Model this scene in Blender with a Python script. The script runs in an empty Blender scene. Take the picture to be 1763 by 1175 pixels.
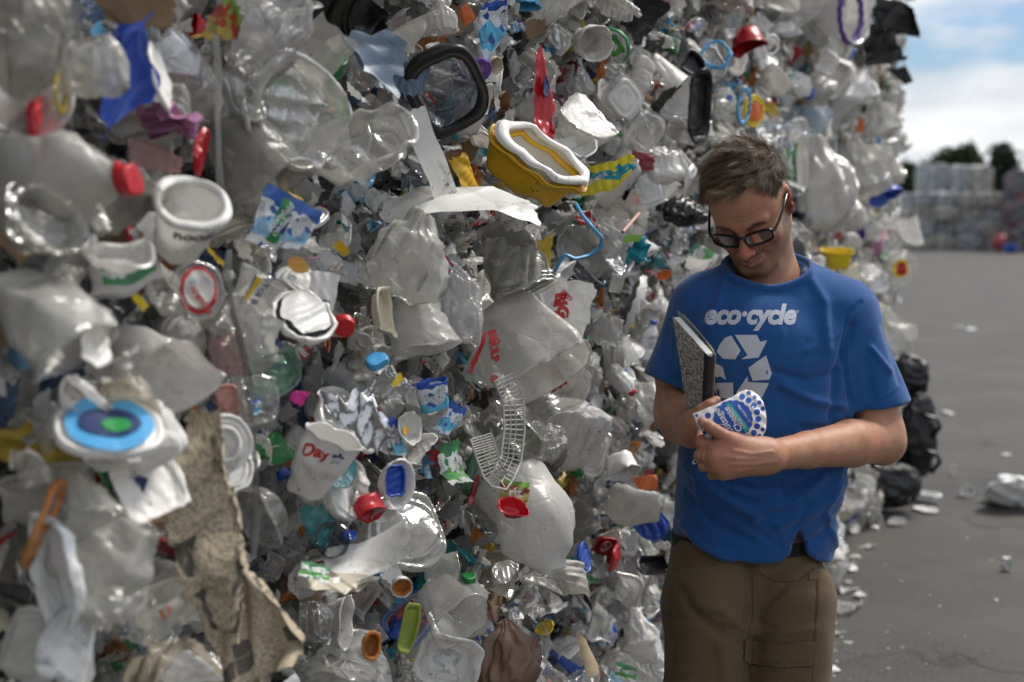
import bpy, bmesh, math, random
import numpy as np
from collections import Counter
from mathutils import Vector, Matrix
from mathutils.bvhtree import BVHTree

# ------------------------------------------------------------------ camera, sky, sun, exposure
SC = bpy.context.scene
COL = SC.collection
IW, IH, FPX = 1763.0, 1175.0, 2204.0
CAMZ = 1.6
PITCH = math.atan((587.5 - 375.0) / FPX)
cam_d = bpy.data.cameras.new('camera'); cam = bpy.data.objects.new('camera', cam_d); COL.objects.link(cam)
cam.location = (0, 0, CAMZ); cam.rotation_euler = (math.radians(90) - PITCH, 0, 0)
cam_d.sensor_width = 36.0; cam_d.lens = 36.0 * FPX / IW
cam_d.clip_start = 0.05; cam_d.clip_end = 2000
cam_d.dof.use_dof = True; cam_d.dof.focus_distance = 2.5; cam_d.dof.aperture_fstop = 2.8; cam_d.dof.aperture_blades = 9
SC.camera = cam
SC.view_settings.view_transform = 'Standard'; SC.view_settings.look = 'None'
SC.view_settings.exposure = 0.36; SC.view_settings.gamma = 1.0
SC.cycles.use_denoising = True
SC.cycles.max_bounces = 8; SC.cycles.transparent_max_bounces = 14; SC.cycles.diffuse_bounces = 3
SC.cycles.glossy_bounces = 3; SC.cycles.transmission_bounces = 4
SC.cycles.sample_clamp_indirect = 4.0; SC.cycles.caustics_reflective = False; SC.cycles.caustics_refractive = False

SUN_EL, SUN_AZ = math.radians(52), math.radians(58)      # azimuth clockwise from +Y towards +X
world = bpy.data.worlds.new('World'); SC.world = world; world.use_nodes = True
wt = world.node_tree; wt.nodes.clear()
def wn(t, **k):
    n = wt.nodes.new(t)
    for a, b in k.items(): setattr(n, a, b)
    return n
wo = wn('ShaderNodeOutputWorld'); bg = wn('ShaderNodeBackground'); bg.inputs[1].default_value = 0.115
sky = wn('ShaderNodeTexSky', sky_type='NISHITA', sun_disc=False, sun_elevation=SUN_EL, sun_rotation=SUN_AZ)
sky.air_density = 1.0; sky.dust_density = 1.5
tc = wn('ShaderNodeTexCoord'); mp = wn('ShaderNodeMapping'); mp.inputs['Scale'].default_value = (1.0, 1.0, 3.2)
mp.inputs['Location'].default_value = (5.81, 0.4, 0.62)
nz = wn('ShaderNodeTexNoise'); nz.inputs['Scale'].default_value = 3.6; nz.inputs['Detail'].default_value = 9; nz.inputs['Roughness'].default_value = 0.55
cr = wn('ShaderNodeValToRGB'); cr.color_ramp.elements[0].position = 0.42; cr.color_ramp.elements[1].position = 0.54
n2 = wn('ShaderNodeTexNoise'); n2.inputs['Scale'].default_value = 8; n2.inputs['Detail'].default_value = 6
cl = wn('ShaderNodeMix', data_type='RGBA'); cl.inputs[6].default_value = (5.4, 5.6, 5.9, 1); cl.inputs[7].default_value = (7.6, 7.6, 7.6, 1)
mx = wn('ShaderNodeMix', data_type='RGBA')
L = wt.links.new
L(tc.outputs['Generated'], mp.inputs[0]); L(mp.outputs[0], nz.inputs[0]); L(mp.outputs[0], n2.inputs[0])
sx = wn('ShaderNodeSeparateXYZ'); L(tc.outputs['Generated'], sx.inputs[0]); m1 = wn('ShaderNodeMapRange'); m1.inputs[1].default_value = .02; m1.inputs[2].default_value = .12; m1.inputs[3].default_value = .16; m1.inputs[4].default_value = 0
L(sx.outputs[2], m1.inputs[0]); ad = wn('ShaderNodeMath', operation='ADD'); L(nz.outputs[0], ad.inputs[0]); L(m1.outputs[0], ad.inputs[1]); L(ad.outputs[0], cr.inputs[0])
L(cr.outputs[0], mx.inputs[0]); n2r = wn('ShaderNodeMapRange'); n2r.inputs[1].default_value = .36; n2r.inputs[2].default_value = .62; L(n2.outputs[0], n2r.inputs[0]); L(n2r.outputs[0], cl.inputs[0])
sg = wn('ShaderNodeMix', data_type='RGBA', blend_type='MULTIPLY'); sg.inputs[0].default_value = 1; sg.inputs[7].default_value = (.54, .64, .75, 1); L(sky.outputs[0], sg.inputs[6]); L(sg.outputs[2], mx.inputs[6]); L(cl.outputs[2], mx.inputs[7]); L(mx.outputs[2], bg.inputs[0]); L(bg.outputs[0], wo.inputs[0])

sd = bpy.data.lights.new('sun', 'SUN'); sd.energy = 2.7; sd.angle = math.radians(16); sd.color = (1.0, 0.95, 0.88)
sun = bpy.data.objects.new('sun', sd); COL.objects.link(sun)
_sv = Vector((math.sin(SUN_AZ) * math.cos(SUN_EL), math.cos(SUN_AZ) * math.cos(SUN_EL), math.sin(SUN_EL)))
sun.rotation_euler = _sv.to_track_quat('Z', 'Y').to_euler(); sun.location = (4, 4, 8)

# ------------------------------------------------------------------ geometry from the photograph's perspective
_f = np.array([0, math.cos(PITCH), -math.sin(PITCH)]); _u = np.array([0, math.sin(PITCH), math.cos(PITCH)]); _r = np.array([1.0, 0, 0])
CAMP = np.array([0, 0, CAMZ])
def ray(px, py): return (px - 881.5) / FPX * _r + (587.5 - py) / FPX * _u + _f
def P(px, py, D): return CAMP + D * ray(px, py)          # a point D metres deep
def G(px, py, z=0.0):
    r = ray(px, py); t = (z - CAMZ) / r[2]; return CAMP + t * r
W0 = np.array([-0.6, 1.5, 0.0]); WD = np.array([0.46, 1.0, 0]) / math.hypot(0.46, 1)   # the bale wall's face
WN = np.array([WD[1], -WD[0], 0])                                                   # its outward normal
WU = np.array([0, 0, 1.0])
def wall_hit(px, py, out=0.0):
    r = ray(px, py); q = W0 + WN * out; t = np.dot(q - CAMP, WN) / np.dot(r, WN); return CAMP + t * r
def to_px(p):
    d = np.asarray(p) - CAMP; D = d @ _f
    return 881.5 + FPX * (d @ _r) / D, 587.5 - FPX * (d @ _u) / D, D

# ------------------------------------------------------------------ object helpers
def link(o, parent=None):
    COL.objects.link(o)
    if parent is not None: o.parent = parent
    return o
def mesh_from(name, V, F, uv=None, smooth=True, attrs=None):
    """F: list of (m,k) int arrays (k = 3 or 4)."""
    me = bpy.data.meshes.new(name)
    V = np.ascontiguousarray(V, dtype=np.float32); Fs = [np.asarray(f, dtype=np.int32) for f in (F if isinstance(F, (list, tuple)) else [F]) if len(f)]
    me.vertices.add(len(V)); me.vertices.foreach_set('co', V.ravel())
    loops = np.concatenate([f.ravel() for f in Fs]); tot = np.concatenate([np.full(len(f), f.shape[1], np.int32) for f in Fs])
    me.loops.add(len(loops)); me.loops.foreach_set('vertex_index', loops)
    me.polygons.add(len(tot)); st = np.concatenate([[0], np.cumsum(tot)[:-1]]).astype(np.int32)
    me.polygons.foreach_set('loop_start', st); me.polygons.foreach_set('loop_total', tot)
    me.polygons.foreach_set('use_smooth', np.full(len(tot), smooth))
    if uv is not None:
        l = me.uv_layers.new(name='UVMap'); l.data.foreach_set('uv', np.asarray(uv, np.float32)[loops].ravel())
    for k, a in (attrs or {}).items():
        a = np.asarray(a, np.float32)
        if a.ndim == 1: at = me.attributes.new(k, 'FLOAT', 'POINT'); at.data.foreach_set('value', a)
        else: at = me.attributes.new(k, 'FLOAT_COLOR', 'POINT'); at.data.foreach_set('color', np.c_[a, np.ones(len(a))].astype(np.float32).ravel())
    me.update(calc_edges=True); me.validate()
    return me
def add(name, V, F, mat, parent=None, uv=None, smooth=True, attrs=None):
    me = mesh_from(name, V, F, uv, smooth, attrs)
    if mat is not None: me.materials.append(mat)
    return link(bpy.data.objects.new(name, me), parent)
def tag(o, label=None, cat=None, group=None, kind=None):
    if label: o['label'] = label
    if cat: o['category'] = cat
    if group: o['group'] = group
    if kind: o['kind'] = kind
    return o
def empty(name, loc, M=None):
    o = bpy.data.objects.new(name, None); o.empty_display_size = 0.05
    if M is None: o.location = loc
    else:
        m = Matrix([[*M[0], loc[0]], [*M[1], loc[1]], [*M[2], loc[2]], [0, 0, 0, 1]]); o.matrix_world = m
    return link(o)
def grid_faces(nu, nv, off=0):
    """grid of (nv+1) rows x (nu+1) columns"""
    i = np.arange(nu); j = np.arange(nv); I, J = np.meshgrid(i, j); a = (J * (nu + 1) + I).ravel() + off
    return np.stack([a, a + 1, a + nu + 2, a + nu + 1], 1)
def vnoise(P_, seed=0):
    """smooth value noise in -1..1 at the points (n,3)"""
    P_ = np.asarray(P_, float); i = np.floor(P_).astype(np.int64); f = P_ - i; f = f * f * (3 - 2 * f)
    def h(a, b, c):
        n = (a * 73856093) ^ (b * 19349663) ^ (c * 83492791) ^ (seed * 2654435761 % 2147483647)
        n = (n ^ (n >> 13)) * 1274126177 & 0x7fffffff; n = (n ^ (n >> 15)) * 668265263 & 0x7fffffff
        return (n % 65536) / 32768.0 - 1
    r = 0
    for dx in (0, 1):
        for dy in (0, 1):
            for dz in (0, 1):
                w = (f[:, 0] if dx else 1 - f[:, 0]) * (f[:, 1] if dy else 1 - f[:, 1]) * (f[:, 2] if dz else 1 - f[:, 2])
                r = r + w * h(i[:, 0] + dx, i[:, 1] + dy, i[:, 2] + dz)
    return r
def fbm(P_, seed=0, o=3): return sum(vnoise(np.asarray(P_) * 2 ** k + 7.3 * k, seed + k) / 2 ** k for k in range(o))
def rotm(rx=0, ry=0, rz=0):
    rx, ry, rz = (math.radians(a) for a in (rx, ry, rz))
    X = np.array([[1, 0, 0], [0, math.cos(rx), -math.sin(rx)], [0, math.sin(rx), math.cos(rx)]])
    Y = np.array([[math.cos(ry), 0, math.sin(ry)], [0, 1, 0], [-math.sin(ry), 0, math.cos(ry)]])
    Z = np.array([[math.cos(rz), -math.sin(rz), 0], [math.sin(rz), math.cos(rz), 0], [0, 0, 1]])
    return Z @ X @ Y
def tube(pts, r, n=6, close=False):
    """V, F of a tube along pts; r a number or one per point"""
    pts = np.asarray(pts, float); m = len(pts); r = np.broadcast_to(np.asarray(r, float), (m,))
    T = np.gradient(pts, axis=0); T /= np.linalg.norm(T, axis=1)[:, None] + 1e-12
    up = np.array([0.13, 0.21, 0.97]); up = up if abs(T[0] @ up) < .9 else np.array([1.0, 0, 0])
    V = []; 
    for k in range(m):
        a = np.cross(T[k], up); a /= np.linalg.norm(a) + 1e-12; b = np.cross(T[k], a); up = -b if (-b) @ up > 0 else b
        th = np.linspace(0, 2 * math.pi, n + 1); V.append(pts[k] + r[k] * (np.outer(np.cos(th), a) + np.outer(np.sin(th), b)))
    return np.concatenate(V), grid_faces(n, m - 1)
def merge(parts):
    Vs, Fs, n = [], [], 0
    for V, F in parts:
        for f in (F if isinstance(F, list) else [F]): Fs.append(np.asarray(f) + n)
        Vs.append(V); n += len(V)
    return np.concatenate(Vs), Fs
def box_vf(c, s, R=None):
    g = np.array([[x, y, z] for x in (-.5, .5) for y in (-.5, .5) for z in (-.5, .5)]) * np.array(s)
    if R is not None: g = g @ np.asarray(R).T
    return g + np.array(c), np.array([[0, 1, 3, 2], [4, 6, 7, 5], [0, 4, 5, 1], [2, 3, 7, 6], [0, 2, 6, 4], [1, 5, 7, 3]])

_txt = {}
def text2d(s, size=1.0, bold=0.0, shear=0.0, cut=0.25, spacing=1.0):
    """flat triangles of the string, centred, cap height about .7*size; cut in a grid so that it can follow a curved surface"""
    key = (s, bold, shear, cut, spacing)
    if key not in _txt:
        c = bpy.data.curves.new('lettering', 'FONT'); c.body = s; c.size = 1.0; c.align_x = 'CENTER'; c.align_y = 'CENTER'
        c.offset = bold; c.shear = shear; c.space_character = spacing; c.resolution_u = 4
        o = bpy.data.objects.new('lettering', c); COL.objects.link(o)
        dg = bpy.context.evaluated_depsgraph_get(); me = bpy.data.meshes.new_from_object(o.evaluated_get(dg))
        bm = bmesh.new(); bm.from_mesh(me)
        xs = [v.co.x for v in bm.verts]; ys = [v.co.y for v in bm.verts]
        if xs:
            for ax, lo, hi in ((0, min(xs), max(xs)), (1, min(ys), max(ys))):
                k = math.ceil(lo / cut)
                while k * cut < hi:
                    co = Vector((k * cut, 0, 0)) if ax == 0 else Vector((0, k * cut, 0)); no = Vector((1, 0, 0)) if ax == 0 else Vector((0, 1, 0))
                    bmesh.ops.bisect_plane(bm, geom=bm.verts[:] + bm.edges[:] + bm.faces[:], plane_co=co, plane_no=no); k += 1
        bmesh.ops.triangulate(bm, faces=bm.faces[:])
        bm.verts.index_update()
        V = np.array([[v.co.x, v.co.y] for v in bm.verts]).reshape(-1, 2); F = np.array([[v.index for v in f.verts] for f in bm.faces]).reshape(-1, 3)
        bm.free(); bpy.data.objects.remove(o); bpy.data.curves.remove(c); bpy.data.meshes.remove(me)
        _txt[key] = (V, F)
    V, F = _txt[key]; return V * size, F

# ------------------------------------------------------------------ materials
class NT:
    def __init__(s, name):
        s.m = bpy.data.materials.new(name); s.m.use_nodes = True; s.t = s.m.node_tree; s.t.nodes.clear(); s.out = s.n('ShaderNodeOutputMaterial')
    def n(s, t, **k):
        x = s.t.nodes.new(t)
        for a, b in k.items(): setattr(x, a, b)
        return x
    def l(s, a, b): s.t.links.new(a, b)
    def coord(s, which='Object'): return s.n('ShaderNodeTexCoord').outputs[which]
    def noise(s, vec, scale, detail=3, rough=.5, dist=0):
        x = s.n('ShaderNodeTexNoise'); x.inputs['Scale'].default_value = scale; x.inputs['Detail'].default_value = detail
        x.inputs['Roughness'].default_value = rough; x.inputs['Distortion'].default_value = dist; s.l(vec, x.inputs['Vector']); return x.outputs[0]
    def ramp(s, fac, stops, interp='LINEAR'):
        x = s.n('ShaderNodeValToRGB'); r = x.color_ramp; r.interpolation = interp
        while len(r.elements) < len(stops): r.elements.new(0.5)
        for e, (p, c) in zip(r.elements, stops): e.position = p; e.color = (*c, 1) if not isinstance(c, (int, float)) else (c, c, c, 1)
        s.l(fac, x.inputs[0]); return x.outputs[0]
    def mix(s, fac, a, b, blend='MIX'):
        x = s.n('ShaderNodeMix', data_type='RGBA', blend_type=blend)
        for v, i in ((fac, 0), (a, 6), (b, 7)):
            if isinstance(v, (int, float)): x.inputs[i].default_value = v if i == 0 else (v, v, v, 1)
            elif isinstance(v, (tuple, list)): x.inputs[i].default_value = (*v, 1)
            else: s.l(v, x.inputs[i])
        return x.outputs[2]
    def math(s, op, a, b=0.0):
        x = s.n('ShaderNodeMath', operation=op)
        for v, i in ((a, 0), (b, 1)):
            if isinstance(v, (int, float)): x.inputs[i].default_value = v
            else: s.l(v, x.inputs[i])
        return x.outputs[0]
    def bump(s, h, strength=.3, dist=.002, normal=None):
        x = s.n('ShaderNodeBump'); x.inputs['Strength'].default_value = strength; x.inputs['Distance'].default_value = dist; s.l(h, x.inputs['Height'])
        if normal is not None: s.l(normal, x.inputs['Normal'])
        return x.outputs[0]
    def set(s, node, sock, v):
        if isinstance(v, (int, float)): node.inputs[sock].default_value = v
        elif isinstance(v, (tuple, list)): node.inputs[sock].default_value = (*v, 1) if len(v) == 3 and len(node.inputs[sock].default_value) == 4 else v
        else: s.l(v, node.inputs[sock])
    def bsdf(s, **k):
        x = s.n('ShaderNodeBsdfPrincipled')
        for a, v in k.items(): s.set(x, a.replace('_', ' '), v)
        return x
    def done(s, sh): s.l(sh, s.out.inputs['Surface']); return s.m

def dirt_fac(t, co, scale=14, lo=.56, hi=.72):
    return t.ramp(t.noise(co, scale, 6, .65, .4), [(lo, 0.0), (hi, 1.0)])
def speck_fac(t, co, scale=160):
    a = t.ramp(t.noise(co, scale, 2, .5), [(.66, 0.0), (.70, 1.0)]); b = t.ramp(t.noise(co, 9, 3), [(.48, 0.0), (.62, 1.0)])
    return t.math('MULTIPLY', a, b)
def thin(name, tint, body, haze, rough=.12, dirt=.35, gloss=1.0, bump=.30, trans=.33):
    """thin see-through or milky plastic: transparent, a share of scattering body, a clear coat"""
    t = NT(name); co = t.coord(); oi = t.n('ShaderNodeObjectInfo')
    tr = t.n('ShaderNodeBsdfTransparent'); t.set(tr, 'Color', tint)
    d = t.n('ShaderNodeBsdfDiffuse'); tl = t.n('ShaderNodeBsdfTranslucent')
    df = dirt_fac(t, co); var = t.math('ADD', t.math('MULTIPLY', oi.outputs['Random'], .25), .80)
    hv = t.n('ShaderNodeHueSaturation'); t.set(hv, 'Color', body); t.l(var, hv.inputs['Value'])
    c = t.mix(t.math('MULTIPLY', df, dirt), hv.outputs[0], (.23, .19, .15)); c = t.mix(t.math('MULTIPLY', speck_fac(t, co), .8), c, (.06, .05, .04))
    t.l(c, d.inputs[0]); t.l(c, tl.inputs[0])
    h = t.math('ADD', t.noise(co, 38, 4, .6, .6), t.math('MULTIPLY', t.noise(co, 130, 3, .6, 1.2), .4)); wr = t.n('ShaderNodeTexVoronoi', feature='DISTANCE_TO_EDGE'); wr.inputs['Scale'].default_value = 22; t.l(co, wr.inputs['Vector'])
    hh = t.math('ADD', h, t.math('MULTIPLY', t.ramp(wr.outputs[0], [(0, 0.0), (.12, 1.0)]), .5)); nb = t.bump(hh, bump, .004)
    for x in (d, tl): t.l(nb, x.inputs['Normal'])
    m1 = t.n('ShaderNodeMixShader'); m1.inputs[0].default_value = trans; t.l(d.outputs[0], m1.inputs[1]); t.l(tl.outputs[0], m1.inputs[2])
    m2 = t.n('ShaderNodeMixShader'); hz = t.math('ADD', t.math('MULTIPLY', t.noise(co, 6, 2), .25), haze - .10)
    hz = t.math('ADD', hz, t.math('MULTIPLY', df, dirt * .6)); hz = t.math('MINIMUM', hz, 1.0); t.l(hz, m2.inputs[0]); t.l(tr.outputs[0], m2.inputs[1]); t.l(m1.outputs[0], m2.inputs[2])
    g = t.n('ShaderNodeBsdfGlossy'); g.inputs['Roughness'].default_value = rough; t.l(nb, g.inputs['Normal']); t.set(g, 'Color', (.95, .95, .95))
    fr = t.n('ShaderNodeFresnel'); fr.inputs[0].default_value = 1.42; t.l(nb, fr.inputs['Normal'])
    f2 = t.math('MINIMUM', t.math('MULTIPLY', fr.outputs[0], .85 * gloss), .34)
    m3 = t.n('ShaderNodeMixShader'); t.l(f2, m3.inputs[0]); t.l(m2.outputs[0], m3.inputs[1]); t.l(g.outputs[0], m3.inputs[2])
    return t.done(m3.outputs[0])
def opaque(name, col, rough=.4, dirt=.5, metal=0.0, bump=.25, scale=14, spec=.5):
    t = NT(name); co = t.coord(); oi = t.n('ShaderNodeObjectInfo')
    hv = t.n('ShaderNodeHueSaturation'); t.set(hv, 'Color', col); t.l(t.math('ADD', t.math('MULTIPLY', oi.outputs['Random'], .3), .82), hv.inputs['Value'])
    c = t.mix(t.math('MULTIPLY', dirt_fac(t, co, scale), dirt), hv.outputs[0], (.20, .165, .13)); c = t.mix(t.math('MULTIPLY', speck_fac(t, co), .85), c, (.05, .042, .035))
    nb = t.bump(t.noise(co, 45, 4, .6, .5), bump, .003)
    return t.done(t.bsdf(Base_Color=c, Roughness=rough, Metallic=metal, Normal=nb, Specular_IOR_Level=spec).outputs[0])
def printed(name, cols, scale=1.0, lines=True, see=0.0):
    """label print: colour fields and rows of fine marks in the sheet's own UV"""
    t = NT(name); uv = t.coord('UV'); co = t.coord(); sp = t.n('ShaderNodeSeparateXYZ'); t.l(uv, sp.inputs[0])
    k = len(cols); c = t.ramp(t.math('ADD', sp.outputs[1], t.math('MULTIPLY', t.noise(uv, 3 * scale, 1), .5)), [(i / k * 1.2 + .1 if i else 0, q) for i, q in enumerate(cols)], 'CONSTANT')
    blob = t.ramp(t.noise(uv, 5 * scale, 1, .3, .3), [(.60, 0.0), (.615, 1.0)]); c = t.mix(blob, c, cols[-1])
    if lines:
        br = t.n('ShaderNodeTexBrick'); br.inputs['Scale'].default_value = 14; br.inputs['Mortar Size'].default_value = .02; br.inputs['Color1'].default_value = (0, 0, 0, 1); br.inputs['Color2'].default_value = (0, 0, 0, 1); br.inputs['Mortar'].default_value = (1, 1, 1, 1)
        br.inputs['Row Height'].default_value = .14; t.l(uv, br.inputs[0])
        w = t.ramp(t.noise(uv, 60, 1), [(.50, 0.0), (.52, 1.0)]); zone = t.ramp(t.noise(uv, 2.6, 0), [(.54, 0.0), (.55, 1.0)])
        c = t.mix(t.math('MULTIPLY', t.math('MULTIPLY', w, zone), t.math('MULTIPLY', br.outputs[0], -1.0) if False else .75), c, (.05, .05, .07))
    c = t.mix(t.math('MULTIPLY', dirt_fac(t, co), .55), c, (.2, .17, .14))
    nb = t.bump(t.noise(co, 40, 4, .6, .4), .3, .003); b = t.bsdf(Base_Color=c, Roughness=.38, Normal=nb)
    if see:
        tr = t.n('ShaderNodeBsdfTransparent'); m = t.n('ShaderNodeMixShader'); m.inputs[0].default_value = see; t.l(b.outputs[0], m.inputs[1]); t.l(tr.outputs[0], m.inputs[2]); return t.done(m.outputs[0])
    return t.done(b.outputs[0])

M = {}
M['clear'] = thin('clear plastic', (.90, .91, .90), (.84, .81, .76), 0.25, .10, gloss=1.0)
M['clear2'] = thin('hazy clear plastic', (.86, .87, .85), (.82, .79, .73), 0.42, .16, gloss=.85)
M['clear3'] = thin('grimy clear plastic', (.74, .73, .69), (.46, .45, .41), 0.4, .18, dirt=.75, gloss=.7)
M['cool'] = thin('bluish clear plastic', (.84, .90, .95), (.55, .62, .70), 0.3, .14, gloss=.8)
M['milky'] = thin('milky plastic', (.90, .90, .88), (.88, .86, .81), 0.86, .28, gloss=.7)
M['milky2'] = thin('greyish milky plastic', (.82, .82, .80), (.78, .75, .70), 0.68, .28, dirt=.55, gloss=.7)
M['film'] = thin('clear film', (.93, .93, .93), (.82, .81, .79), 0.4, .14, bump=.7, gloss=.9)
M['film2'] = thin('white film', (.9, .9, .9), (.86, .84, .80), 0.86, .3, bump=.6, gloss=.6)
M['cream_film'] = thin('yellowed film', (.85, .8, .7), (.55, .49, .38), 0.6, .3, dirt=.7, bump=.6)
M['green_clear'] = thin('green clear plastic', (.42, .72, .55), (.25, .48, .36), .45, .1)
M['teal_clear'] = thin('teal clear plastic', (.3, .7, .72), (.12, .48, .52), .6, .15)
M['pink_clear'] = thin('pink clear plastic', (.8, .55, .55), (.62, .36, .36), .5, .15)
M['smoke'] = thin('smoke grey plastic', (.35, .37, .40), (.10, .11, .13), .4, .07, dirt=.2)
M['amber'] = thin('amber film', (.7, .5, .2), (.45, .25, .07), .6, .2)
M['white'] = opaque('white plastic', (.84, .81, .76), .35)
M['white2'] = opaque('grubby white plastic', (.66, .65, .61), .45, .8)
M['foam'] = opaque('white foam', (.84, .84, .82), .8, .3)
M['cream'] = opaque('cream plastic', (.62, .56, .42), .5, .7)
M['paper'] = opaque('soiled white paper', (.62, .60, .55), .85, .8)
M['kraft'] = opaque('brown paper', (.30, .20, .12), .85, .5)
M['tan'] = opaque('tan paper', (.46, .36, .23), .85, .5)
M['black'] = opaque('black plastic', (.010, .010, .011), .38, .15)
M['blackfilm'] = opaque('black film', (.009, .009, .010), .30, .12, bump=.8)
M['navy'] = opaque('navy plastic', (.015, .035, .13), .4, .3)
M['blue'] = opaque('blue plastic', (.012, .075, .42), .35, .15)
M['royal'] = opaque('royal blue film', (.008, .055, .34), .45, .08)
M['sky_blue'] = opaque('sky blue plastic', (.07, .36, .68), .4, .2)
M['teal'] = opaque('teal plastic', (.02, .30, .40), .4, .3)
M['slate'] = opaque('slate blue film', (.10, .15, .22), .45, .3)
M['red'] = opaque('red plastic', (.50, .012, .018), .35, .2)
M['dark_red'] = opaque('dark red plastic', (.25, .02, .03), .4, .3)
M['orange'] = opaque('orange plastic', (.68, .15, .02), .35, .25)
M['dark_orange'] = opaque('burnt orange plastic', (.50, .18, .03), .4, .35)
M['yellow'] = opaque('yellow plastic', (.80, .58, .02), .35, .25)
M['mustard'] = opaque('mustard yellow plastic', (.70, .40, .01), .35, .35)
M['green'] = opaque('green plastic', (.02, .27, .06), .35, .2)
M['lime'] = opaque('lime green plastic', (.22, .52, .05), .4, .2)
M['olive'] = opaque('olive green plastic', (.22, .27, .04), .35, .3)
M['purple'] = opaque('purple plastic', (.13, .04, .30), .4, .2)
M['pink'] = opaque('pink film', (.55, .24, .42), .5, .3)
M['magenta'] = opaque('magenta plastic', (.55, .01, .22), .4, .2)
M['salmon'] = opaque('salmon pink plastic', (.62, .32, .26), .5, .5)
M['brown'] = opaque('brown film', (.20, .115, .075), .5, .2)
M['silver'] = opaque('silver foil', (.55, .55, .56), .32, .2, metal=.8, bump=.9)
M['steel'] = opaque('steel wire', (.30, .30, .29), .38, .3, metal=.9, bump=.1)
M['print_dairy'] = printed('dairy tub print', [(.80, .81, .80), (.30, .55, .75), (.80, .81, .8), (.03, .12, .42)])
M['print_red'] = printed('red white print', [(.78, .78, .76), (.55, .03, .03), (.78, .77, .75), (.50, .02, .03)])
M['print_green'] = printed('green white print', [(.75, .77, .72), (.10, .38, .08), (.78, .8, .76), (.04, .26, .08)])
M['print_snack'] = printed('snack bag print', [(.62, .33, .06), (.58, .42, .10), (.45, .06, .03), (.22, .45, .06)], 1.6)
M['print_yellow'] = printed('yellow teal print', [(.85, .72, .04), (.85, .74, .06), (.02, .33, .42), (.85, .72, .04)], 1.2, False)
M['print_news'] = printed('news print', [(.54, .43, .28), (.48, .38, .24), (.52, .42, .28), (.09, .08, .07)], 1.0)
def news():
    t = NT('newsprint'); uv = t.coord('UV'); co = t.coord(); c = t.mix(t.noise(uv, 4, 3), (.58, .49, .34), (.46, .37, .24))
    b = t.n('ShaderNodeTexBrick'); b.offset = 0; b.inputs['Scale'].default_value = 3.2; b.inputs['Mortar Size'].default_value = .012; b.inputs['Row Height'].default_value = .34; b.inputs['Color1'].default_value = (0, 0, 0, 1); b.inputs['Color2'].default_value = (1, 1, 1, 1); b.inputs['Mortar'].default_value = (.5, .5, .5, 1); t.l(uv, b.inputs[0])
    blk = t.ramp(b.outputs[0], [(.0, 1.0), (.17, 0.0)], 'CONSTANT'); c = t.mix(t.math('MULTIPLY', blk, .9), c, (.05, .045, .04))
    m_ = t.n('ShaderNodeMapping'); m_.inputs['Scale'].default_value = (26, 90, 1); t.l(uv, m_.inputs[0]); ln = t.ramp(t.noise(m_.outputs[0], 1.0, 1), [(.50, 0.0), (.56, 1.0)]); c = t.mix(t.math('MULTIPLY', ln, .7), c, (.13, .11, .09))
    c = t.mix(t.math('MULTIPLY', dirt_fac(t, co, 9), .5), c, (.16, .12, .08)); return t.done(t.bsdf(Base_Color=c, Roughness=.9, Normal=t.bump(t.noise(co, 40, 4, .6, .4), .35, .003)).outputs[0])
M['print_news'] = news()
M['print_cyan'] = printed('cyan print', [(.65, .80, .88), (.10, .50, .75), (.72, .78, .82), (.02, .10, .45)])
M['print_maroon'] = printed('maroon print', [(.72, .80, .86), (.42, .02, .05), (.45, .68, .82), (.40, .02, .04)], 1.0, False)
M['print_grey'] = printed('grey text print', [(.66, .65, .62), (.70, .69, .66), (.60, .6, .58), (.5, .5, .5)])
M['print_clear'] = printed('print on clear film', [(.7, .7, .7), (.5, .05, .05), (.7, .7, .7), (.05, .15, .5)], 1.3, True, .35)
M['print_dark'] = printed('dark label print', [(.03, .05, .10), (.5, .5, .45), (.02, .04, .1), (.35, .05, .03)])
def flat(name, c, r=.45): 
    t = NT(name); return t.done(t.bsdf(Base_Color=c, Roughness=r).outputs[0])
INK = {k: flat(k + ' ink', v) for k, v in dict(red=(.48, .02, .02), white=(.75, .76, .76), black=(.015, .015, .02), navy=(.012, .035, .16), blue=(.012, .09, .45), green=(.06, .33, .05), cyan=(.08, .42, .6), yellow=(.75, .5, .02), teal=(.04, .42, .40), grey=(.16, .16, .17), orange=(.65, .18, .03), shirtwhite=(.60, .63, .66)).items()}
# ------------------------------------------------------------------ crushing
class Crush:
    """one set of folds, bends and dents; every part of an item goes through the same one"""
    def __init__(s, rng, size, folds=4, amt=1.0, wob=.06, crease=.02, squash=None):
        s.size = size; s.f = []
        for _ in range(folds):
            n = rng.normal(size=3); n[2] *= .6; n /= np.linalg.norm(n); m = np.cross(n, rng.normal(size=3)); m /= np.linalg.norm(m)
            s.f.append((n, m, rng.uniform(.12, .42) * size, rng.uniform(.5, 1.35) * amt, rng.uniform(-.6, .6) * amt))
        s.w = [(rng.normal(size=3) * rng.uniform(1.5, 5) / size, rng.uniform(0, 6.28), rng.normal(size=3) * wob * size * .5) for _ in range(4)]
        s.c = [(rng.normal(size=3) * rng.uniform(4, 10) / size, rng.uniform(0, 6.28), rng.normal(size=3) * crease * size) for _ in range(4)]
        s.sq = squash
    def __call__(s, V):
        V = np.array(V, float)
        if s.sq is not None: V = V * np.array(s.sq)
        V0 = V.copy()
        for k, p, a in s.w: V += np.sin(V0 @ k + p)[:, None] * a
        for n, m, c, q, sh in s.f:
            d = np.maximum(V @ n - c, 0)[:, None]; V = V - n * d * q + m * d * sh
        for k, p, a in s.c: V += (1 - 2 * np.abs(np.sin(V0 @ k + p)))[:, None] * a
        return V
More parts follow.
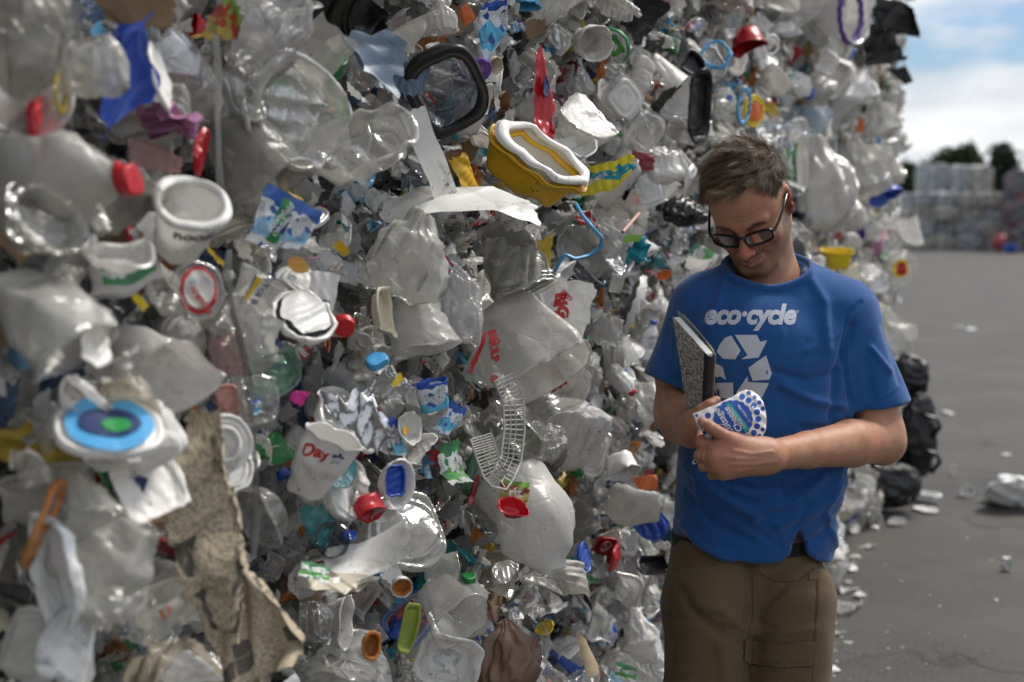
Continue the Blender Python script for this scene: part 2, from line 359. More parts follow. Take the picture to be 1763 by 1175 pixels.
def resample(prof, rows):
    prof = np.array(prof, float); d = np.r_[0, np.cumsum(np.linalg.norm(np.diff(prof, axis=0), axis=1))]
    keys = set(d.tolist()); step = d[-1] / rows; out = []
    for a, b in zip(d[:-1], d[1:]):
        n = max(1, int(round((b - a) / step))); out += list(np.linspace(a, b, n, endpoint=False))
    out.append(d[-1]); out = np.array(out); return np.c_[np.interp(out, d, prof[:, 0]), np.interp(out, d, prof[:, 1])]
def lathe(prof, R=.05, sup=2.0, asp=1.0, nu=40, rows=14, rib=0, ribk=24, taper=None):
    """shell of revolution (or of a rounded rectangle, sup > 2). prof: (radius/R, height/R)"""
    pr = resample(prof, rows); th = np.linspace(0, 2 * math.pi, nu + 1); c, s_ = np.cos(th), np.sin(th)
    x = np.sign(c) * np.abs(c) ** (2 / sup); y = np.sign(s_) * np.abs(s_) ** (2 / sup)
    rr = 1 + rib * np.cos(ribk * th)
    V = np.stack([np.outer(pr[:, 0], x * rr) * R, np.outer(pr[:, 0], y * rr) * R * asp, np.outer(pr[:, 1], np.ones(nu + 1)) * R], -1).reshape(-1, 3)
    U, W = np.meshgrid(np.linspace(0, 1, nu + 1), np.linspace(0, 1, len(pr))); return V, grid_faces(nu, len(pr) - 1), np.c_[U.ravel(), W.ravel()]
PROF = dict(
    tub=[(0, -1.1), (.70, -1.1), (.76, -1.04), (.80, -.9), (.93, -.18), (.96, -.14), (1.0, 0), (1.06, .01), (1.07, -.05)],
    deep=[(0, -1.7), (.62, -1.7), (.68, -1.66), (.72, -1.5), (.94, -.2), (.97, -.12), (1.0, 0), (1.06, .01), (1.06, -.06)],
    cup=[(0, -2.3), (.55, -2.3), (.60, -2.26), (.64, -2.1), (.80, -1.2), (.84, -1.16), (.97, -.1), (1.0, 0), (1.04, .02), (1.04, -.04)],
    lid=[(0, 0), (.70, 0), (.74, .05), (.78, .05), (.82, 0), (.90, -.01), (.93, .05), (1.0, .06), (1.03, .02), (1.03, -.12)],
    domelid=[(0, .34), (.35, .33), (.62, .25), (.80, .10), (.84, .02), (.92, .01), (.94, .06), (1.0, .06), (1.02, -.10)],
    plate=[(0, -.12), (.66, -.12), (.72, -.09), (.88, 0), (.99, .01), (1.0, -.02)],
    bowl=[(0, -.55), (.5, -.55), (.6, -.5), (.85, -.2), (.97, 0), (1.03, .01), (1.03, -.04)],
    tray=[(0, -.42), (.55, -.42), (.6, -.39), (.70, -.39), (.74, -.42), (.78, -.40), (.86, -.05), (.90, -.02), (.93, .03), (1.0, .03), (1.03, .0), (1.03, -.05)],
    shallow=[(0, -.2), (.5, -.2), (.55, -.16), (.62, -.16), (.68, -.2), (.80, -.19), (.88, .0), (.92, .04), (.96, .0), (1.02, .0), (1.03, -.04)],
    ring=[(.78, 0), (.80, .06), (.90, .08), (1.0, .06), (1.03, 0), (1.0, -.08), (.86, -.09), (.78, -.05), (.78, 0)],
    bottle=[(0, -2.6), (.8, -2.6), (.96, -2.5), (1, -2.3), (1, -1.7), (.93, -1.6), (1, -1.5), (1, -.8), (.93, -.7), (1, -.6), (.98, -.3), (.75, .1), (.38, .5), (.34, .6), (.34, .85)],
    jug=[(0, -1.6), (.8, -1.6), (.97, -1.5), (1, -1.3), (1, -.3), (.9, 0), (.6, .35), (.3, .55), (.26, .75)],
    cap=[(0, .3), (.85, .3), (.97, .26), (1, .2), (1, -.45), (.93, -.45)],
    sack=[(.06, -1.35), (.22, -1.25), (.30, -1.0), (.62, -.5), (.86, .1), (1.0, .6), (.93, .95), (.6, 1.15), (.02, 1.2)],
    pouch=[(.02, 1.25), (.5, 1.1), (.85, .8), (1, .3), (1, -.3), (.8, -.8), (.45, -1.1), (.02, -1.25)],
)
def sheet(w, h, nu=24, nv=24, curl=0.0, rng=None, ragged=0.0):
    U, W = np.meshgrid(np.linspace(0, 1, nu + 1), np.linspace(0, 1, nv + 1)); x = (U - .5) * w; y = (W - .5) * h
    if ragged and rng is not None:
        e = 1 + ragged * vnoise(np.c_[(U * 9).ravel(), (W * 9).ravel(), np.full(U.size, rng.uniform(0, 99))]).reshape(U.shape); x = x * e; y = y * e
    z = curl * ((U - .5) ** 2) * w
    return np.stack([x, y, z], -1).reshape(-1, 3), grid_faces(nu, nv), np.c_[U.ravel(), W.ravel()]

def prad(prof, z):
    p = np.array(prof); m = p[1:-2]; o = np.argsort(m[:, 1]); return np.interp(z, m[o, 1], m[o, 0])
def build(name, parts, loc, Mx, label, cat, group=None):
    """parts: [(part_name, V, F, uv, mat)]; the first may be the thing's own mesh when alone"""
    if len(parts) == 1:
        p = parts[0]; o = add(name, p[1], p[2], p[4], uv=p[3]); root = o
        o.matrix_world = Matrix([[*Mx[0], loc[0]], [*Mx[1], loc[1]], [*Mx[2], loc[2]], [0, 0, 0, 1]])
    else:
        root = empty(name, loc, Mx)
        for p in parts: add(p[0], p[1], p[2], p[4], root, uv=p[3])
    return tag(root, label, cat, group)

def make_item(gen, size, mat, rng, folds=4, amt=1.0, wob=.03, crease=.010, asp=1.0, sup=None, texts=(), extra=None, nu=None, rows=None, squash=None, rib=0, ribk=24):
    """returns parts; size = full width in metres of the uncrushed shape"""
    R = size / 2; parts = []
    C = Crush(rng, size, folds, amt, wob, crease, squash)
    if gen in ('sheet', 'film', 'card', 'crumple'):
        n = {'sheet': 22, 'film': 34, 'card': 14, 'crumple': 40}[gen] if nu is None else nu
        V, F, uv = sheet(size, size * asp, n, n, rng.uniform(-.6, .6), rng, .12 if gen != 'card' else .03)
        parts.append(['sheet', C(V), F, uv, M[mat]])
        surf = lambda x, y: np.c_[x, y, rng.uniform(0, 0) + 0 * x + .0016]
    elif gen == 'pouch':
        V, F, uv = lathe(PROF['sack'], 1.0, 2.0, 1.0, nu or 72, rows or 34); th = np.arctan2(V[:, 1], V[:, 0]); sd_ = int(rng.integers(999)); zz = V[:, 2]
        q = np.c_[np.cos(th) * 2.6, np.sin(th) * 2.6, zz * .9]; q2 = np.c_[np.cos(th) * 6, np.sin(th) * 6, zz * 1.6 + 9]; pl = .30 * (1 - np.clip((zz + 1.0) / 2.4, 0, 1)) + .10
        rr = 1 + pl * (1 - 2.6 * np.abs(vnoise(q, sd_))) + pl * .5 * (1 - 2.6 * np.abs(vnoise(q2, sd_ + 1))); V[:, :2] *= rr[:, None]; V[:, 2] += .12 * vnoise(q2 * .7, sd_ + 2)
        V = V * np.array([R, R * .42, R * .85]) + np.c_[vnoise(V * 1.4, sd_ + 3), vnoise(V * 1.4 + 5, sd_ + 4), 0 * zz] * R * .14
        if asp > .8: V[:, 1] *= 1.3
        parts.append(['bag', C(V), F, uv, M[mat]]); surf = None
    elif gen == 'clam':
        V, F, uv = lathe(PROF['tray'], R, sup or 4.5, asp, nu or 56, rows or 20, rib, ribk); parts.append(['tray', C(V), F, uv, M[mat]])
        V2, F2, uv2 = lathe(PROF['shallow'], R, sup or 4.5, asp, nu or 56, 18); a = math.radians(rng.uniform(15, 70))
        V2 = V2 * np.array([1, 1, -1]); y = V2[:, 1] - R * asp * 1.02; z = V2[:, 2] + .01 * R
        V2 = np.c_[V2[:, 0], R * asp * 1.02 + y * math.cos(a) + z * math.sin(a) * 1, -y * math.sin(a) + z * math.cos(a)]
        parts.append(['lid', C(V2), F2, uv2, M[mat]]); surf = None
    elif gen == 'basket':
        surf = None
    else:
        pr = PROF[gen]; sp = sup or (4.0 if gen in ('tray', 'shallow') else 2.0)
        V, F, uv = lathe(pr, R, sp, asp, nu or (52 if size > .1 else 40), rows or 18, rib, ribk)
        nm = {'bottle': 'bottle_body', 'jug': 'jug_body', 'ring': 'ring', 'plate': 'plate', 'bowl': 'bowl', 'cup': 'cup_body', 'tray': 'tray', 'shallow': 'tray', 'lid': 'lid_disc', 'domelid': 'lid_dome'}.get(gen, 'tub_body')
        parts.append([nm, C(V), F, uv, M[mat]])
        if gen in ('lid', 'domelid', 'plate', 'tray', 'shallow', 'bowl'):
            zc = {'lid': .002, 'domelid': .36 * R, 'plate': -.11 * R, 'tray': -.41 * R, 'shallow': -.19 * R, 'bowl': -.54 * R}[gen]
            surf = lambda x, y: np.c_[x, y, np.full(len(x), zc + .0012)]
        else:
            def surf(x, y):
                r = prad(pr, y / R) * R + .0013; th = -math.pi / 2 + x / (R * .9); return np.c_[r * np.cos(th), asp * r * np.sin(th), y]
    for tx in texts:      # (string, cx, cy, height, rot, ink[, bold, shear]) in units of R
        s_, cx, cy, hh, rot, ink = tx[:6]; bold = tx[6] if len(tx) > 6 else .02; shr = tx[7] if len(tx) > 7 else 0
        V2, F2 = text2d(s_, hh * R, bold, shr, .3); a = math.radians(rot); x = V2[:, 0] * math.cos(a) - V2[:, 1] * math.sin(a) + cx * R; y = V2[:, 0] * math.sin(a) + V2[:, 1] * math.cos(a) + cy * R
        q_ = surf(x, y) + (np.array([0, 0, .0065]) if gen in ('lid', 'plate') and extra else 0); parts.append(['lettering', C(q_), F2, np.c_[x, y], INK[ink]])
    for ex in (extra or ()):
        kind = ex[0]
        if kind == 'disc':        # printed field on a flat face: ('disc', cx, cy, rx, ry, ink|mat, part name, lift)
            _, cx, cy, rx, ry, mk, pn = ex[:7]; lift = ex[7] if len(ex) > 7 else 0
            rr = np.linspace(0, 1, 9); th = np.linspace(0, 2 * math.pi, 41); A, B = np.meshgrid(th, rr)
            x = (cx + rx * B * np.cos(A)).ravel() * R; y = (cy + ry * B * np.sin(A)).ravel() * R; q = surf(x, y)
            q = q - np.array([0, 0, .0006 - lift]) if gen in ('lid', 'domelid', 'plate', 'tray', 'shallow', 'bowl', 'sheet', 'card', 'film', 'crumple') else np.c_[q[:, 0] * (.995 + lift), q[:, 1] * (.995 + lift), q[:, 2]]
            parts.append([pn, C(q), grid_faces(40, 8), np.c_[x, y], M.get(mk) or INK[mk]])
        elif kind == 'rect':      # ('rect', x0, x1, y0, y1, ink|mat, part name)
            _, x0, x1, y0, y1, mk, pn = ex[:7]
            U, W = np.meshgrid(np.linspace(0, 1, 21), np.linspace(0, 1, 11)); x = ((x0 + (x1 - x0) * U)).ravel() * R; y = ((y0 + (y1 - y0) * W)).ravel() * R; q = surf(x, y)
            q = q * (np.array([.992, .992, 1]) if abs(q[:, 2].max() - q[:, 2].min()) > 1e-4 else 1) - (0 if abs(q[:, 2].max() - q[:, 2].min()) > 1e-4 else np.array([0, 0, .0006]))
            parts.append([pn, C(q), grid_faces(20, 10), np.c_[U.ravel(), W.ravel()], M.get(mk) or INK[mk]])
        elif kind == 'cap':       # bottle cap ('cap', r, z, mat)
            _, r, z, mk = ex; V3, F3, u3 = lathe(PROF['cap'], r * R, 2, 1, 24, 8, .02, 24); parts.append(['cap', C(V3 + np.array([0, 0, z * R])), F3, u3, M[mk]])
        elif kind == 'rim':       # coloured rim ('rim', mat, scale, z)
            _, mk, sc, z = ex; V3, F3, u3 = lathe(PROF['ring'], R * sc, sup or (4.0 if gen in ('tray', 'shallow', 'clam') else 2.0), asp, nu or 52, 8); parts.append(['rim', C(V3 + np.array([0, 0, z * R])), F3, u3, M[mk]])
        elif kind == 'inner':     # nested second shell ('inner', gen, scale, z, mat, part)
            _, g2, sc, z, mk, pn = ex; V3, F3, u3 = lathe(PROF[g2], R * sc, sup or 2.0, asp, nu or 48, 14); parts.append([pn, C(V3 + np.array([0, 0, z * R])), F3, u3, M[mk]])
    if len(parts) == 1: parts[0][0] = 'shell'
    return parts
def frame_at(p, wallmix=0.0):
    """local x to the right, y up, z towards the camera (wallmix 0) or out of the wall (1)"""
    z = (CAMP - p); z /= np.linalg.norm(z); z = z * (1 - wallmix) + WN * wallmix; z /= np.linalg.norm(z)
    x = np.cross([0, 0, 1.0], z); x /= np.linalg.norm(x); y = np.cross(z, x); return np.stack([x, y, z], 1)
# ------------------------------------------------------------------ ground
def asphalt():
    t = NT('asphalt'); co = t.coord(); g = t.noise(co, 120, 3, .7); g2 = t.noise(co, 1.1, 5, .6); g3 = t.noise(co, 9, 4, .6)
    c = t.ramp(g, [(.30, (.016, .015, .014)), (.50, (.050, .047, .044)), (.70, (.17, .16, .148))])
    c = t.mix(t.ramp(g2, [(.40, 0.0), (.62, .65)]), c, (.098, .090, .080)); c = t.mix(t.ramp(g3, [(.55, 0.0), (.75, .35)]), c, (.028, .027, .027))
    v = t.n('ShaderNodeTexVoronoi', feature='DISTANCE_TO_EDGE'); v.inputs['Scale'].default_value = .55
    w = t.n('ShaderNodeVectorMath', operation='ADD'); nn = t.n('ShaderNodeTexNoise'); nn.inputs['Scale'].default_value = 1.7; nn.inputs['Detail'].default_value = 5; t.l(co, nn.inputs[0]); t.l(co, w.inputs[0]); t.l(nn.outputs['Color'], w.inputs[1]); t.l(w.outputs[0], v.inputs['Vector'])
    ck = t.ramp(v.outputs[0], [(0.0, 1.0), (.014, 0.0)]); ck = t.math('MULTIPLY', ck, t.ramp(t.noise(co, .7, 2), [(.38, 0.0), (.6, 1.0)])); c = t.mix(t.math('MULTIPLY', ck, .7), c, (.014, .013, .013))
    st = t.ramp(t.noise(co, 26, 2, .5), [(.74, 0.0), (.76, 1.0)]); c = t.mix(t.math('MULTIPLY', st, .35), c, (.3, .29, .27))
    nb = t.bump(t.math('ADD', g, t.math('MULTIPLY', ck, -1.5)), .45, .006)
    return t.done(t.bsdf(Base_Color=c, Roughness=.82, Normal=nb).outputs[0])
nx, ny = 60, 70
gx = np.sign(np.linspace(-1, 1, nx + 1)) * np.abs(np.linspace(-1, 1, nx + 1)) ** 3 * 400; gy = -20 + np.linspace(0, 1, ny + 1) ** 3 * 620
X_, Y_ = np.meshgrid(gx, gy); Vg = np.stack([X_, Y_, 0 * X_], -1).reshape(-1, 3)
tag(add('ground', Vg, grid_faces(nx, ny), asphalt()), kind='structure')

# ------------------------------------------------------------------ bales
def bale_mat(name, cols, sc, dark=0.0):
    t = NT(name); co = t.coord(); v = t.n('ShaderNodeTexVoronoi'); v.inputs['Scale'].default_value = sc; v.inputs['Randomness'].default_value = 1
    w = t.n('ShaderNodeVectorMath', operation='ADD'); nn = t.n('ShaderNodeTexNoise'); nn.inputs['Scale'].default_value = sc * .6; nn.inputs['Detail'].default_value = 4; t.l(co, nn.inputs[0]); sc_ = t.n('ShaderNodeVectorMath', operation='SCALE'); sc_.inputs['Scale'].default_value = 2.2 / sc; t.l(nn.outputs['Color'], sc_.inputs[0]); t.l(co, w.inputs[0]); t.l(sc_.outputs[0], w.inputs[1]); t.l(w.outputs[0], v.inputs['Vector'])
    sp = t.n('ShaderNodeSeparateColor'); t.l(v.outputs['Color'], sp.inputs[0]); k = len(cols)
    c = t.ramp(sp.outputs[0], [(i / k, q) for i, q in enumerate(cols)], 'CONSTANT')
    c = t.mix(t.math('MULTIPLY', t.noise(co, sc * 3, 3), .6), c, tuple(np.array(cols[0]) * .35)); nb = t.bump(t.math('ADD', t.noise(co, sc * 2, 5), v.outputs[0]), .8, .05 if dark == 0 else .02)
    return t.done(t.bsdf(Base_Color=c, Roughness=.42, Normal=nb).outputs[0])
CORE = bale_mat('packed plastic', [(.22, .22, .21), (.36, .36, .35), (.14, .14, .14), (.30, .29, .27), (.42, .42, .40), (.10, .10, .10), (.25, .23, .19), (.03, .08, .18), (.34, .34, .33), (.05, .05, .05)], 16, 1)  # greys kept dark, painting in the shade of gaps between the items
def bale_box(dims, seed, n=(26, 14, 26), amp=.05, freq=5):
    Vs, Fs, k = [], [], 0
    for ax in range(3):
        a, b = [(1, 2), (2, 0), (0, 1)][ax]
        for sg in (-1, 1):
            U, W = np.meshgrid(np.linspace(-.5, .5, n[a] + 1), np.linspace(-.5, .5, n[b] + 1)); p = np.zeros((U.size, 3)); p[:, a] = U.ravel(); p[:, b] = W.ravel(); p[:, ax] = .5 * sg
            f = grid_faces(n[a], n[b], k); Fs.append(f if sg > 0 else f[:, ::-1]); Vs.append(p); k += len(p)
    V = np.concatenate(Vs) * np.array(dims); r = V / (np.array(dims) * .5); e = np.abs(r) ** 6; V = V * (1 - .035 * (e.sum(1) - 1))[:, None]
    d = V / np.linalg.norm(V, axis=1)[:, None]; o = np.c_[fbm(V * freq + 3, seed), fbm(V * freq + 31, seed + 5), fbm(V * freq + 71, seed + 9)]
    return V + o * amp + d * (np.abs(vnoise(V * freq * 2.3, seed + 3)) * amp * 1.2)[:, None], Fs
rngB = np.random.default_rng(5)
BT = [-1.45, .40, 2.42, 4.28, 5.75, 7.12]; BZ = [0.0, .80, 1.64, 2.52, 3.36]; BD = 1.15
cname = ['bottom course', 'second course', 'third course', 'top course']
rname = ['at the end by the camera', 'behind the newspaper', 'behind the man', 'just past the man', 'at the far end of the wall']
BOUT = {}
for i in range(5):
    for j in range(4):
        out = rngB.uniform(-.03, .02) + (.03 if i == 0 else 0) + (.05 if j == 3 and i > 1 else 0) + (.30 if j == 3 and i < 2 else 0); BOUT[i, j] = out  # near top course juts out above the view, an overhang added for shade
        L_ = BT[i + 1] - BT[i] - .03; H_ = BZ[j + 1] - BZ[j] - .02
        c = W0 + WD * (BT[i] + BT[i + 1]) / 2 + WN * (out - BD / 2 - .13) + WU * ((BZ[j] + BZ[j + 1]) / 2)
        Mx = np.stack([WD, -WN, WU], 1)
        root = empty('plastic_bale', c, Mx); tag(root, 'wire-tied plastic bale in the %s, %s' % (cname[j], rname[i]), 'bale', 'bales stacked into the plastic wall')
        V, F = bale_box((L_, BD, H_), 10 + i * 7 + j, amp=.035, freq=6); add('bale_core', V, F, CORE, root)
        for w in range(4):
            if (i, j) in ((0, 1), (0, 2), (1, 1), (1, 2)): continue
            x = (w - 1.5) * L_ / 4.2; s = np.linspace(0, 1, 26); y = -BD / 2 - .10 - .03 * np.sin(s * math.pi) - .012 * np.sin(s * 17 + w); z = (s - .5) * H_ * .97
            V, F = tube(np.c_[x + .012 * np.sin(s * 7 + w * 2 + i), y, z], .0016, 5); add('baling_wire', V, F, M['steel'], root)
        if (i, j) == (1, 1) or (i, j) == (0, 1):
            pxs = [(392, 430), (385, 470), (396, 530), (412, 590), (423, 650), (430, 720), (436, 800), (438, 880), (432, 960)] if i == 1 else [(368, 60), (371, 130), (371, 200), (373, 270), (374, 330)]
            for k in range(3):
                pt = np.array([wall_hit(x + k * 3.2 + (k * 2 if q % 3 == 1 else 0), y, .105 + .01 * k) for q, (x, y) in enumerate(pxs)]); pt = np.array([pt[0] * (1 - a) + 0 for a in ()]) if False else pt
                ii = np.linspace(0, len(pt) - 1, 40); pt = np.stack([np.interp(ii, np.arange(len(pt)), pt[:, d]) for d in range(3)], 1); loc = (pt - c) @ Mx
                V, F = tube(loc, .0012, 6); add('baling_wire', V, F, M['steel'], root)

# added stack, never in view, placed only to shade the near end of the wall
for i in range(1):
    for j in range(4):
        root = empty('plastic_bale', (-2.3 + i * 1.55, -2.6, .43 + j * .84)); tag(root, 'wire-tied bale of the unseen stack added for shade, %s, %s' % (cname[j], ['against the long wall', 'middle column', 'open end'][i]), 'bale', 'bales of the unseen stack added for shade')
        V, F = bale_box((1.5, 1.2, .81), 300 + i * 5 + j, amp=.05, freq=5); add('bale_core', V, F, CORE, root)
        for k in range(3):
            V, F = tube([((k - 1) * .42, .66, -.39), ((k - 1) * .42, .70, 0), ((k - 1) * .42, .66, .39)], .002, 5); add('baling_wire', V, F, M['steel'], root)
# scraps packed between the containers: nobody could count them
def scraps_mat():
    t = NT('plastic scraps'); at = t.n('ShaderNodeAttribute', attribute_name='tint'); co = t.coord()
    c = t.mix(t.math('MULTIPLY', dirt_fac(t, co, 20), .5), at.outputs['Color'], (.18, .15, .12)); nb = t.bump(t.noise(co, 60, 4, .6), .5, .003)
    b = t.bsdf(Base_Color=c, Roughness=.35, Normal=nb); tl = t.n('ShaderNodeBsdfTranslucent'); t.l(c, tl.inputs[0]); m = t.n('ShaderNodeMixShader'); m.inputs[0].default_value = .3; t.l(b.outputs[0], m.inputs[1]); t.l(tl.outputs[0], m.inputs[2])
    tr = t.n('ShaderNodeBsdfTransparent'); m2 = t.n('ShaderNodeMixShader'); m2.inputs[0].default_value = .15; t.l(m.outputs[0], m2.inputs[1]); t.l(tr.outputs[0], m2.inputs[2])
    return t.done(m2.outputs[0])
SCRM = scraps_mat()
rng = np.random.default_rng(11)
PAL = [(.62, .62, .60)] * 9 + [(.45, .45, .44)] * 8 + [(.75, .75, .73)] * 6 + [(.3, .3, .29)] * 4 + [(.03, .03, .03)] * 3 + [(.5, .46, .36), (.03, .1, .4), (.45, .02, .03), (.1, .35, .6), (.7, .5, .05), (.05, .3, .1), (.6, .2, .03), (.3, .2, .12), (.02, .25, .3)]
def scrap_field(n, t0, t1, z0, z1, smin, smax, o0, o1, seed):
    rg = np.random.default_rng(seed); VV, CC = [], []; k = 8; F0 = grid_faces(k, k); 
    U, W = np.meshgrid(np.linspace(-.5, .5, k + 1), np.linspace(-.5, .5, k + 1)); base = np.stack([U, W, 0 * U], -1).reshape(-1, 3)
    for i in range(n):
        t_ = rg.uniform(t0, t1); z_ = rg.uniform(z0, z1); s = rg.uniform(smin, smax); c = W0 + WD * t_ + WU * z_ + WN * rg.uniform(o0, o1)
        x, y, D = to_px(c)
        if D < .3 or x < -150 or x > 1950 or y < -160 or y > 1350: continue
        v = base * np.array([s, s * rg.uniform(.4, 1.2), s])
        for _ in range(3):
            n_ = rg.normal(size=3); n_ /= np.linalg.norm(n_); m_ = np.cross(n_, rg.normal(size=3)); d = np.maximum(v @ n_ - rg.uniform(.02, .25) * s, 0)[:, None]; v = v - n_ * d * rg.uniform(.6, 1.7) + m_ * d * rg.uniform(-.6, .6)
        v = v + s * .05 * rg.normal(size=v.shape) * .6
        R_ = rotm(rg.uniform(-75, 75), rg.uniform(-75, 75), rg.uniform(0, 360)); fr = np.stack([WD, WU, WN], 1) @ R_
        VV.append(c + v @ fr.T); CC.append(np.tile(np.array(PAL[rg.integers(len(PAL))]) * rg.uniform(.75, 1.1), (len(v), 1)))
    nv = (k + 1) ** 2; F = (F0[None] + (np.arange(len(VV)) * nv)[:, None, None]).reshape(-1, 4)
    return np.concatenate(VV), F, np.concatenate(CC)
V, F, Cc = scrap_field(5200, -.9, 3.0, .15, 2.7, .03, .10, -.10, .0, 1); V2, F2, C2 = scrap_field(5200, 3.0, 7.1, 0, 3.35, .05, .14, -.11, .0, 2)
PAL = [(.78, .77, .74)] * 22 + [(.60, .59, .56)] * 16 + [(.85, .85, .83)] * 16 + [(.03, .03, .03)] * 2 + [(.5, .46, .36), (.03, .1, .45), (.03, .1, .45), (.5, .02, .03), (.5, .02, .03), (.08, .4, .65), (.1, .35, .6), (.75, .52, .04), (.75, .52, .04), (.05, .33, .1), (.65, .2, .03), (.3, .2, .12), (.02, .28, .33), (.5, .25, .4), (.2, .5, .08)]
V3, F3, C3 = scrap_field(2200, -.9, 2.9, .15, 2.7, .02, .06, -.06, .02, 3); V4, F4, C4 = scrap_field(3000, 2.9, 7.1, 0, 3.35, .03, .09, -.06, .04, 4)
n1_, n2_, n3_ = len(V), len(V) + len(V2), len(V) + len(V2) + len(V3)
tag(add('plastic_scraps', np.r_[V, V2, V3, V4], [F, F2 + n1_, F3 + n2_, F4 + n3_], SCRM, attrs={'tint': np.r_[Cc, C2, C3, C4]}), kind='stuff')

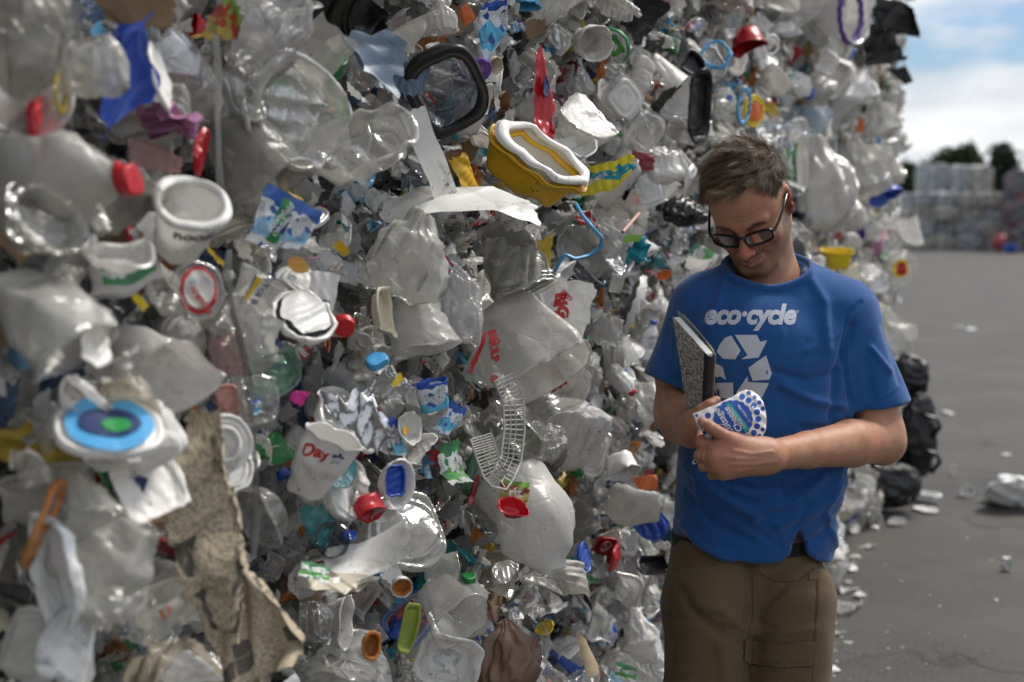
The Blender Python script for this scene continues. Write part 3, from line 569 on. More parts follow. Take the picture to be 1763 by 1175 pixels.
# ------------------------------------------------------------------ named items in the wall, taken one by one from the photograph
# (name, label, category, px, py, width px, generator, material, roll, tilt x, tilt y, out, seed, options)
T = dict
H = [
 ('plastic_film', 'crumpled royal blue plastic sheet hanging beside the silver bag', 'plastic sheet', 222, 128, 118, 'crumple', 'royal', 8, 10, 30, .09, 1, T(asp=1.7, folds=5, crease=.03)),
 ('plastic_film', 'crumpled pink film below the silver bag', 'plastic film', 288, 205, 92, 'crumple', 'pink', 30, 10, -20, .07, 2, T(asp=1.1, folds=6, crease=.05)),
 ('plastic_film', 'pale mauve clear film under the pink film', 'plastic film', 268, 268, 80, 'crumple', 'pink_clear', 10, 10, -10, .05, 3, T(asp=.9, folds=5)),
 ('plastic_lid', 'white half-moon of a folded lid edge beside the blue sheet', 'lid', 276, 138, 110, 'lid', 'white', 20, 10, 72, .07, 4, T(asp=1.2, folds=1)),
 ('foil_bag', 'creased silver-grey bag with crimped end near the upper left', 'bag', 320, 105, 95, 'crumple', 'silver', 5, 0, 15, .06, 5, T(asp=1.3, folds=5)),
 ('snack_bag', 'orange and green printed snack bag by the top wire', 'snack bag', 388, 42, 70, 'crumple', 'print_snack', -35, 10, 10, .08, 6, T(asp=1.6, folds=4)),
 ('paper_bag', 'tan paper bag jammed above the blue sheet', 'paper bag', 232, 18, 130, 'crumple', 'kraft', 0, 30, 0, .05, 7, T(asp=.6, folds=4)),
 ('plastic_lid', 'red lid seen edge on at the left, under the hanging bags', 'lid', 72, 225, 120, 'lid', 'red', 70, 60, 20, .04, 8, T(folds=2)),
 ('plastic_lid', 'red strip of a lid edge below the pink film', 'lid', 345, 262, 85, 'lid', 'red', 75, 74, 0, .05, 9, T(folds=1)),
 ('hanging_bag', 'large grey-clear bag bulging at the top left corner', 'bag', 62, 70, 150, 'pouch', 'clear3', 10, 80, 0, .12, 10, T(asp=.7, folds=3)),
 ('hanging_bag', 'clear bag with a yellow scrap inside, left of the blue sheet', 'bag', 145, 110, 120, 'pouch', 'clear2', -12, 85, 0, .12, 11, T(asp=.6, folds=3)),
 ('plastic_strip', 'curved yellow strip at the left of the clear bag', 'strip', 106, 160, 75, 'ring', 'yellow', 10, 20, 70, .10, 12, T(folds=1)),
 ('plastic_film', 'black film with a pale label at the top of the wall', 'black film', 590, 22, 190, 'crumple', 'blackfilm', 0, 20, 0, .07, 13, T(asp=.55, folds=4, crease=.04)),
 ('clamshell_lid', 'big rounded square clear lid smeared with dirt', 'container lid', 505, 190, 190, 'tray', 'clear2', -30, -8, 22, .10, 14, T(asp=.9, folds=1, sup=3.4, wob=.04)),
 ('clamshell_tray', 'long clear tray with a thick stepped rim, right of the green film', 'tray', 625, 255, 225, 'tray', 'clear2', 24, -48, 6, .12, 15, T(asp=.55, folds=2, sup=3.0, wob=.05, amt=.7)),
 ('container_lid', 'round clear lid with a dark seam beside the top wire', 'container lid', 425, 150, 120, 'lid', 'clear3', 12, 5, 50, .06, 16, T(folds=1)),
 ('plastic_tub', 'tall grimy clear tub with an amber stain by the wire', 'tub', 440, 275, 160, 'deep', 'clear3', 10, 70, 20, .05, 17, T(folds=3)),
 ('plastic_film', 'slate blue film draped at the top centre', 'plastic film', 640, 95, 95, 'crumple', 'slate', 60, 10, 30, .07, 18, T(asp=1.8, folds=4)),
 ('plastic_film', 'dark teal film tucked beside the slate blue film', 'plastic film', 690, 130, 60, 'crumple', 'slate', 85, 0, 20, .05, 19, T(asp=2.0, folds=3)),
 ('plastic_film', 'twisted green film with yellow tip above the clear tray', 'plastic film', 588, 195, 30, 'crumple', 'green', 20, 0, 0, .07, 20, T(asp=1.6, folds=5)),
 ('food_tray', 'clear oval tray with a heavy black rim, upper centre', 'tray', 768, 150, 190, 'tray', 'smoke', -65, 12, 38, .10, 21, T(asp=.72, folds=1, sup=3.0, wob=.03, amt=.5, extra=[('rim', 'black', 1.03, .0), ('rect', .1, .45, -.55, -.32, 'print_red', 'label')])),
 ('plastic_cup', 'violet cup rim beside the black-rimmed tray', 'cup', 812, 122, 70, 'lid', 'purple', -30, 50, 30, .06, 22, T(folds=1)),
 ('plastic_bowl', 'pale grey bowl below the violet cup rim', 'bowl', 828, 168, 58, 'bowl', 'white', -20, 20, 30, .08, 23, T(folds=1)),
 ('paper_cup', 'small rolled beige cup end above the pale grey bowl', 'cup', 845, 110, 30, 'cup', 'cream', 10, 20, 20, .08, 24, T(folds=0)),
 ('carton_piece', 'torn white carton with speckled dirt, left of the yellow scrap', 'carton', 742, 270, 75, 'card', 'paper', 22, 0, 25, .10, 25, T(asp=3.2, folds=1, amt=.5, texts=[('P.  1/11', .55, -2.6, .4, -70, 'grey')])),
 ('bucket_stack', 'flattened mustard yellow tubs nested under a white tub, upper middle', 'tub', 915, 292, 180, 'tub', 'mustard', -27, -52, 0, .15, 26, T(asp=.50, folds=0, wob=.04, squash=(1, 1, .62), extra=[('inner', 'tub', .97, .20, 'white2', 'inner_tub'), ('rim', 'mustard', 1.0, -.12), ('rim', 'white', .99, .22)])),
 ('plastic_scrap', 'mustard yellow folded scrap between the torn carton and the nested tubs', 'plastic scrap', 800, 300, 52, 'sheet', 'mustard', 20, 10, 40, .07, 27, T(asp=1.5, folds=3)),
 ('wrapper', 'yellow and teal wrapper on the pale cup, left of the man', 'wrapper', 1047, 302, 115, 'crumple', 'print_yellow', 12, 20, 0, .14, 28, T(asp=.55, folds=4, texts=[('AMAR', -.35, .05, .24, 15, 'white')])),
 ('plastic_cup', 'translucent pinkish cup lying under the yellow and teal wrapper', 'cup', 1062, 318, 95, 'cup', 'milky2', 30, -70, 0, .08, 29, T(folds=2, squash=(1, .5, 1))),
 ('plastic_wrapper', 'bright red folded film with a blue patch', 'wrapper', 932, 160, 52, 'crumple', 'red', 8, 0, 25, .11, 30, T(asp=2.3, folds=4)),
 ('bottle_cap', 'blue disc tucked in the bright red film', 'cap', 940, 148, 26, 'plate', 'navy', 10, 20, 60, .125, 31, T(folds=0, asp=1.6)),
 ('plastic_bag', 'blue and white printed bag hanging at the top centre', 'bag', 852, 52, 56, 'crumple', 'print_cyan', 8, 0, 10, .11, 32, T(asp=2.0, folds=5)),
 ('paper_bag', 'small brown paper fold at the top centre', 'paper bag', 922, 48, 48, 'sheet', 'kraft', 10, 20, 0, .07, 33, T(asp=.7, folds=3)),
 ('orange_fragment', 'orange plastic fragment at the top, left of the blue and white bag', 'plastic fragment', 803, 25, 32, 'sheet', 'orange', 30, 0, 0, .05, 34, T(asp=1.2, folds=3)),
 ('plastic_cup', 'crushed white cup with its base showing, top centre right', 'cup', 1014, 72, 62, 'cup', 'white', 15, 10, 10, .12, 35, T(folds=2)),
 ('yogurt_tub', 'round tub with a green and blue label right of the white cup', 'tub', 1058, 78, 62, 'lid', 'print_green', 20, 10, -40, .09, 36, T(folds=1)),
 ('plastic_jug', 'white jug with a red logo patch above the pale crumpled bowl', 'jug', 1000, 215, 105, 'jug', 'milky', -60, 60, 0, .09, 37, T(folds=3, extra=[('rect', -.3, .4, -1.2, -.5, 'print_red', 'label')])),
 ('foam_bowl', 'crumpled white foam bowl above the nested yellow tubs', 'bowl', 985, 258, 88, 'bowl', 'foam', 0, -50, 0, .10, 38, T(folds=3)),
 ('torn_board', 'long ragged white board jutting out below the nested yellow tubs', 'board', 795, 355, 215, 'card', 'white2', 10, -62, 12, .15, 39, T(asp=.42, folds=1, amt=.4, nu=30)),
 ('frayed_paper', 'frayed clump of white shreds at the tip of the ragged board', 'paper shreds', 884, 372, 62, 'crumple', 'paper', 10, 0, 0, .20, 40, T(asp=.7, folds=9, crease=.09)),
 ('plastic_cup', 'frosted cup with bold black lettering and a grey rim, tilted by the wire', 'cup', 318, 388, 125, 'deep', 'milky', 25, -38, 24, .13, 41, T(folds=1, amt=.6, wob=.03, texts=[('noosa', -.22, -.42, .52, -6, 'black', .04)], extra=[('rim', 'white2', 1.02, .0)])),
 ('yogurt_tub', 'yogurt tub with a green and navy label, flattened and wrapped in film', 'tub', 487, 385, 128, 'card', 'print_dairy', -25, 0, 15, .11, 42, T(asp=.95, folds=1, amt=.6, nu=26, wob=.03, extra=[('rect', -.62, .15, -.7, .8, 'green', 'label_band'), ('rect', -.5, .28, -.32, .42, 'navy', 'label_panel')], texts=[('Stonyfield', -.1, .18, .30, 68, 'white', .02), ('ORGANIC', .12, .02, .22, 68, 'white'), ('MILK', .62, -.25, .3, 60, 'red', .03), ('$', .42, -.5, .3, 30, 'navy')])),
 ('plastic_cup', 'clear cup bottom printed with a red ring and small lettering', 'cup', 340, 502, 100, 'lid', 'clear2', 0, 6, 18, .10, 43, T(folds=0, wob=.02, extra=[('disc', 0, .05, .74, .80, 'red', 'printed_ring', .0004), ('disc', 0, .05, .60, .66, 'clear3', 'printed_centre', .0012), ('disc', 0.0, .1, .58, .64, 'paper', 'printed_field', .0016)], texts=[("Wendy's", -.02, -.22, .36, -52, 'red', .03), ('OLD', -.32, .28, .2, 50, 'cyan', .02)])),
 ('plastic_cup', 'clear cup with a yellow and navy lettered band between two wires', 'cup', 440, 505, 80, 'deep', 'clear', -18, -80, 10, .08, 44, T(folds=1, amt=.5, wob=.03, extra=[('rect', -.35, -.15, -1.5, .0, 'yellow', 'printed_band'), ('rect', -.42, -.36, -1.5, .0, 'navy', 'printed_band')], texts=[('DUTCH BROS', .08, -.72, .34, -90, 'navy', .03)])),
 ('plastic_cup', 'big slanted clear cup full of pale residue, left edge', 'cup', 80, 550, 205, 'deep', 'clear', 38, 62, 0, .17, 45, T(folds=4, amt=.7, wob=.04, crease=.012, squash=(1, .8, 1), extra=[('inner', 'cup', .86, -.1, 'milky2', 'inner_cup')])),
 ('plastic_plate', 'white rim piece on the end of the big slanted cup', 'plate', 160, 590, 105, 'plate', 'white', 30, 10, 55, .20, 46, T(folds=1)),
 ('tub_lid', 'light blue printed tub lid with a thick white rim, lower left', 'lid', 188, 738, 178, 'lid', 'white', -6, -52, 0, .19, 47, T(asp=.8, sup=2.6, folds=0, wob=.012, crease=.002, extra=[('disc', 0, 0, .84, .84, 'sky_blue', 'printed_top', .004), ('disc', 0, -.02, .6, .42, 'navy', 'printed_patch', .006), ('disc', .12, -.12, .28, .2, 'green', 'printed_leaf', .0075)])),
 ('plastic_tray', 'green clear tray in the middle left, under the square tag', 'tray', 468, 648, 105, 'tray', 'green_clear', 10, 10, 10, .09, 48, T(folds=2, asp=.9)),
 ('clamshell_tray', 'small clear tray with a blue bar code sticker', 'tray', 442, 690, 72, 'tray', 'clear', 4, 5, 12, .12, 49, T(asp=1.35, folds=1, amt=.4, extra=[('rect', -.3, .25, -.5, .3, 'print_cyan', 'sticker')])),
 ('foam_tray', 'salmon pink foam piece between two wires', 'foam tray', 392, 695, 62, 'shallow', 'salmon', 0, 10, 10, .08, 50, T(folds=2, asp=1.1)),
 ('plastic_sheet', 'dusky pink clear sheet under the printed cup', 'plastic sheet', 395, 610, 62, 'sheet', 'pink_clear', 6, 0, 12, .06, 51, T(asp=1.7, folds=2)),
 ('tub_lid', 'white tub lid with moulded ribs and dirt, left of the wire', 'lid', 385, 765, 98, 'lid', 'white', 10, 14, 12, .13, 52, T(folds=1, amt=.4, wob=.03, rib=.01, extra=[('rim', 'white', .62, .05)])),
 ('tub_lid', 'white speckled lid wedged under the ribbed lid', 'lid', 395, 812, 90, 'lid', 'white2', 0, -20, 12, .10, 53, T(folds=1)),
 ('yogurt_tub', 'white tub side lettered ON next to the fruit label', 'tub', 553, 505, 62, 'card', 'white', -12, 0, 18, .09, 54, T(asp=1.3, folds=1, texts=[('ON', .45, -.55, .5, 5, 'navy', .03)])),
 ('food_label', 'clear film with a round fruit label above the dark-rimmed lid', 'label', 512, 462, 78, 'sheet', 'clear', -25, 0, 10, .11, 55, T(asp=1.0, folds=1, amt=.5, extra=[('disc', 0, .2, .62, .42, 'print_snack', 'label_print'), ('rect', -.3, .3, -.8, -.4, 'print_grey', 'label_print')])),
 ('tub_lid', 'white oval lid with a black lining and a teal stripe', 'lid', 524, 545, 112, 'lid', 'white', -14, -42, 6, .12, 56, T(folds=1, amt=.4, extra=[('disc', 0, 0, .8, .8, 'print_grey', 'lid_window', .004), ('rect', -.12, .12, -.75, .6, 'teal', 'stripe'), ('rim', 'black', .86, .03)])),
 ('flattened_carton', 'cream carton crushed flat and standing on end, centre', 'carton', 662, 538, 70, 'tray', 'cream', 4, 10, 58, .11, 57, T(asp=1.5, folds=2)),
 ('plastic_tub', 'tall frosted tub with fine ribs, centre', 'tub', 718, 560, 125, 'deep', 'milky2', 4, 80, 10, .12, 58, T(folds=2, wob=.04, rib=.012, ribk=40)),
 ('hanging_bag', 'smooth clear bag hanging down above the tall frosted tub', 'bag', 705, 440, 150, 'pouch', 'clear2', -20, 85, 0, .13, 59, T(asp=.45, folds=3)),
 ('ice_bag', 'clear bag with a maroon label lettered RE and NG', 'bag', 752, 468, 92, 'crumple', 'film', -25, 0, 0, .13, 60, T(asp=1.1, folds=2, amt=.6, extra=[('rect', -.6, .55, .1, .75, 'print_maroon', 'label')], texts=[('RE', .25, .42, .36, -60, 'white', .04), ('NG', -.2, .34, .34, -60, 'white', .04)])),
 ('hanging_bag', 'wrinkled clear bag bulging below the maroon label', 'bag', 775, 525, 120, 'pouch', 'film', 10, 80, 0, .12, 61, T(asp=.6, folds=5)),
 ('plastic_cup', 'flattened translucent cup with big red block lettering', 'cup', 970, 528, 112, 'sheet', 'milky', -12, 0, 10, .17, 62, T(asp=1.0, folds=1, amt=.25, wob=.02, texts=[('SUPER', .12, .42, .22, -28, 'red', .03), ('BIG', -.02, .02, .62, -70, 'red', .07), ('GULP', -.48, .1, .54, -70, 'red', .07)])),
 ('drink_bag', 'clear film with red block lettering and a red stripe', 'film', 842, 612, 88, 'sheet', 'clear3', -22, 0, 15, .14, 63, T(asp=1.5, folds=1, amt=.5, wob=.03, texts=[('BIG', -.18, .9, .50, -55, 'red', .06), ('GULP', .0, .35, .46, -55, 'red', .06), ('G', .62, -.85, .5, -30, 'red', .06)], extra=[('rect', -.75, -.55, -1.0, 1.0, 'red', 'stripe')])),
 ('plastic_container', 'long slanted clear container with a pale label, right of centre', 'container', 905, 590, 175, 'deep', 'milky2', 28, 60, 0, .14, 64, T(asp=.8, sup=3.2, folds=2, wob=.04, amt=.6)),
 ('plastic_tub', 'round translucent tub holding a red scrap', 'tub', 962, 650, 100, 'tub', 'clear2', -10, 20, 0, .13, 65, T(folds=1, amt=.5)),
 ('red_scrap', 'soft red scrap inside the round translucent tub', 'plastic scrap', 960, 650, 34, 'crumple', 'red', 10, 0, 0, .145, 66, T(folds=5, asp=1.4)),
 ('hanging_bag', 'cluster of clear layered cups above the big slanted container', 'cup', 880, 440, 110, 'cup', 'clear3', 20, 70, 0, .10, 67, T(folds=3, extra=[('inner', 'cup', .95, .12, 'clear3', 'inner_cup'), ('inner', 'cup', .9, .25, 'clear2', 'inner_cup')])),
 ('foil_film', 'crumpled silver film in the centre of the wall', 'foil', 618, 728, 118, 'crumple', 'silver', 20, 10, 0, .12, 70, T(asp=1.2, folds=6, crease=.05)),
 ('foil_film', 'silver snack film with a yellow mark, above the red triangle', 'foil', 668, 662, 105, 'crumple', 'silver', 8, 20, 0, .13, 71, T(asp=.45, folds=4, crease=.04)),
 ('yellow_scrap', 'small bright yellow patch on the silver film', 'plastic scrap', 684, 655, 32, 'sheet', 'yellow', 40, 0, 0, .165, 72, T(asp=.6, folds=2)),
 ('plastic_scrap', 'magenta scrap left of the silver film', 'plastic scrap', 515, 682, 30, 'sheet', 'magenta', -30, 0, 0, .12, 73, T(asp=1.1, folds=2)),
 ('plastic_scrap', 'red triangle of film below the silver film', 'plastic scrap', 640, 712, 34, 'sheet', 'red', 45, 0, 20, .11, 74, T(asp=1.5, folds=2)),
 ('bottle_cap', 'blue cap shape under the cream carton', 'cap', 649, 622, 38, 'cap', 'sky_blue', 10, -50, 0, .12, 75, T(folds=1)),
 ('plastic_lid', 'shiny red cap above the orange ring, centre', 'lid', 592, 562, 38, 'cap', 'red', 0, 30, 0, .10, 76, T(folds=0)),
 ('plastic_ring', 'orange ring beside the red cap', 'ring', 565, 590, 26, 'ring', 'orange', 0, 10, 60, .09, 77, T(folds=1, asp=1.5)),
 ('yogurt_tub', 'cyan tub side covered with small print', 'tub', 744, 682, 62, 'deep', 'print_cyan', 10, -74, 0, .12, 78, T(folds=1, amt=.5, squash=(1, .6, 1))),
 ('wrapper', 'blue and white wrapper corner under the cyan tub', 'wrapper', 776, 722, 46, 'sheet', 'print_cyan', -35, 0, 0, .13, 79, T(asp=1.8, folds=2, amt=.5)),
 ('wrapper', 'navy and white printed wrapper left of the yellow-stained cup', 'wrapper', 672, 755, 45, 'sheet', 'print_cyan', 15, 0, 10, .11, 80, T(asp=1.9, folds=2)),
 ('plastic_cup', 'white cup with a yellow stain inside, below centre', 'cup', 702, 740, 62, 'bowl', 'white2', 35, 10, 40, .14, 81, T(folds=1, asp=.8, extra=[('disc', 0, 0, .3, .2, 'mustard', 'stain', .003)])),
 ('tub_lid', 'small white square cup base under the yellow-stained cup', 'cup', 722, 778, 66, 'tub', 'white', 5, -25, 0, .15, 82, T(folds=1, sup=3.5, asp=.8)),
 ('plastic_cup', 'split white cup with red script lettering', 'cup', 548, 800, 105, 'cup', 'white', -12, -60, 15, .13, 83, T(folds=1, amt=.6, squash=(1, .6, 1), texts=[('Day', -.42, -.55, .55, 15, 'red', .04), ('*', .28, -.62, .8, 0, 'navy', .03)])),
 ('tub_lid', 'stack of white round lids seen at a slant, below the lettered cup', 'lid', 596, 838, 112, 'lid', 'white2', 30, 20, 42, .09, 84, T(folds=0, extra=[('inner', 'lid', .98, -.12, 'white', 'second_lid'), ('inner', 'lid', .97, -.24, 'clear2', 'third_lid')])),
 ('plastic_tray', 'teal clear plate behind the lettered cup', 'tray', 580, 800, 92, 'plate', 'teal_clear', 10, 10, 40, .10, 85, T(folds=1)),
 ('plastic_tray', 'ragged teal clear piece below the white lids', 'tray', 555, 905, 70, 'sheet', 'teal_clear', 0, 0, 10, .07, 86, T(folds=2, asp=1.2)),
 ('plastic_cup', 'white oval cup lined with a bright blue tray', 'cup', 678, 832, 58, 'tub', 'white', 0, 12, 22, .15, 87, T(asp=1.45, folds=0, wob=.03)),
 ('blue_tray', 'bright blue moulded tray sitting in the white oval cup', 'tray', 680, 828, 36, 'tray', 'blue', 0, 10, 18, .168, 88, T(asp=1.5, folds=0, rib=.02, ribk=10)),
 ('plastic_tub', 'dark red tub on its side beside the blue-lined cup', 'tub', 634, 872, 62, 'tub', 'red', 20, 70, 0, .13, 89, T(folds=1)),
 ('plastic_bottle', 'grey translucent bottle end beside the dark red tub', 'bottle', 660, 880, 44, 'tub', 'milky2', 10, 60, 0, .14, 90, T(folds=1)),
 ('bottle_cap', 'small blue cap below the dark red tub', 'cap', 602, 922, 22, 'cap', 'blue', 0, -50, 0, .12, 91, T(folds=0)),
 ('board_piece', 'flat white speckled board with a pointed end', 'board', 636, 955, 165, 'card', 'white2', 8, -48, -12, .17, 92, T(asp=.62, folds=1, amt=.5)),
 ('plastic_lid', 'wide clear lid with a layered rim beside the pointed board', 'container lid', 695, 915, 165, 'lid', 'clear2', 20, -25, 20, .13, 93, T(folds=1, amt=.6, asp=.9)),
 ('plastic_bottle', 'dark clear bottle base with a glint, left of the pointed board', 'bottle', 570, 935, 60, 'tub', 'smoke', 0, -20, 0, .09, 94, T(folds=1)),
 ('newspaper', 'large crumpled yellowed newspaper with black patches', 'newspaper', 368, 905, 165, 'crumple', 'print_news', -12, 0, 15, .19, 95, T(asp=2.1, folds=5, crease=.03)),
 ('newspaper', 'second crumpled newspaper sheet at the foot of the first', 'newspaper', 425, 1080, 185, 'crumple', 'print_news', 20, 0, -15, .20, 96, T(asp=1.3, folds=5, crease=.035)),
 ('newspaper', 'narrow twist of newspaper beside the white plate', 'newspaper', 322, 800, 62, 'crumple', 'tan', 10, 0, 0, .13, 97, T(asp=1.6, folds=6, crease=.05)),
 ('plastic_plate', 'white square plate folded over, left of the newspaper', 'plate', 258, 835, 132, 'plate', 'white', 25, -15, 30, .15, 98, T(sup=4, folds=2, amt=.8)),
 ('corrugated_paper', 'brown corrugated pad under the white square plate', 'corrugated pad', 290, 892, 82, 'card', 'kraft', 0, 0, 10, .09, 99, T(asp=.5, folds=1)),
 ('plastic_scrap', 'dark red scrap left of the big newspaper', 'plastic scrap', 292, 940, 60, 'sheet', 'dark_red', -30, 10, 0, .10, 100, T(asp=.6, folds=3)),
 ('plastic_bag', 'clear printed bag with a red ring mark, lower left', 'bag', 150, 870, 105, 'pouch', 'clear2', 10, 85, 0, .14, 101, T(asp=.6, folds=3, extra=())),
 ('plastic_scrap', 'navy patch of label right of the red-marked bag', 'plastic scrap', 225, 842, 52, 'sheet', 'navy', -10, 0, 0, .13, 102, T(asp=1.5, folds=2)),
 ('hanging_bag', 'large slanting clear bag in the lower left', 'bag', 170, 960, 190, 'pouch', 'clear2', 40, 80, 0, .15, 103, T(asp=.45, folds=4)),
 ('paper_wrapper', 'crumpled white paper with wavy grey print, lower left', 'paper', 120, 1100, 150, 'crumple', 'print_grey', 0, 0, 0, .14, 104, T(asp=.9, folds=6)),
 ('plastic_cup', 'crushed clear cup with an orange letter, lower left', 'cup', 290, 1060, 110, 'deep', 'clear2', 10, -70, 0, .13, 105, T(folds=2, texts=[('U', -.1, -.35, .6, 0, 'orange', .05)])),
 ('plastic_bag', 'white bag edge curling at the bottom left', 'bag', 325, 1150, 115, 'crumple', 'film2', 0, 30, 0, .15, 106, T(asp=.6, folds=5)),
 ('plastic_strip', 'brown-orange curved strip at the left edge', 'strip', 72, 905, 110, 'ring', 'dark_orange', -25, 10, 72, .12, 107, T(folds=1, asp=1.5)),
 ('pouch_pack', 'beige folded pouch with a leafy green print', 'pouch', 590, 1003, 150, 'card', 'cream', -14, -35, 0, .15, 108, T(asp=.36, folds=2, crease=.02, nu=30)),
 ('soup_label', 'green leafy label end on the beige folded pouch', 'label', 542, 985, 62, 'sheet', 'print_green', -20, -20, 0, .16, 109, T(asp=.6, folds=1)),
 ('plastic_bottle', 'clear bottle with a bright green cap, bottom centre', 'bottle', 808, 1040, 62, 'bottle', 'clear2', 6, -58, 0, .12, 110, T(folds=1, amt=.3, wob=.02, extra=[('cap', .40, .80, 'green')])),
 ('orange_cup', 'burnt orange oval cup opening at the bottom centre', 'cup', 637, 1110, 34, 'tub', 'dark_orange', 0, 15, 10, .16, 111, T(asp=1.6, folds=0, wob=.05, extra=[('rim', 'dark_orange', 1.05, 0)])),
 ('olive_tray', 'olive green long tray standing on end, bottom centre', 'tray', 703, 1082, 36, 'tray', 'olive', -14, 10, 30, .15, 112, T(asp=2.4, folds=0)),
 ('paper_bag', 'brown plastic bag gathered to a point at the bottom edge', 'bag', 872, 1128, 115, 'pouch', 'brown', 0, 85, 0, .17, 113, T(asp=.8, folds=1, crease=.01)),
 ('white_jug', 'large ribbed white flattened jug, lower centre right', 'jug', 915, 895, 165, 'jug', 'milky', 20, 70, 0, .13, 114, T(asp=.6, folds=2, amt=.7, rib=.012, ribk=18)),
 ('red_bowl', 'bright red folded bowl edge under a printed wrapper', 'bowl', 882, 878, 64, 'bowl', 'red', -15, -40, 0, .18, 115, T(folds=1, asp=.6)),
 ('wrapper', 'green and gold wrapper above the red bowl', 'wrapper', 886, 845, 60, 'sheet', 'print_snack', -8, 0, 10, .16, 116, T(asp=.75, folds=1, amt=.5, texts=[('riz', 0, 0, .8, 5, 'white', .03)])),
 ('green_bag', 'green and white bag panel, right of centre bottom', 'bag', 783, 795, 46, 'sheet', 'print_green', 4, 0, 12, .10, 117, T(asp=2.4, folds=2)),
 ('plastic_lid', 'maroon strip beside the green and white bag', 'strip', 815, 845, 60, 'plate', 'dark_red', 70, 72, 0, .09, 118, T(folds=1, asp=1.2)),
 ('milk_jug', 'clear jug on its side with a red logo, left of the man at hip height', 'jug', 1085, 868, 82, 'jug', 'milky2', -80, 80, 0, .10, 119, T(folds=2, extra=[('rect', -.3, .3, -.9, -.4, 'red', 'label')])),
 ('plastic_lid', 'round royal blue lid under the clear jug', 'lid', 1121, 903, 60, 'lid', 'blue', 0, 10, 10, .12, 120, T(folds=0)),
 ('plastic_lid', 'blue curved lid edge in the lower middle', 'lid', 1006, 960, 50, 'lid', 'blue', 10, 10, 58, .11, 121, T(folds=0, asp=1.1)),
 ('milk_carton', 'white carton with a red stripe, left of the man at waist height', 'carton', 1068, 803, 62, 'tub', 'white', 15, 70, 0, .11, 122, T(folds=1, extra=[('rect', -.15, .15, -1.0, -.1, 'red', 'stripe')])),
 ('plastic_scrap', 'orange fragments beside the red striped carton', 'plastic scrap', 1110, 832, 44, 'crumple', 'orange', 0, 0, 0, .10, 123, T(folds=4, asp=.7)),
 ('net_bag', 'teal mesh bag with a green edge, centre right', 'bag', 1098, 432, 46, 'crumple', 'teal', 10, 0, 0, .13, 124, T(folds=6, asp=1.1, crease=.06)),
 ('plastic_scrap', 'bright green edge on top of the teal mesh bag', 'plastic scrap', 1092, 410, 48, 'sheet', 'lime', 5, 0, 0, .14, 125, T(folds=2, asp=.3)),
 ('plastic_tray', 'black ribbed tray wedged upright, top right of centre', 'tray', 1204, 182, 64, 'tray', 'black', 0, 10, 50, .12, 126, T(asp=2.0, folds=1, rib=.02, ribk=30)),
 ('plastic_film', 'long black film hanging left of the ribbed tray', 'black film', 1132, 190, 42, 'crumple', 'blackfilm', -4, 0, 20, .09, 127, T(asp=4.0, folds=3)),
 ('plastic_film', 'black film draped at the top right of centre', 'black film', 1110, 25, 80, 'crumple', 'blackfilm', -40, 0, 20, .09, 128, T(asp=1.2, folds=4)),
 ('plastic_bag', 'black bag lump left of the man\'s hair', 'bag', 1178, 362, 62, 'pouch', 'blackfilm', 0, 30, 0, .09, 129, T(folds=4, asp=.7)),
 ('ring_lid', 'light blue ring lid above the man\'s hair', 'lid', 1281, 182, 52, 'ring', 'sky_blue', 0, 10, 55, .14, 130, T(folds=0, asp=1.3)),
 ('ring_lid', 'orange and yellow round lid right of the light blue ring', 'lid', 1299, 192, 50, 'lid', 'yellow', 0, 5, 40, .12, 131, T(folds=0, asp=1.05, extra=[('disc', 0, 0, .68, .68, 'orange', 'printed_top', .003)])),
 ('ring_lid', 'bright blue rim of a clear lid near the top', 'lid', 1232, 95, 56, 'ring', 'sky_blue', 10, -30, 0, .12, 132, T(folds=1)),
 ('plastic_bag', 'white bag with a red stripe, left of the man\'s head', 'bag', 1146, 285, 68, 'pouch', 'milky', 0, 85, 0, .13, 133, T(folds=3, asp=.6)),
 ('plastic_scrap', 'dull red film behind the striped white bag', 'plastic scrap', 1106, 278, 44, 'sheet', 'dark_red', -10, 0, 0, .08, 134, T(folds=2, asp=.9)),
 ('plastic_scrap', 'dull red patch low behind the pinkish cup', 'plastic scrap', 1090, 345, 32, 'sheet', 'red', 10, 0, 0, .08, 135, T(folds=2, asp=.6)),
 ('plastic_tub', 'milky tub with a thick purple rim at the top right', 'tub', 1442, 28, 95, 'deep', 'milky', 20, 20, 50, .16, 136, T(folds=0, extra=[('rim', 'purple', 1.04, -.3)])),
 ('plastic_tub', 'red tub wall beside the white ring, near the top', 'tub', 1287, 70, 60, 'tub', 'red', 10, 60, 0, .08, 137, T(folds=2)),
 ('ring_lid', 'thin white ring over the red tub', 'ring', 1327, 78, 36, 'ring', 'white', 10, 10, 30, .14, 138, T(folds=0)),
 ('hanging_bag', 'big pale clear bag to the right of the man\'s hair', 'bag', 1418, 318, 130, 'pouch', 'milky2', 0, 75, 0, .15, 139, T(folds=3, asp=.8)),
 ('hanging_bag', 'big pale clear bag above the deep blue tub', 'bag', 1490, 285, 115, 'pouch', 'clear2', 20, 75, 0, .16, 140, T(folds=3, asp=.8)),
 ('blue_tub', 'deep blue tub at the far end of the wall', 'tub', 1520, 328, 62, 'tub', 'blue', 20, 70, 0, .14, 141, T(folds=1)),
 ('yellow_tub', 'bright yellow tub lying above the man\'s shoulder', 'tub', 1440, 446, 56, 'tub', 'yellow', 0, -70, 0, .15, 142, T(folds=0, asp=.5, sup=3)),
 ('orange_scrap', 'orange scrap beside the deep blue tub', 'plastic scrap', 1539, 316, 22, 'crumple', 'orange', 0, 0, 0, .14, 143, T(folds=3)),
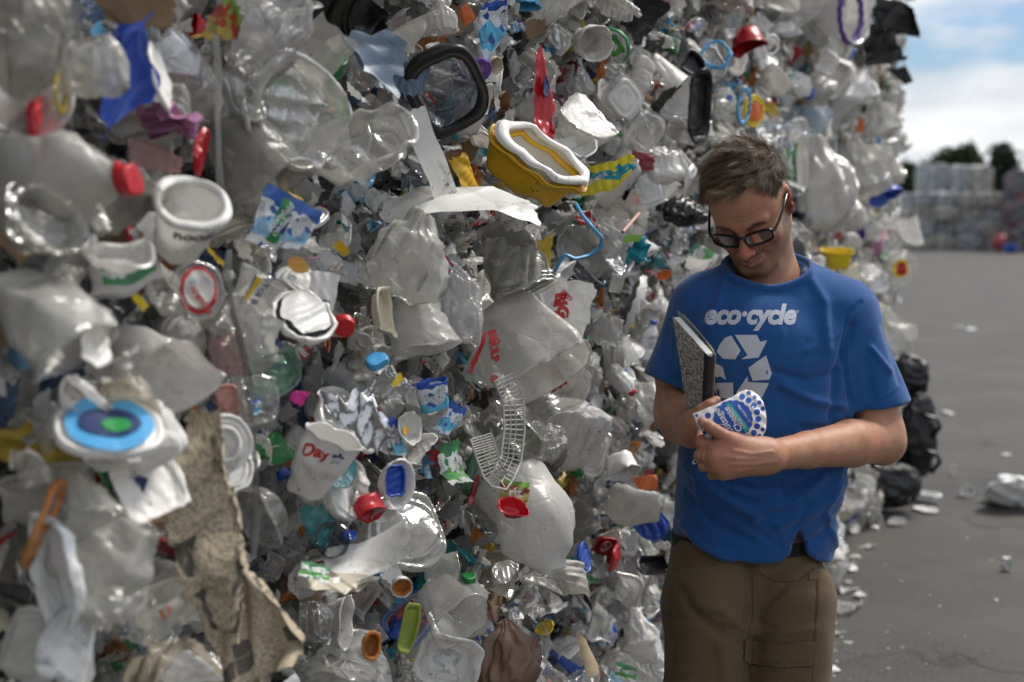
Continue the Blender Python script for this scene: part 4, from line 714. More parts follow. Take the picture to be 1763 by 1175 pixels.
 ('orange_scrap', 'small yellow scrap above the orange scrap at the far end', 'plastic scrap', 1541, 290, 18, 'crumple', 'yellow', 0, 0, 0, .14, 144, T(folds=3)),
 ('green_tub', 'bright green scrap at the upper far end', 'plastic scrap', 1480, 178, 26, 'tub', 'green', 0, 20, 0, .15, 145, T(folds=2, asp=1.4)),
 ('orange_scrap', 'narrow orange scrap under the bright green scrap', 'plastic scrap', 1481, 215, 14, 'sheet', 'orange', 0, 0, 0, .14, 146, T(folds=1, asp=2.2)),
 ('hanging_bag', 'greenish clear bag at the upper far end', 'bag', 1518, 205, 62, 'pouch', 'milky', 0, 80, 0, .15, 147, T(folds=2, asp=.7)),
 ('plastic_film', 'torn black film on the corner of the top course', 'black film', 1505, 82, 90, 'crumple', 'blackfilm', 30, 0, 0, .16, 148, T(folds=4, asp=1.0)),
 ('plastic_film', 'black film flap at the top right corner of the wall', 'black film', 1540, 30, 95, 'crumple', 'blackfilm', 0, 0, 0, .18, 149, T(folds=4, asp=.8)),
 ('plastic_film', 'black scrap sticking out at the far end under the overhang', 'black film', 1550, 130, 46, 'crumple', 'blackfilm', 0, 0, 0, .15, 150, T(folds=4, asp=.7)),
 ('foam_tray', 'white foam tray edge at the upper far end', 'foam tray', 1480, 158, 60, 'tray', 'foam', 0, -65, 0, .16, 151, T(folds=1)),
 ('plastic_film', 'white film flapping out of the far end of the wall', 'plastic film', 1566, 400, 48, 'crumple', 'film2', 20, 0, 0, .17, 152, T(folds=4, asp=1.2)),
 ('round_lid', 'clear round lid with a red and yellow picture at the far end', 'lid', 1552, 462, 58, 'lid', 'clear2', 0, 10, 20, .15, 153, T(folds=0, extra=[('disc', -.1, 0, .55, .55, 'yellow', 'printed_top', .003), ('disc', -.1, 0, .35, .4, 'red', 'printed_patch', .005)])),
 ('hanging_bag', 'clear bag hanging from the far end above the black bags', 'bag', 1520, 560, 100, 'pouch', 'clear2', 30, 80, 0, .15, 154, T(folds=3, asp=.6)),
 ('white_tub', 'long white container at the bottom centre with a printed label', 'container', 770, 1140, 112, 'tray', 'milky', -18, 10, 0, .14, 155, T(folds=1, sup=4, asp=.8, amt=.4, extra=[('rect', -.45, .45, -.35, .35, 'print_grey', 'label')])),
 ('plastic_container', 'square clear container with a creased corner, bottom centre', 'container', 772, 1045, 100, 'deep', 'clear2', 30, 50, 0, .14, 156, T(folds=1, sup=4.5, amt=.6)),
 ('small_cup', 'little white cup with an orange inside, bottom centre', 'cup', 690, 1008, 36, 'tub', 'white', 0, 30, 0, .16, 157, T(folds=0, extra=[('inner', 'tub', .85, 0, 'dark_orange', 'lining')])),
 ('plastic_cup', 'crushed grey-white cup lower centre right, above the brown bag', 'cup', 960, 985, 120, 'deep', 'milky2', -15, 75, 0, .12, 158, T(folds=3)),
 ('cardboard_strip', 'tan cardboard strip at the lower middle', 'cardboard', 1012, 1125, 34, 'card', 'tan', 14, 0, 30, .12, 159, T(asp=2.8, folds=1)),
 ('plastic_tray', 'blackened ribbed tray left of the man\'s hip', 'tray', 1122, 975, 60, 'tray', 'black', 0, -40, 0, .08, 160, T(asp=.6, folds=1, rib=.02)),
 ('plastic_bag', 'white knotted bag near the bottom, left of the trousers', 'bag', 1105, 1095, 80, 'pouch', 'film2', 0, 80, 0, .14, 161, T(folds=5, asp=.7)),
 ('gold_strip', 'gold-coloured strip of film under the lettered tub', 'strip', 590, 430, 52, 'card', 'mustard', -38, 0, 50, .09, 162, T(asp=.35, folds=1)),
 ('square_tag', 'white tag on clear film left of the green clear tray', 'tag', 468, 560, 48, 'sheet', 'paper', -28, 0, 10, .125, 163, T(asp=.85, folds=1, amt=.4)),
 ('gusset_bag', 'large creased clear bag at the top, right of the snack bag', 'bag', 470, 60, 150, 'pouch', 'film', -30, 80, 0, .10, 164, T(asp=.6, folds=4)),
 ('clear_sheet', 'stiff clear sheet with a pointed corner near the top', 'plastic sheet', 555, 85, 130, 'card', 'clear2', -40, 10, 20, .10, 165, T(asp=.9, folds=1, amt=.5)),
 ('hanging_bag', 'clear ribbed bottle hanging at the top centre', 'bottle', 712, 55, 68, 'bottle', 'clear2', 0, 90, 0, .11, 166, T(folds=2, sup=3)),
 ('orange_scrap', 'orange-tinted tall clear pouch at the top centre', 'pouch', 760, 30, 60, 'pouch', 'milky2', 0, 85, 0, .09, 167, T(folds=2, asp=.5)),
 ('fan_of_trays', 'fan of stacked clear trays at the left, above the big cup', 'tray', 78, 385, 150, 'tray', 'clear3', 70, 20, 45, .13, 168, T(folds=1, extra=[('inner', 'tray', .97, .1, 'clear3', 'second_tray'), ('inner', 'tray', .94, .2, 'clear2', 'third_tray')])),
 ('plastic_tray', 'white half tray right of the fan of clear trays', 'tray', 195, 445, 130, 'bowl', 'milky', -12, -60, 0, .14, 169, T(folds=1, sup=3)),
 ('clear_tub', 'large smooth clear tub behind the lettered cup, upper left', 'tub', 180, 320, 170, 'deep', 'clear3', 40, 60, 0, .09, 170, T(folds=2)),
 ('milky_pot', 'greenish-white square pot left of the wire', 'tub', 275, 620, 150, 'deep', 'milky2', 20, 40, 20, .10, 171, T(folds=2, sup=3.5, amt=.7)),
 ('scoop_cup', 'dirty brownish clear cup over the light blue lid', 'cup', 218, 690, 105, 'tub', 'cream_film', 0, 60, 0, .17, 172, T(folds=1)),
 ('plastic_scrap', 'crumpled grubby white lump right of the big slanted cup', 'paper', 210, 625, 52, 'crumple', 'paper', 0, 0, 0, .15, 173, T(folds=7, crease=.07, asp=1.4)),
 ('plastic_tray', 'yellow bent strip above the greenish-white pot', 'strip', 243, 522, 52, 'card', 'yellow', -50, 0, 40, .12, 174, T(asp=.35, folds=1)),
]
from collections import Counter
NAMEFIX = {'clamshell_lid': 'snap_lid', 'plastic_lid': 'snap_lid', 'tub_lid': 'snap_lid', 'container_lid': 'snap_lid', 'bucket_stack': 'nested_tubs', 'orange_fragment': 'plastic_scrap', 'red_scrap': 'plastic_scrap', 'yellow_scrap': 'plastic_scrap', 'orange_scrap': 'plastic_scrap', 'green_tub': 'plastic_scrap', 'blue_tub': 'plastic_tub', 'yellow_tub': 'plastic_tub', 'white_tub': 'plastic_container', 'blue_tray': 'plastic_tray', 'olive_tray': 'plastic_tray', 'orange_cup': 'plastic_cup', 'small_cup': 'plastic_cup', 'white_jug': 'plastic_jug', 'milk_jug': 'plastic_jug', 'red_bowl': 'plastic_bowl', 'green_bag': 'plastic_bag', 'clear_sheet': 'plastic_sheet', 'clear_tub': 'plastic_tub', 'milky_pot': 'plastic_tub', 'scoop_cup': 'plastic_cup', 'fan_of_trays': 'stacked_trays', 'gold_strip': 'plastic_strip', 'soup_label': 'food_label', 'hanging_bag': 'plastic_bag', 'ring_lid': 'snap_lid', 'round_lid': 'snap_lid', 'gusset_bag': 'plastic_bag', 'corrugated_paper': 'corrugated_pad'}
CATNAME = {'lid': 'snap_lid', 'tray': 'plastic_tray', 'plastic scrap': 'plastic_scrap', 'cup': 'plastic_cup', 'bag': 'plastic_bag', 'tub': 'plastic_tub', 'bottle': 'plastic_bottle', 'pouch': 'plastic_pouch', 'ring': 'plastic_ring', 'strip': 'plastic_strip', 'cap': 'bottle_cap'}
HPX = []
def place_items():
    for row in H:
        nm, lab, cat, px, py, w, gen, mat, roll, tx, ty, out, seed, op = row
        nm = NAMEFIX.get(nm, nm)
        if cat in CATNAME and nm in ('plastic_bag', 'plastic_cup', 'plastic_scrap', 'snap_lid', 'plastic_tub', 'plastic_lid', 'plastic_tray', 'drink_bag'): nm = CATNAME[cat]
        rng = np.random.default_rng(1000 + seed); p = wall_hit(px, py, out * .75 + .025); D = to_px(p)[2]; size = w * D / FPX
        if gen == 'film': gen = 'crumple'
        parts = make_item(gen, size, mat, rng, **op)
        # centre the crushed shape on its place
        allv = parts[0][1]; c0 = (allv.max(0) + allv.min(0)) / 2; ext = (allv.max(0) - allv.min(0))
        R = frame_at(p, .15) @ rotm(tx, ty, roll)
        for q in parts: q[1] = q[1] - c0
        if gen in ('sheet', 'card', 'crumple', 'pouch'):
            e = np.ptp(parts[0][1] @ R.T @ frame_at(p, 0), axis=0); want = size * size * (op.get('asp', 1.0) if gen != 'pouch' else 1.2); k = min(1.9, max(.7, math.sqrt(want / (e[0] * e[1] + 1e-9))))
            for q in parts: q[1] = q[1] * k
        build(nm, parts, p, R, lab, cat)
        HPX.append((px, py, w, lab))
place_items()

# ------------------------------------------------------------------ the rest of the containers, bags and lids packed in the wall
KINDS = [('plastic_tub', 'tub', 'tub', .15), ('plastic_cup', 'cup', 'cup', .09), ('snap_lid', 'lid', 'lid', .12), ('clamshell_tray', 'clam', 'clamshell tray', .13), ('plastic_tray', 'tray', 'tray', .10), ('plastic_bag', 'pouch', 'bag', .12),
         ('plastic_film', 'crumple', 'film', .20), ('plastic_bottle', 'bottle', 'bottle', .06), ('plastic_bowl', 'bowl', 'bowl', .05), ('carton_piece', 'card', 'carton piece', .03)]
MATW = [('clear', 'clear', 16), ('clear2', 'hazy clear', 20), ('clear3', 'grimy clear', 10), ('cool', 'bluish clear', 5), ('milky', 'milky', 24), ('milky2', 'greyish milky', 13), ('white', 'white', 13), ('white2', 'grubby white', 6), ('foam', 'white foam', 4),
        ('black', 'black', 4), ('cream', 'cream', 1.5), ('blue', 'blue', 1.5), ('sky_blue', 'light blue', 1.2), ('red', 'red', 1.6), ('dark_red', 'dark red', .8), ('orange', 'orange', .8), ('yellow', 'yellow', 1), ('green', 'green', 1), ('green_clear', 'green clear', 1), ('teal', 'teal', .7), ('purple', 'purple', .5), ('navy', 'navy', 1),
        ('print_dairy', 'blue and white printed', 2), ('print_red', 'red and white printed', 2), ('print_green', 'green and white printed', 1.5), ('print_cyan', 'pale blue printed', 1.5), ('print_grey', 'grey printed', 2), ('print_dark', 'dark printed', 1), ('print_clear', 'clear printed', 2), ('smoke', 'smoky clear', 1.5)]
BAGM = [('film', 'clear', 20), ('film2', 'white', 14), ('milky2', 'greyish milky', 10), ('clear2', 'hazy clear', 14), ('cream_film', 'yellowed', 4), ('blackfilm', 'black', 6), ('print_clear', 'printed clear', 5), ('royal', 'royal blue', 1), ('brown', 'brown', 1.5), ('silver', 'silver', 3), ('print_snack', 'orange printed', 1.5), ('pink', 'pink', .6), ('print_cyan', 'pale blue printed', 2), ('print_red', 'red and white printed', 1.5)]
CARDM = [('paper', 'soiled white', 3), ('white2', 'grubby white', 3), ('tan', 'tan', 1.5), ('kraft', 'brown', 1), ('print_grey', 'grey printed', 2), ('print_green', 'green printed', 1), ('print_red', 'red printed', 1)]
def near_of(x, y): return min(((x - h[0]) ** 2 + (y - h[1]) ** 2) ** .5 - h[2] * .42 for h in HPX)
def pick(rng, tab): w = np.array([t[-1] for t in tab], float); return tab[rng.choice(len(tab), p=w / w.sum())]
used = Counter(); fills = []
def fill_items():
    rng = np.random.default_rng(77); pts = []
    t = -.75
    while t < 7.05:
        step = .090 if t < 2.2 else (.103 if t < 3.6 else .140); z = .04
        while z < 3.34:
            pts.append((t + rng.uniform(-.45, .45) * step, z + rng.uniform(-.45, .45) * step, step)); z += step
        t += step
    for (t, z, step) in pts:
        if min(abs(z - b) for b in BZ[1:4]) < .025 and rng.random() < .5: continue
        p = W0 + WD * t + WU * z; x, y, D = to_px(p)
        if D < .5 or x < -110 or x > 1800 or y < -130 or y > 1290: continue
        if 1215 < x < 1420 and 480 < y < 1250 and rng.random() < .6: continue
        near = min(((x - h[0]) ** 2 + (y - h[1]) ** 2) ** .5 - h[2] * .42 for h in HPX)
        i = min(4, max(0, sum(t > b for b in BT[1:-1]))); j = min(3, sum(z > b for b in BZ[1:-1]))
        out = BOUT[i, j] + (rng.uniform(.0, .085) if near > 22 else (rng.uniform(-.02, .03) if near > 0 else rng.uniform(-.05, -.01)))
        fills.append((t, z, step, p + WN * out, x, y, D))
    meshes = {}
    for n_, (t, z, step, p, x, y, D) in enumerate(fills):
        nm, gen, kw, _ = pick(rng, KINDS)
        if z > 2.5 and t > 5.6 and rng.random() < .55: gen, nm, kw = 'crumple', 'plastic_film', 'film'
        tab = BAGM if gen in ('pouch', 'crumple') else (CARDM if gen == 'card' else MATW)
        mk, mw, _ = pick(rng, tab)
        if z > 2.5 and t > 5.6 and gen == 'crumple' and rng.random() < .6: mk, mw = 'blackfilm', 'black'
        if mk in ('blackfilm', 'black', 'royal', 'brown', 'print_snack', 'silver') and (D < 2.9 or gen == 'pouch'): mk, mw, _ = pick(rng, BAGM[:4] if gen in ('pouch', 'crumple') else MATW[:6])
        if mk.startswith('print') and gen in ('tub', 'bowl', 'cup', 'clam', 'pouch', 'bottle') and D < 3.3: mk, mw, _ = pick(rng, MATW[:6])
        rr = rng.random() ** 1.5; size = .085 + .115 * rr if D < 3.2 else (.085 + .13 * rr if D < 4.6 else .13 + .17 * rr)
        if gen in ('bottle', 'cup'): size *= .62
        if mk in ('blue', 'sky_blue', 'red', 'dark_red', 'orange', 'yellow', 'green', 'teal', 'purple', 'royal', 'navy', 'pink', 'black', 'print_cyan', 'print_red', 'print_dairy', 'print_green'): size *= .66 if D > 2.6 else .5
        if near_of(x, y) < 45: size *= .72
        if gen == 'tub': size *= .85; gen = ['tub', 'deep', 'tub'][int(rng.integers(3))]
        if gen == 'lid': gen = ['lid', 'lid', 'domelid', 'shallow'][int(rng.integers(4))]
        if gen == 'clam': size *= .85
        folds = int(rng.integers(1, 5)) if gen != 'cup' else int(rng.integers(2, 5)); asp = rng.uniform(.6, 1.0) if gen in ('tray', 'clam', 'shallow', 'tub', 'deep') else rng.uniform(.8, 1.1)
        ex = []
        if gen == 'bottle' and rng.random() < .5: ex = [('cap', .40, .80, ['white', 'blue', 'green', 'red'][int(rng.integers(4))])]
        elif gen in ('tub', 'deep', 'cup') and mk in ('milky', 'white', 'clear2', 'clear') and rng.random() < .45: ex = [('rect', -.8, .8, -.85, -.25, ['print_dairy', 'print_red', 'print_green', 'print_cyan', 'print_grey', 'print_maroon'][int(rng.integers(6))], 'label')]
        elif gen in ('lid', 'tray') and rng.random() < .1: ex = [('rect', -.4, .4, -.3, .3, ['print_grey', 'print_red', 'print_cyan', 'print_green'][int(rng.integers(4))], 'label')]
        lo = D > 4.2
        sup = rng.uniform(3, 5) if gen in ('tray', 'shallow', 'clam') and rng.random() < .7 else (2.0 if gen in ('tray', 'shallow') else None)
        sq = (1, rng.uniform(.2, .75), 1) if gen in ('tub', 'deep', 'cup', 'bottle') else None
        parts = make_item(gen, size, mk, rng, folds=folds if gen != 'crumple' else 6, amt=rng.uniform(.6, 1.25), wob=rng.uniform(.015, .045), crease=rng.uniform(.004, .016) if gen != 'crumple' else .03, asp=asp, sup=sup, extra=ex,
                          nu=(26 if lo else None) if gen != 'crumple' else (18 if lo else 30), rows=(12 if lo else None), squash=sq, rib=.012 if rng.random() < .2 else 0, ribk=int(rng.integers(12, 40)))
        c0 = (parts[0][1].max(0) + parts[0][1].min(0)) / 2
        for q in parts: q[1] = q[1] - c0
        # leaf-like packing: mostly edges out, tilted, drooping downwards
        R = frame_at(p, .6) @ rotm(rng.normal(0, 34), rng.normal(0, 38), rng.uniform(0, 360)) if gen in ('lid', 'tray', 'shallow', 'plate', 'crumple', 'card', 'bowl', 'clam', 'domelid') else frame_at(p, .6) @ rotm(0, 0, rng.normal(0, 50)) @ rotm(rng.choice([-1, 1]) * rng.uniform(20, 95), rng.uniform(-25, 25), rng.uniform(0, 360))
        # label: look, then a neighbour that can be found
        h = sorted(HPX, key=lambda h: (h[0] - x) ** 2 + (h[1] - y) ** 2)
        state = {1: 'dented', 2: 'bent', 3: 'crushed', 4: 'badly crumpled'}[folds] if gen != 'crumple' else 'crumpled'
        if (min(D, 9) > 4.2 and size > .25) or (D <= 4.2 and size > .165): state = 'large ' + state
        elif size < .115: state = 'small ' + state
        if ex: mw = mw + (' capped' if ex[0][0] == 'cap' else ' labelled')
        lab = None
        for hh in h[:60]:
            dx, dy = x - hh[0], y - hh[1]
            rel = ('above' if dy < 0 else 'below') if abs(dy) > abs(dx) else ('to the left of' if dx < 0 else 'to the right of')
            short = short_of(hh[3])
            if short is None: continue
            cand = '%s %s %s %s the %s' % (state, mw, kw, rel, short)
            if used[cand] == 0 and len(cand.split()) <= 16: lab = cand; break
        if lab is None: lab = cand
        used[lab] += 1
        build(nm, parts, p, R, lab, kw if kw != 'film' else 'plastic film', 'crushed plastic packaging in the wall')
def short_of(lab):
    import re as _re
    for sep in (' beside ', ' below ', ' above ', ' under ', ' near ', ' at the ', ' between ', ' left of', ' right of', ' with ', ' in the ', ', ', ' hanging ', ' jammed', ' seen ', ' tucked', ' to the ', ' on the ', ' sitting ', ' wedged', ' lying ', ' printed with', ' right ', ' behind ', ' by ', ' inside ', ' over ', ' of a ', ' jutting', ' standing', ' draped', ' sticking', ' flapping'):
        k = lab.find(sep)
        if k > 8: lab = lab[:k]
    return lab if 2 <= len(lab.split()) <= 8 else None
fill_items()

# blue strap loop and loose details
pt = [wall_hit(x, y, o) for x, y, o in [(992, 352, .12), (1003, 372, .16), (1020, 392, .19), (1036, 410, .2), (1034, 425, .19), (1015, 440, .17), (990, 446, .15), (972, 438, .13), (962, 455, .12), (950, 475, .1)]]
pt = np.array(pt); ii = np.linspace(0, len(pt) - 1, 40); pt = np.stack([np.interp(ii, np.arange(len(pt)), pt[:, d]) for d in range(3)], 1)
V, F = tube(pt, .0042, 6); V = (V - pt[0]) ; o = add('plastic_strap', V, F, M['sky_blue']); o.location = pt[0]; tag(o, 'thin light blue plastic strap looping out below the nested yellow tubs', 'strap')
# perforated white berry basket strip, folded into a V
def basket():
    segs = []; path = [(868, 650), (884, 690), (886, 740), (880, 790), (862, 828), (848, 812), (836, 778), (828, 752)]
    pts = np.array([wall_hit(x, y, .19) for x, y in path]); ii = np.linspace(0, len(pts) - 1, 43); c = np.stack([np.interp(ii, np.arange(len(pts)), pts[:, d]) for d in range(3)], 1)
    view = CAMP - c.mean(0); view /= np.linalg.norm(view); parts = []
    T_ = np.gradient(c, axis=0); T_ /= np.linalg.norm(T_, axis=1)[:, None]; S = np.cross(T_, view); S /= np.linalg.norm(S, axis=1)[:, None]
    w = .019
    for e in (-1, 1): parts.append(tube(c + S * w * e + view * .004, .0022, 5))
    for e in (-.15, .35): parts.append(tube(c + S * w * e, .0012, 4))
    for k in range(0, 43): parts.append(tube(np.array([c[k] - S[k] * w, c[k] + view * -.004, c[k] + S[k] * w]), .0014, 4))
    V, F = merge(parts); o0 = c[20]; o = add('berry_basket', V - o0, F, M['white2']); o.location = o0; tag(o, 'white perforated berry basket strip folded into a V shape', 'basket')
basket()
# pink straw
p0, p1 = wall_hit(1100, 368, .15), wall_hit(1072, 400, .16); V, F = tube([p0 - p0, p1 - p0], .004, 8); o = add('drinking_straw', V, F, M['salmon']); o.location = p0; tag(o, 'pale pink drinking straw poking out above the teal mesh bag', 'straw')
# ------------------------------------------------------------------ distance fields, for the man and his clothes
class Field:
    def __init__(s, lo, hi, h):
        s.lo = np.array(lo, float); s.h = h; s.n = np.ceil((np.array(hi) - s.lo) / h).astype(int) + 1; s.f = np.full(s.n, .5, np.float32)
    def box(s, lo, hi, pad):
        a = np.clip(np.floor((np.array(lo) - pad - s.lo) / s.h).astype(int), 0, s.n); b = np.clip(np.ceil((np.array(hi) + pad - s.lo) / s.h).astype(int) + 1, 0, s.n)
        return a, b
    def pts(s, a, b): 
        g = [np.float32(s.lo[i] + np.arange(a[i], b[i]) * s.h) for i in range(3)]
        return np.meshgrid(*g, indexing='ij')
    def op(s, lo, hi, fn, k=.01, how='add'):
        a, b = s.box(lo, hi, k + 3 * s.h)
        if (b <= a).any(): return
        X, Y, Z = s.pts(a, b); d = fn(X, Y, Z).astype(np.float32); sl = tuple(slice(p, q) for p, q in zip(a, b)); f = s.f[sl]
        if how == 'sub': f, d, sg = -f, d, -1
        elif how == 'and': f, d, sg = -f, -d, -1
        else: sg = 1
        if how == 'paint': return
        m = np.minimum(f, d)
        if k > 0: e = np.maximum(k - np.abs(f - d), 0) / k; m = m - e * e * k / 4
        s.f[sl] = sg * m
    # primitives (world or local through frame T = (R, o): p_local = (p - o) @ R)
    def cap(s, a, b, ra, rb=None, k=.01, how='add'):
        rb = ra if rb is None else rb; a = np.array(a, float); b = np.array(b, float); ba = b - a; L2 = ba @ ba + 1e-12; r = max(ra, rb)
        def fn(X, Y, Z):
            px, py, pz = X - a[0], Y - a[1], Z - a[2]; t = np.clip((px * ba[0] + py * ba[1] + pz * ba[2]) / L2, 0, 1)
            return np.sqrt((px - t * ba[0]) ** 2 + (py - t * ba[1]) ** 2 + (pz - t * ba[2]) ** 2) - (ra + (rb - ra) * t)
        s.op(np.minimum(a, b) - r, np.maximum(a, b) + r, fn, k, how)
    def ell(s, c, r, R=None, k=.01, how='add'):
        c = np.array(c, float); r = np.array(r, float); R = np.eye(3) if R is None else np.array(R); m = r.max()
        if R is not None: e = np.sqrt((R ** 2) @ (r ** 2))
        def fn(X, Y, Z):
            px, py, pz = X - c[0], Y - c[1], Z - c[2]; q = [(px * R[0, i] + py * R[1, i] + pz * R[2, i]) for i in range(3)]
            k0 = np.sqrt(sum((q[i] / r[i]) ** 2 for i in range(3))); k1 = np.sqrt(sum((q[i] / r[i] ** 2) ** 2 for i in range(3))) + 1e-9
            return k0 * (k0 - 1) / k1
        s.op(c - e, c + e, fn, k, how)
    def half(s, p, n, k=.004, lo=None, hi=None):
        """cut away what lies on the side n points to"""
        p = np.array(p, float); n = np.array(n, float); n /= np.linalg.norm(n); lo = s.lo if lo is None else lo; hi = s.lo + s.n * s.h if hi is None else hi
        s.op(lo, hi, lambda X, Y, Z: -((X - p[0]) * n[0] + (Y - p[1]) * n[1] + (Z - p[2]) * n[2]), k, 'sub')
    def mesh(s, smooth=1):
        """naive surface nets"""
        f = s.f; ins = f < 0; nx, ny, nz = f.shape
        c = ins[:-1, :-1, :-1].astype(np.int8)
        for dx in (0, 1):
            for dy in (0, 1):
                for dz in (0, 1):
                    if dx + dy + dz: c = c + ins[dx:nx - 1 + dx, dy:ny - 1 + dy, dz:nz - 1 + dz]
        I, J, K = np.nonzero((c > 0) & (c < 8)); idx = np.full((nx - 1, ny - 1, nz - 1), -1, np.int32); idx[I, J, K] = np.arange(len(I))
        acc = np.zeros((len(I), 3)); cnt = np.zeros(len(I))
        for ax in range(3):
            o = [a for a in range(3) if a != ax]
            for u in (0, 1):
                for v in (0, 1):
                    d0 = [0, 0, 0]; d0[o[0]] = u; d0[o[1]] = v; d1 = list(d0); d1[ax] = 1
                    a = f[I + d0[0], J + d0[1], K + d0[2]]; b = f[I + d1[0], J + d1[1], K + d1[2]]; m = (a < 0) != (b < 0); t = np.where(m, a / np.where(m, a - b, 1), 0)
                    p = np.zeros((len(I), 3)); p[:, o[0]] = u; p[:, o[1]] = v; p[:, ax] = t; acc += p * m[:, None]; cnt += m
        V = s.lo + (np.stack([I, J, K], 1) + acc / cnt[:, None]) * s.h
        Fs = []
        for ax in range(3):
            o = [(ax + 1) % 3, (ax + 2) % 3]; sl0 = [slice(1, -1)] * 3; sl0[ax] = slice(0, -1); sl1 = list(sl0); sl1[ax] = slice(1, None)
            a = ins[tuple(sl0)]; b = ins[tuple(sl1)]; E = np.stack(np.nonzero(a != b), 1); base = E + np.array([0 if i == ax else 1 for i in range(3)])
            fl = a[tuple(E.T)]
            q = []
            for u, v in ((0, 0), (1, 0), (1, 1), (0, 1)):
                c_ = base.copy(); c_[:, o[0]] -= 1 - u; c_[:, o[1]] -= 1 - v; q.append(idx[tuple(c_.T)])
            q = np.stack(q, 1); q[~fl] = q[~fl][:, ::-1]; Fs.append(q[(q >= 0).all(1)])
        F = np.concatenate(Fs)
        if smooth:
            for _ in range(smooth):
                S = np.zeros_like(V); n = np.zeros(len(V))
                for a_, b_ in ((0, 1), (1, 2), (2, 3), (3, 0)):
                    np.add.at(S, F[:, a_], V[F[:, b_]]); np.add.at(n, F[:, a_], 1); np.add.at(S, F[:, b_], V[F[:, a_]]); np.add.at(n, F[:, b_], 1)
                V = V * .5 + .5 * S / n[:, None]
        return V, F
def vnormals(V, F):
    a = V[F[:, 1]] - V[F[:, 0]]; b = V[F[:, -1]] - V[F[:, 0]]; n = np.cross(a, b); N = np.zeros_like(V)
    for k in range(F.shape[1]): np.add.at(N, F[:, k], n)
    return N / (np.linalg.norm(N, axis=1)[:, None] + 1e-12)
def polyd(Q, pts):
    """distance from 2-D points Q to a polyline"""
    pts = np.array(pts, float); best = np.full(len(Q), 1e9)
    for a, b in zip(pts[:-1], pts[1:]):
        ab = b - a; t = np.clip(((Q - a) @ ab) / (ab @ ab + 1e-9), 0, 1); best = np.minimum(best, np.linalg.norm(Q - (a + t[:, None] * ab), axis=1))
    return best

# ------------------------------------------------------------------ the man
# head frame: local x to his left, -y out of the face, z to the crown
def euler_head(yaw, pitch, roll):
    cy, sy = math.cos(yaw), math.sin(yaw); Rz = np.array([[cy, -sy, 0], [sy, cy, 0], [0, 0, 1]])
    cp, sp = math.cos(pitch), math.sin(pitch); Rx = np.array([[1, 0, 0], [0, cp, -sp], [0, sp, cp]])
    cr_, sr = math.cos(roll), math.sin(roll); Ry = np.array([[cr_, 0, sr], [0, 1, 0], [-sr, 0, cr_]])
    return Ry @ Rz @ Rx
HR = euler_head(math.radians(-26), math.radians(36), math.radians(-7))
HC = P(1291, 359, 2.545)
HS = .965
def hw(p): return HC + HR @ (np.array(p, float) * HS)         # head-local -> world
DM = 2.53
body = Field((.18, 2.02, .80), (.92, 2.92, 1.83), .0027)
def H_ell(c, r, rx=0, ry=0, rz=0, k=.01, how='add'): body.ell(hw(c), np.array(r) * HS, HR @ rotm(rx, ry, rz), k, how)
def H_cap(a, b, ra, rb=None, k=.01, how='add'): body.cap(hw(a), hw(b), ra * HS, None if rb is None else rb * HS, k, how)
# skull and face masses
H_ell((0, .022, .045), (.076, .096, .082), k=.01)
H_ell((0, -.035, .035), (.066, .055, .072), k=.02)                 # forehead
H_ell((0, -.028, -.032), (.059, .056, .070), k=.02)                # mid face
for s_ in (-1, 1):
    H_ell((s_ * .046, .0, -.026), (.021, .055, .055), k=.025)       # side of the face
    H_cap((s_ * .054, .010, -.056), (s_ * .030, -.058, -.092), .015, .018, k=.02)   # jaw
    H_ell((s_ * .043, -.062, -.024), (.021, .020, .018), k=.022)   # cheekbone
    H_cap((s_ * .044, -.074, .026), (s_ * .014, -.086, .021), .009, .0095, k=.014)  # brow ridge
    H_ell((s_ * .029, -.050, -.056), (.017, .024, .024), k=.02)   # cheek
H_cap((-.015, -.076, -.096), (.015, -.076, -.096), .0185, k=.016)   # chin
H_ell((0, -.069, -.066), (.029, .026, .024), k=.014)                # muzzle
for s_ in (-1, 1):
    H_ell((s_ * .031, -.094, .004), (.018, .014, .012), k=.012, how='sub')
    H_ell((s_ * .030, -.0745, .004), (.0150, .0130, .0118), k=.004)    # closed eyelid
    H_cap((s_ * .042, -.083, -.001), (s_ * .020, -.086, -.0035), .0012, k=.0015, how='sub')
H_cap((0, -.084, .014), (0, -.110, -.026), .0078, .0098, k=.013)   # nose
H_ell((0, -.1125, -.031), (.0118, .0118, .0105), k=.008)
for s_ in (-1, 1):
    H_ell((s_ * .0125, -.100, -.035), (.0078, .0105, .0078), k=.006)
    H_ell((s_ * .0062, -.108, -.0425), (.0036, .0052, .004), k=.002, how='sub')
    H_cap((s_ * .0200, -.093, -.034), (s_ * .0330, -.079, -.060), .0030, .0034, k=.009, how='sub')   # smile fold
H_cap((-.022, -.0885, -.0555), (0, -.0965, -.0595), .0040, .0054, k=.005); H_cap((.022, -.0885, -.0555), (0, -.0965, -.0595), .0040, .0054, k=.005)
H_cap((-.018, -.0880, -.0695), (0, -.0945, -.0735), .0038, .0052, k=.005); H_cap((.018, -.0880, -.0695), (0, -.0945, -.0735), .0038, .0052, k=.005)
H_cap((-.028, -.0880, -.0570), (0, -.1015, -.0665), .0017, .0021, k=.003, how='sub'); H_cap((.028, -.0880, -.0555), (0, -.1015, -.0665), .0017, .0021, k=.003, how='sub')
H_cap((-.014, -.094, -.0840), (.014, -.094, -.0840), .0042, k=.008, how='sub')
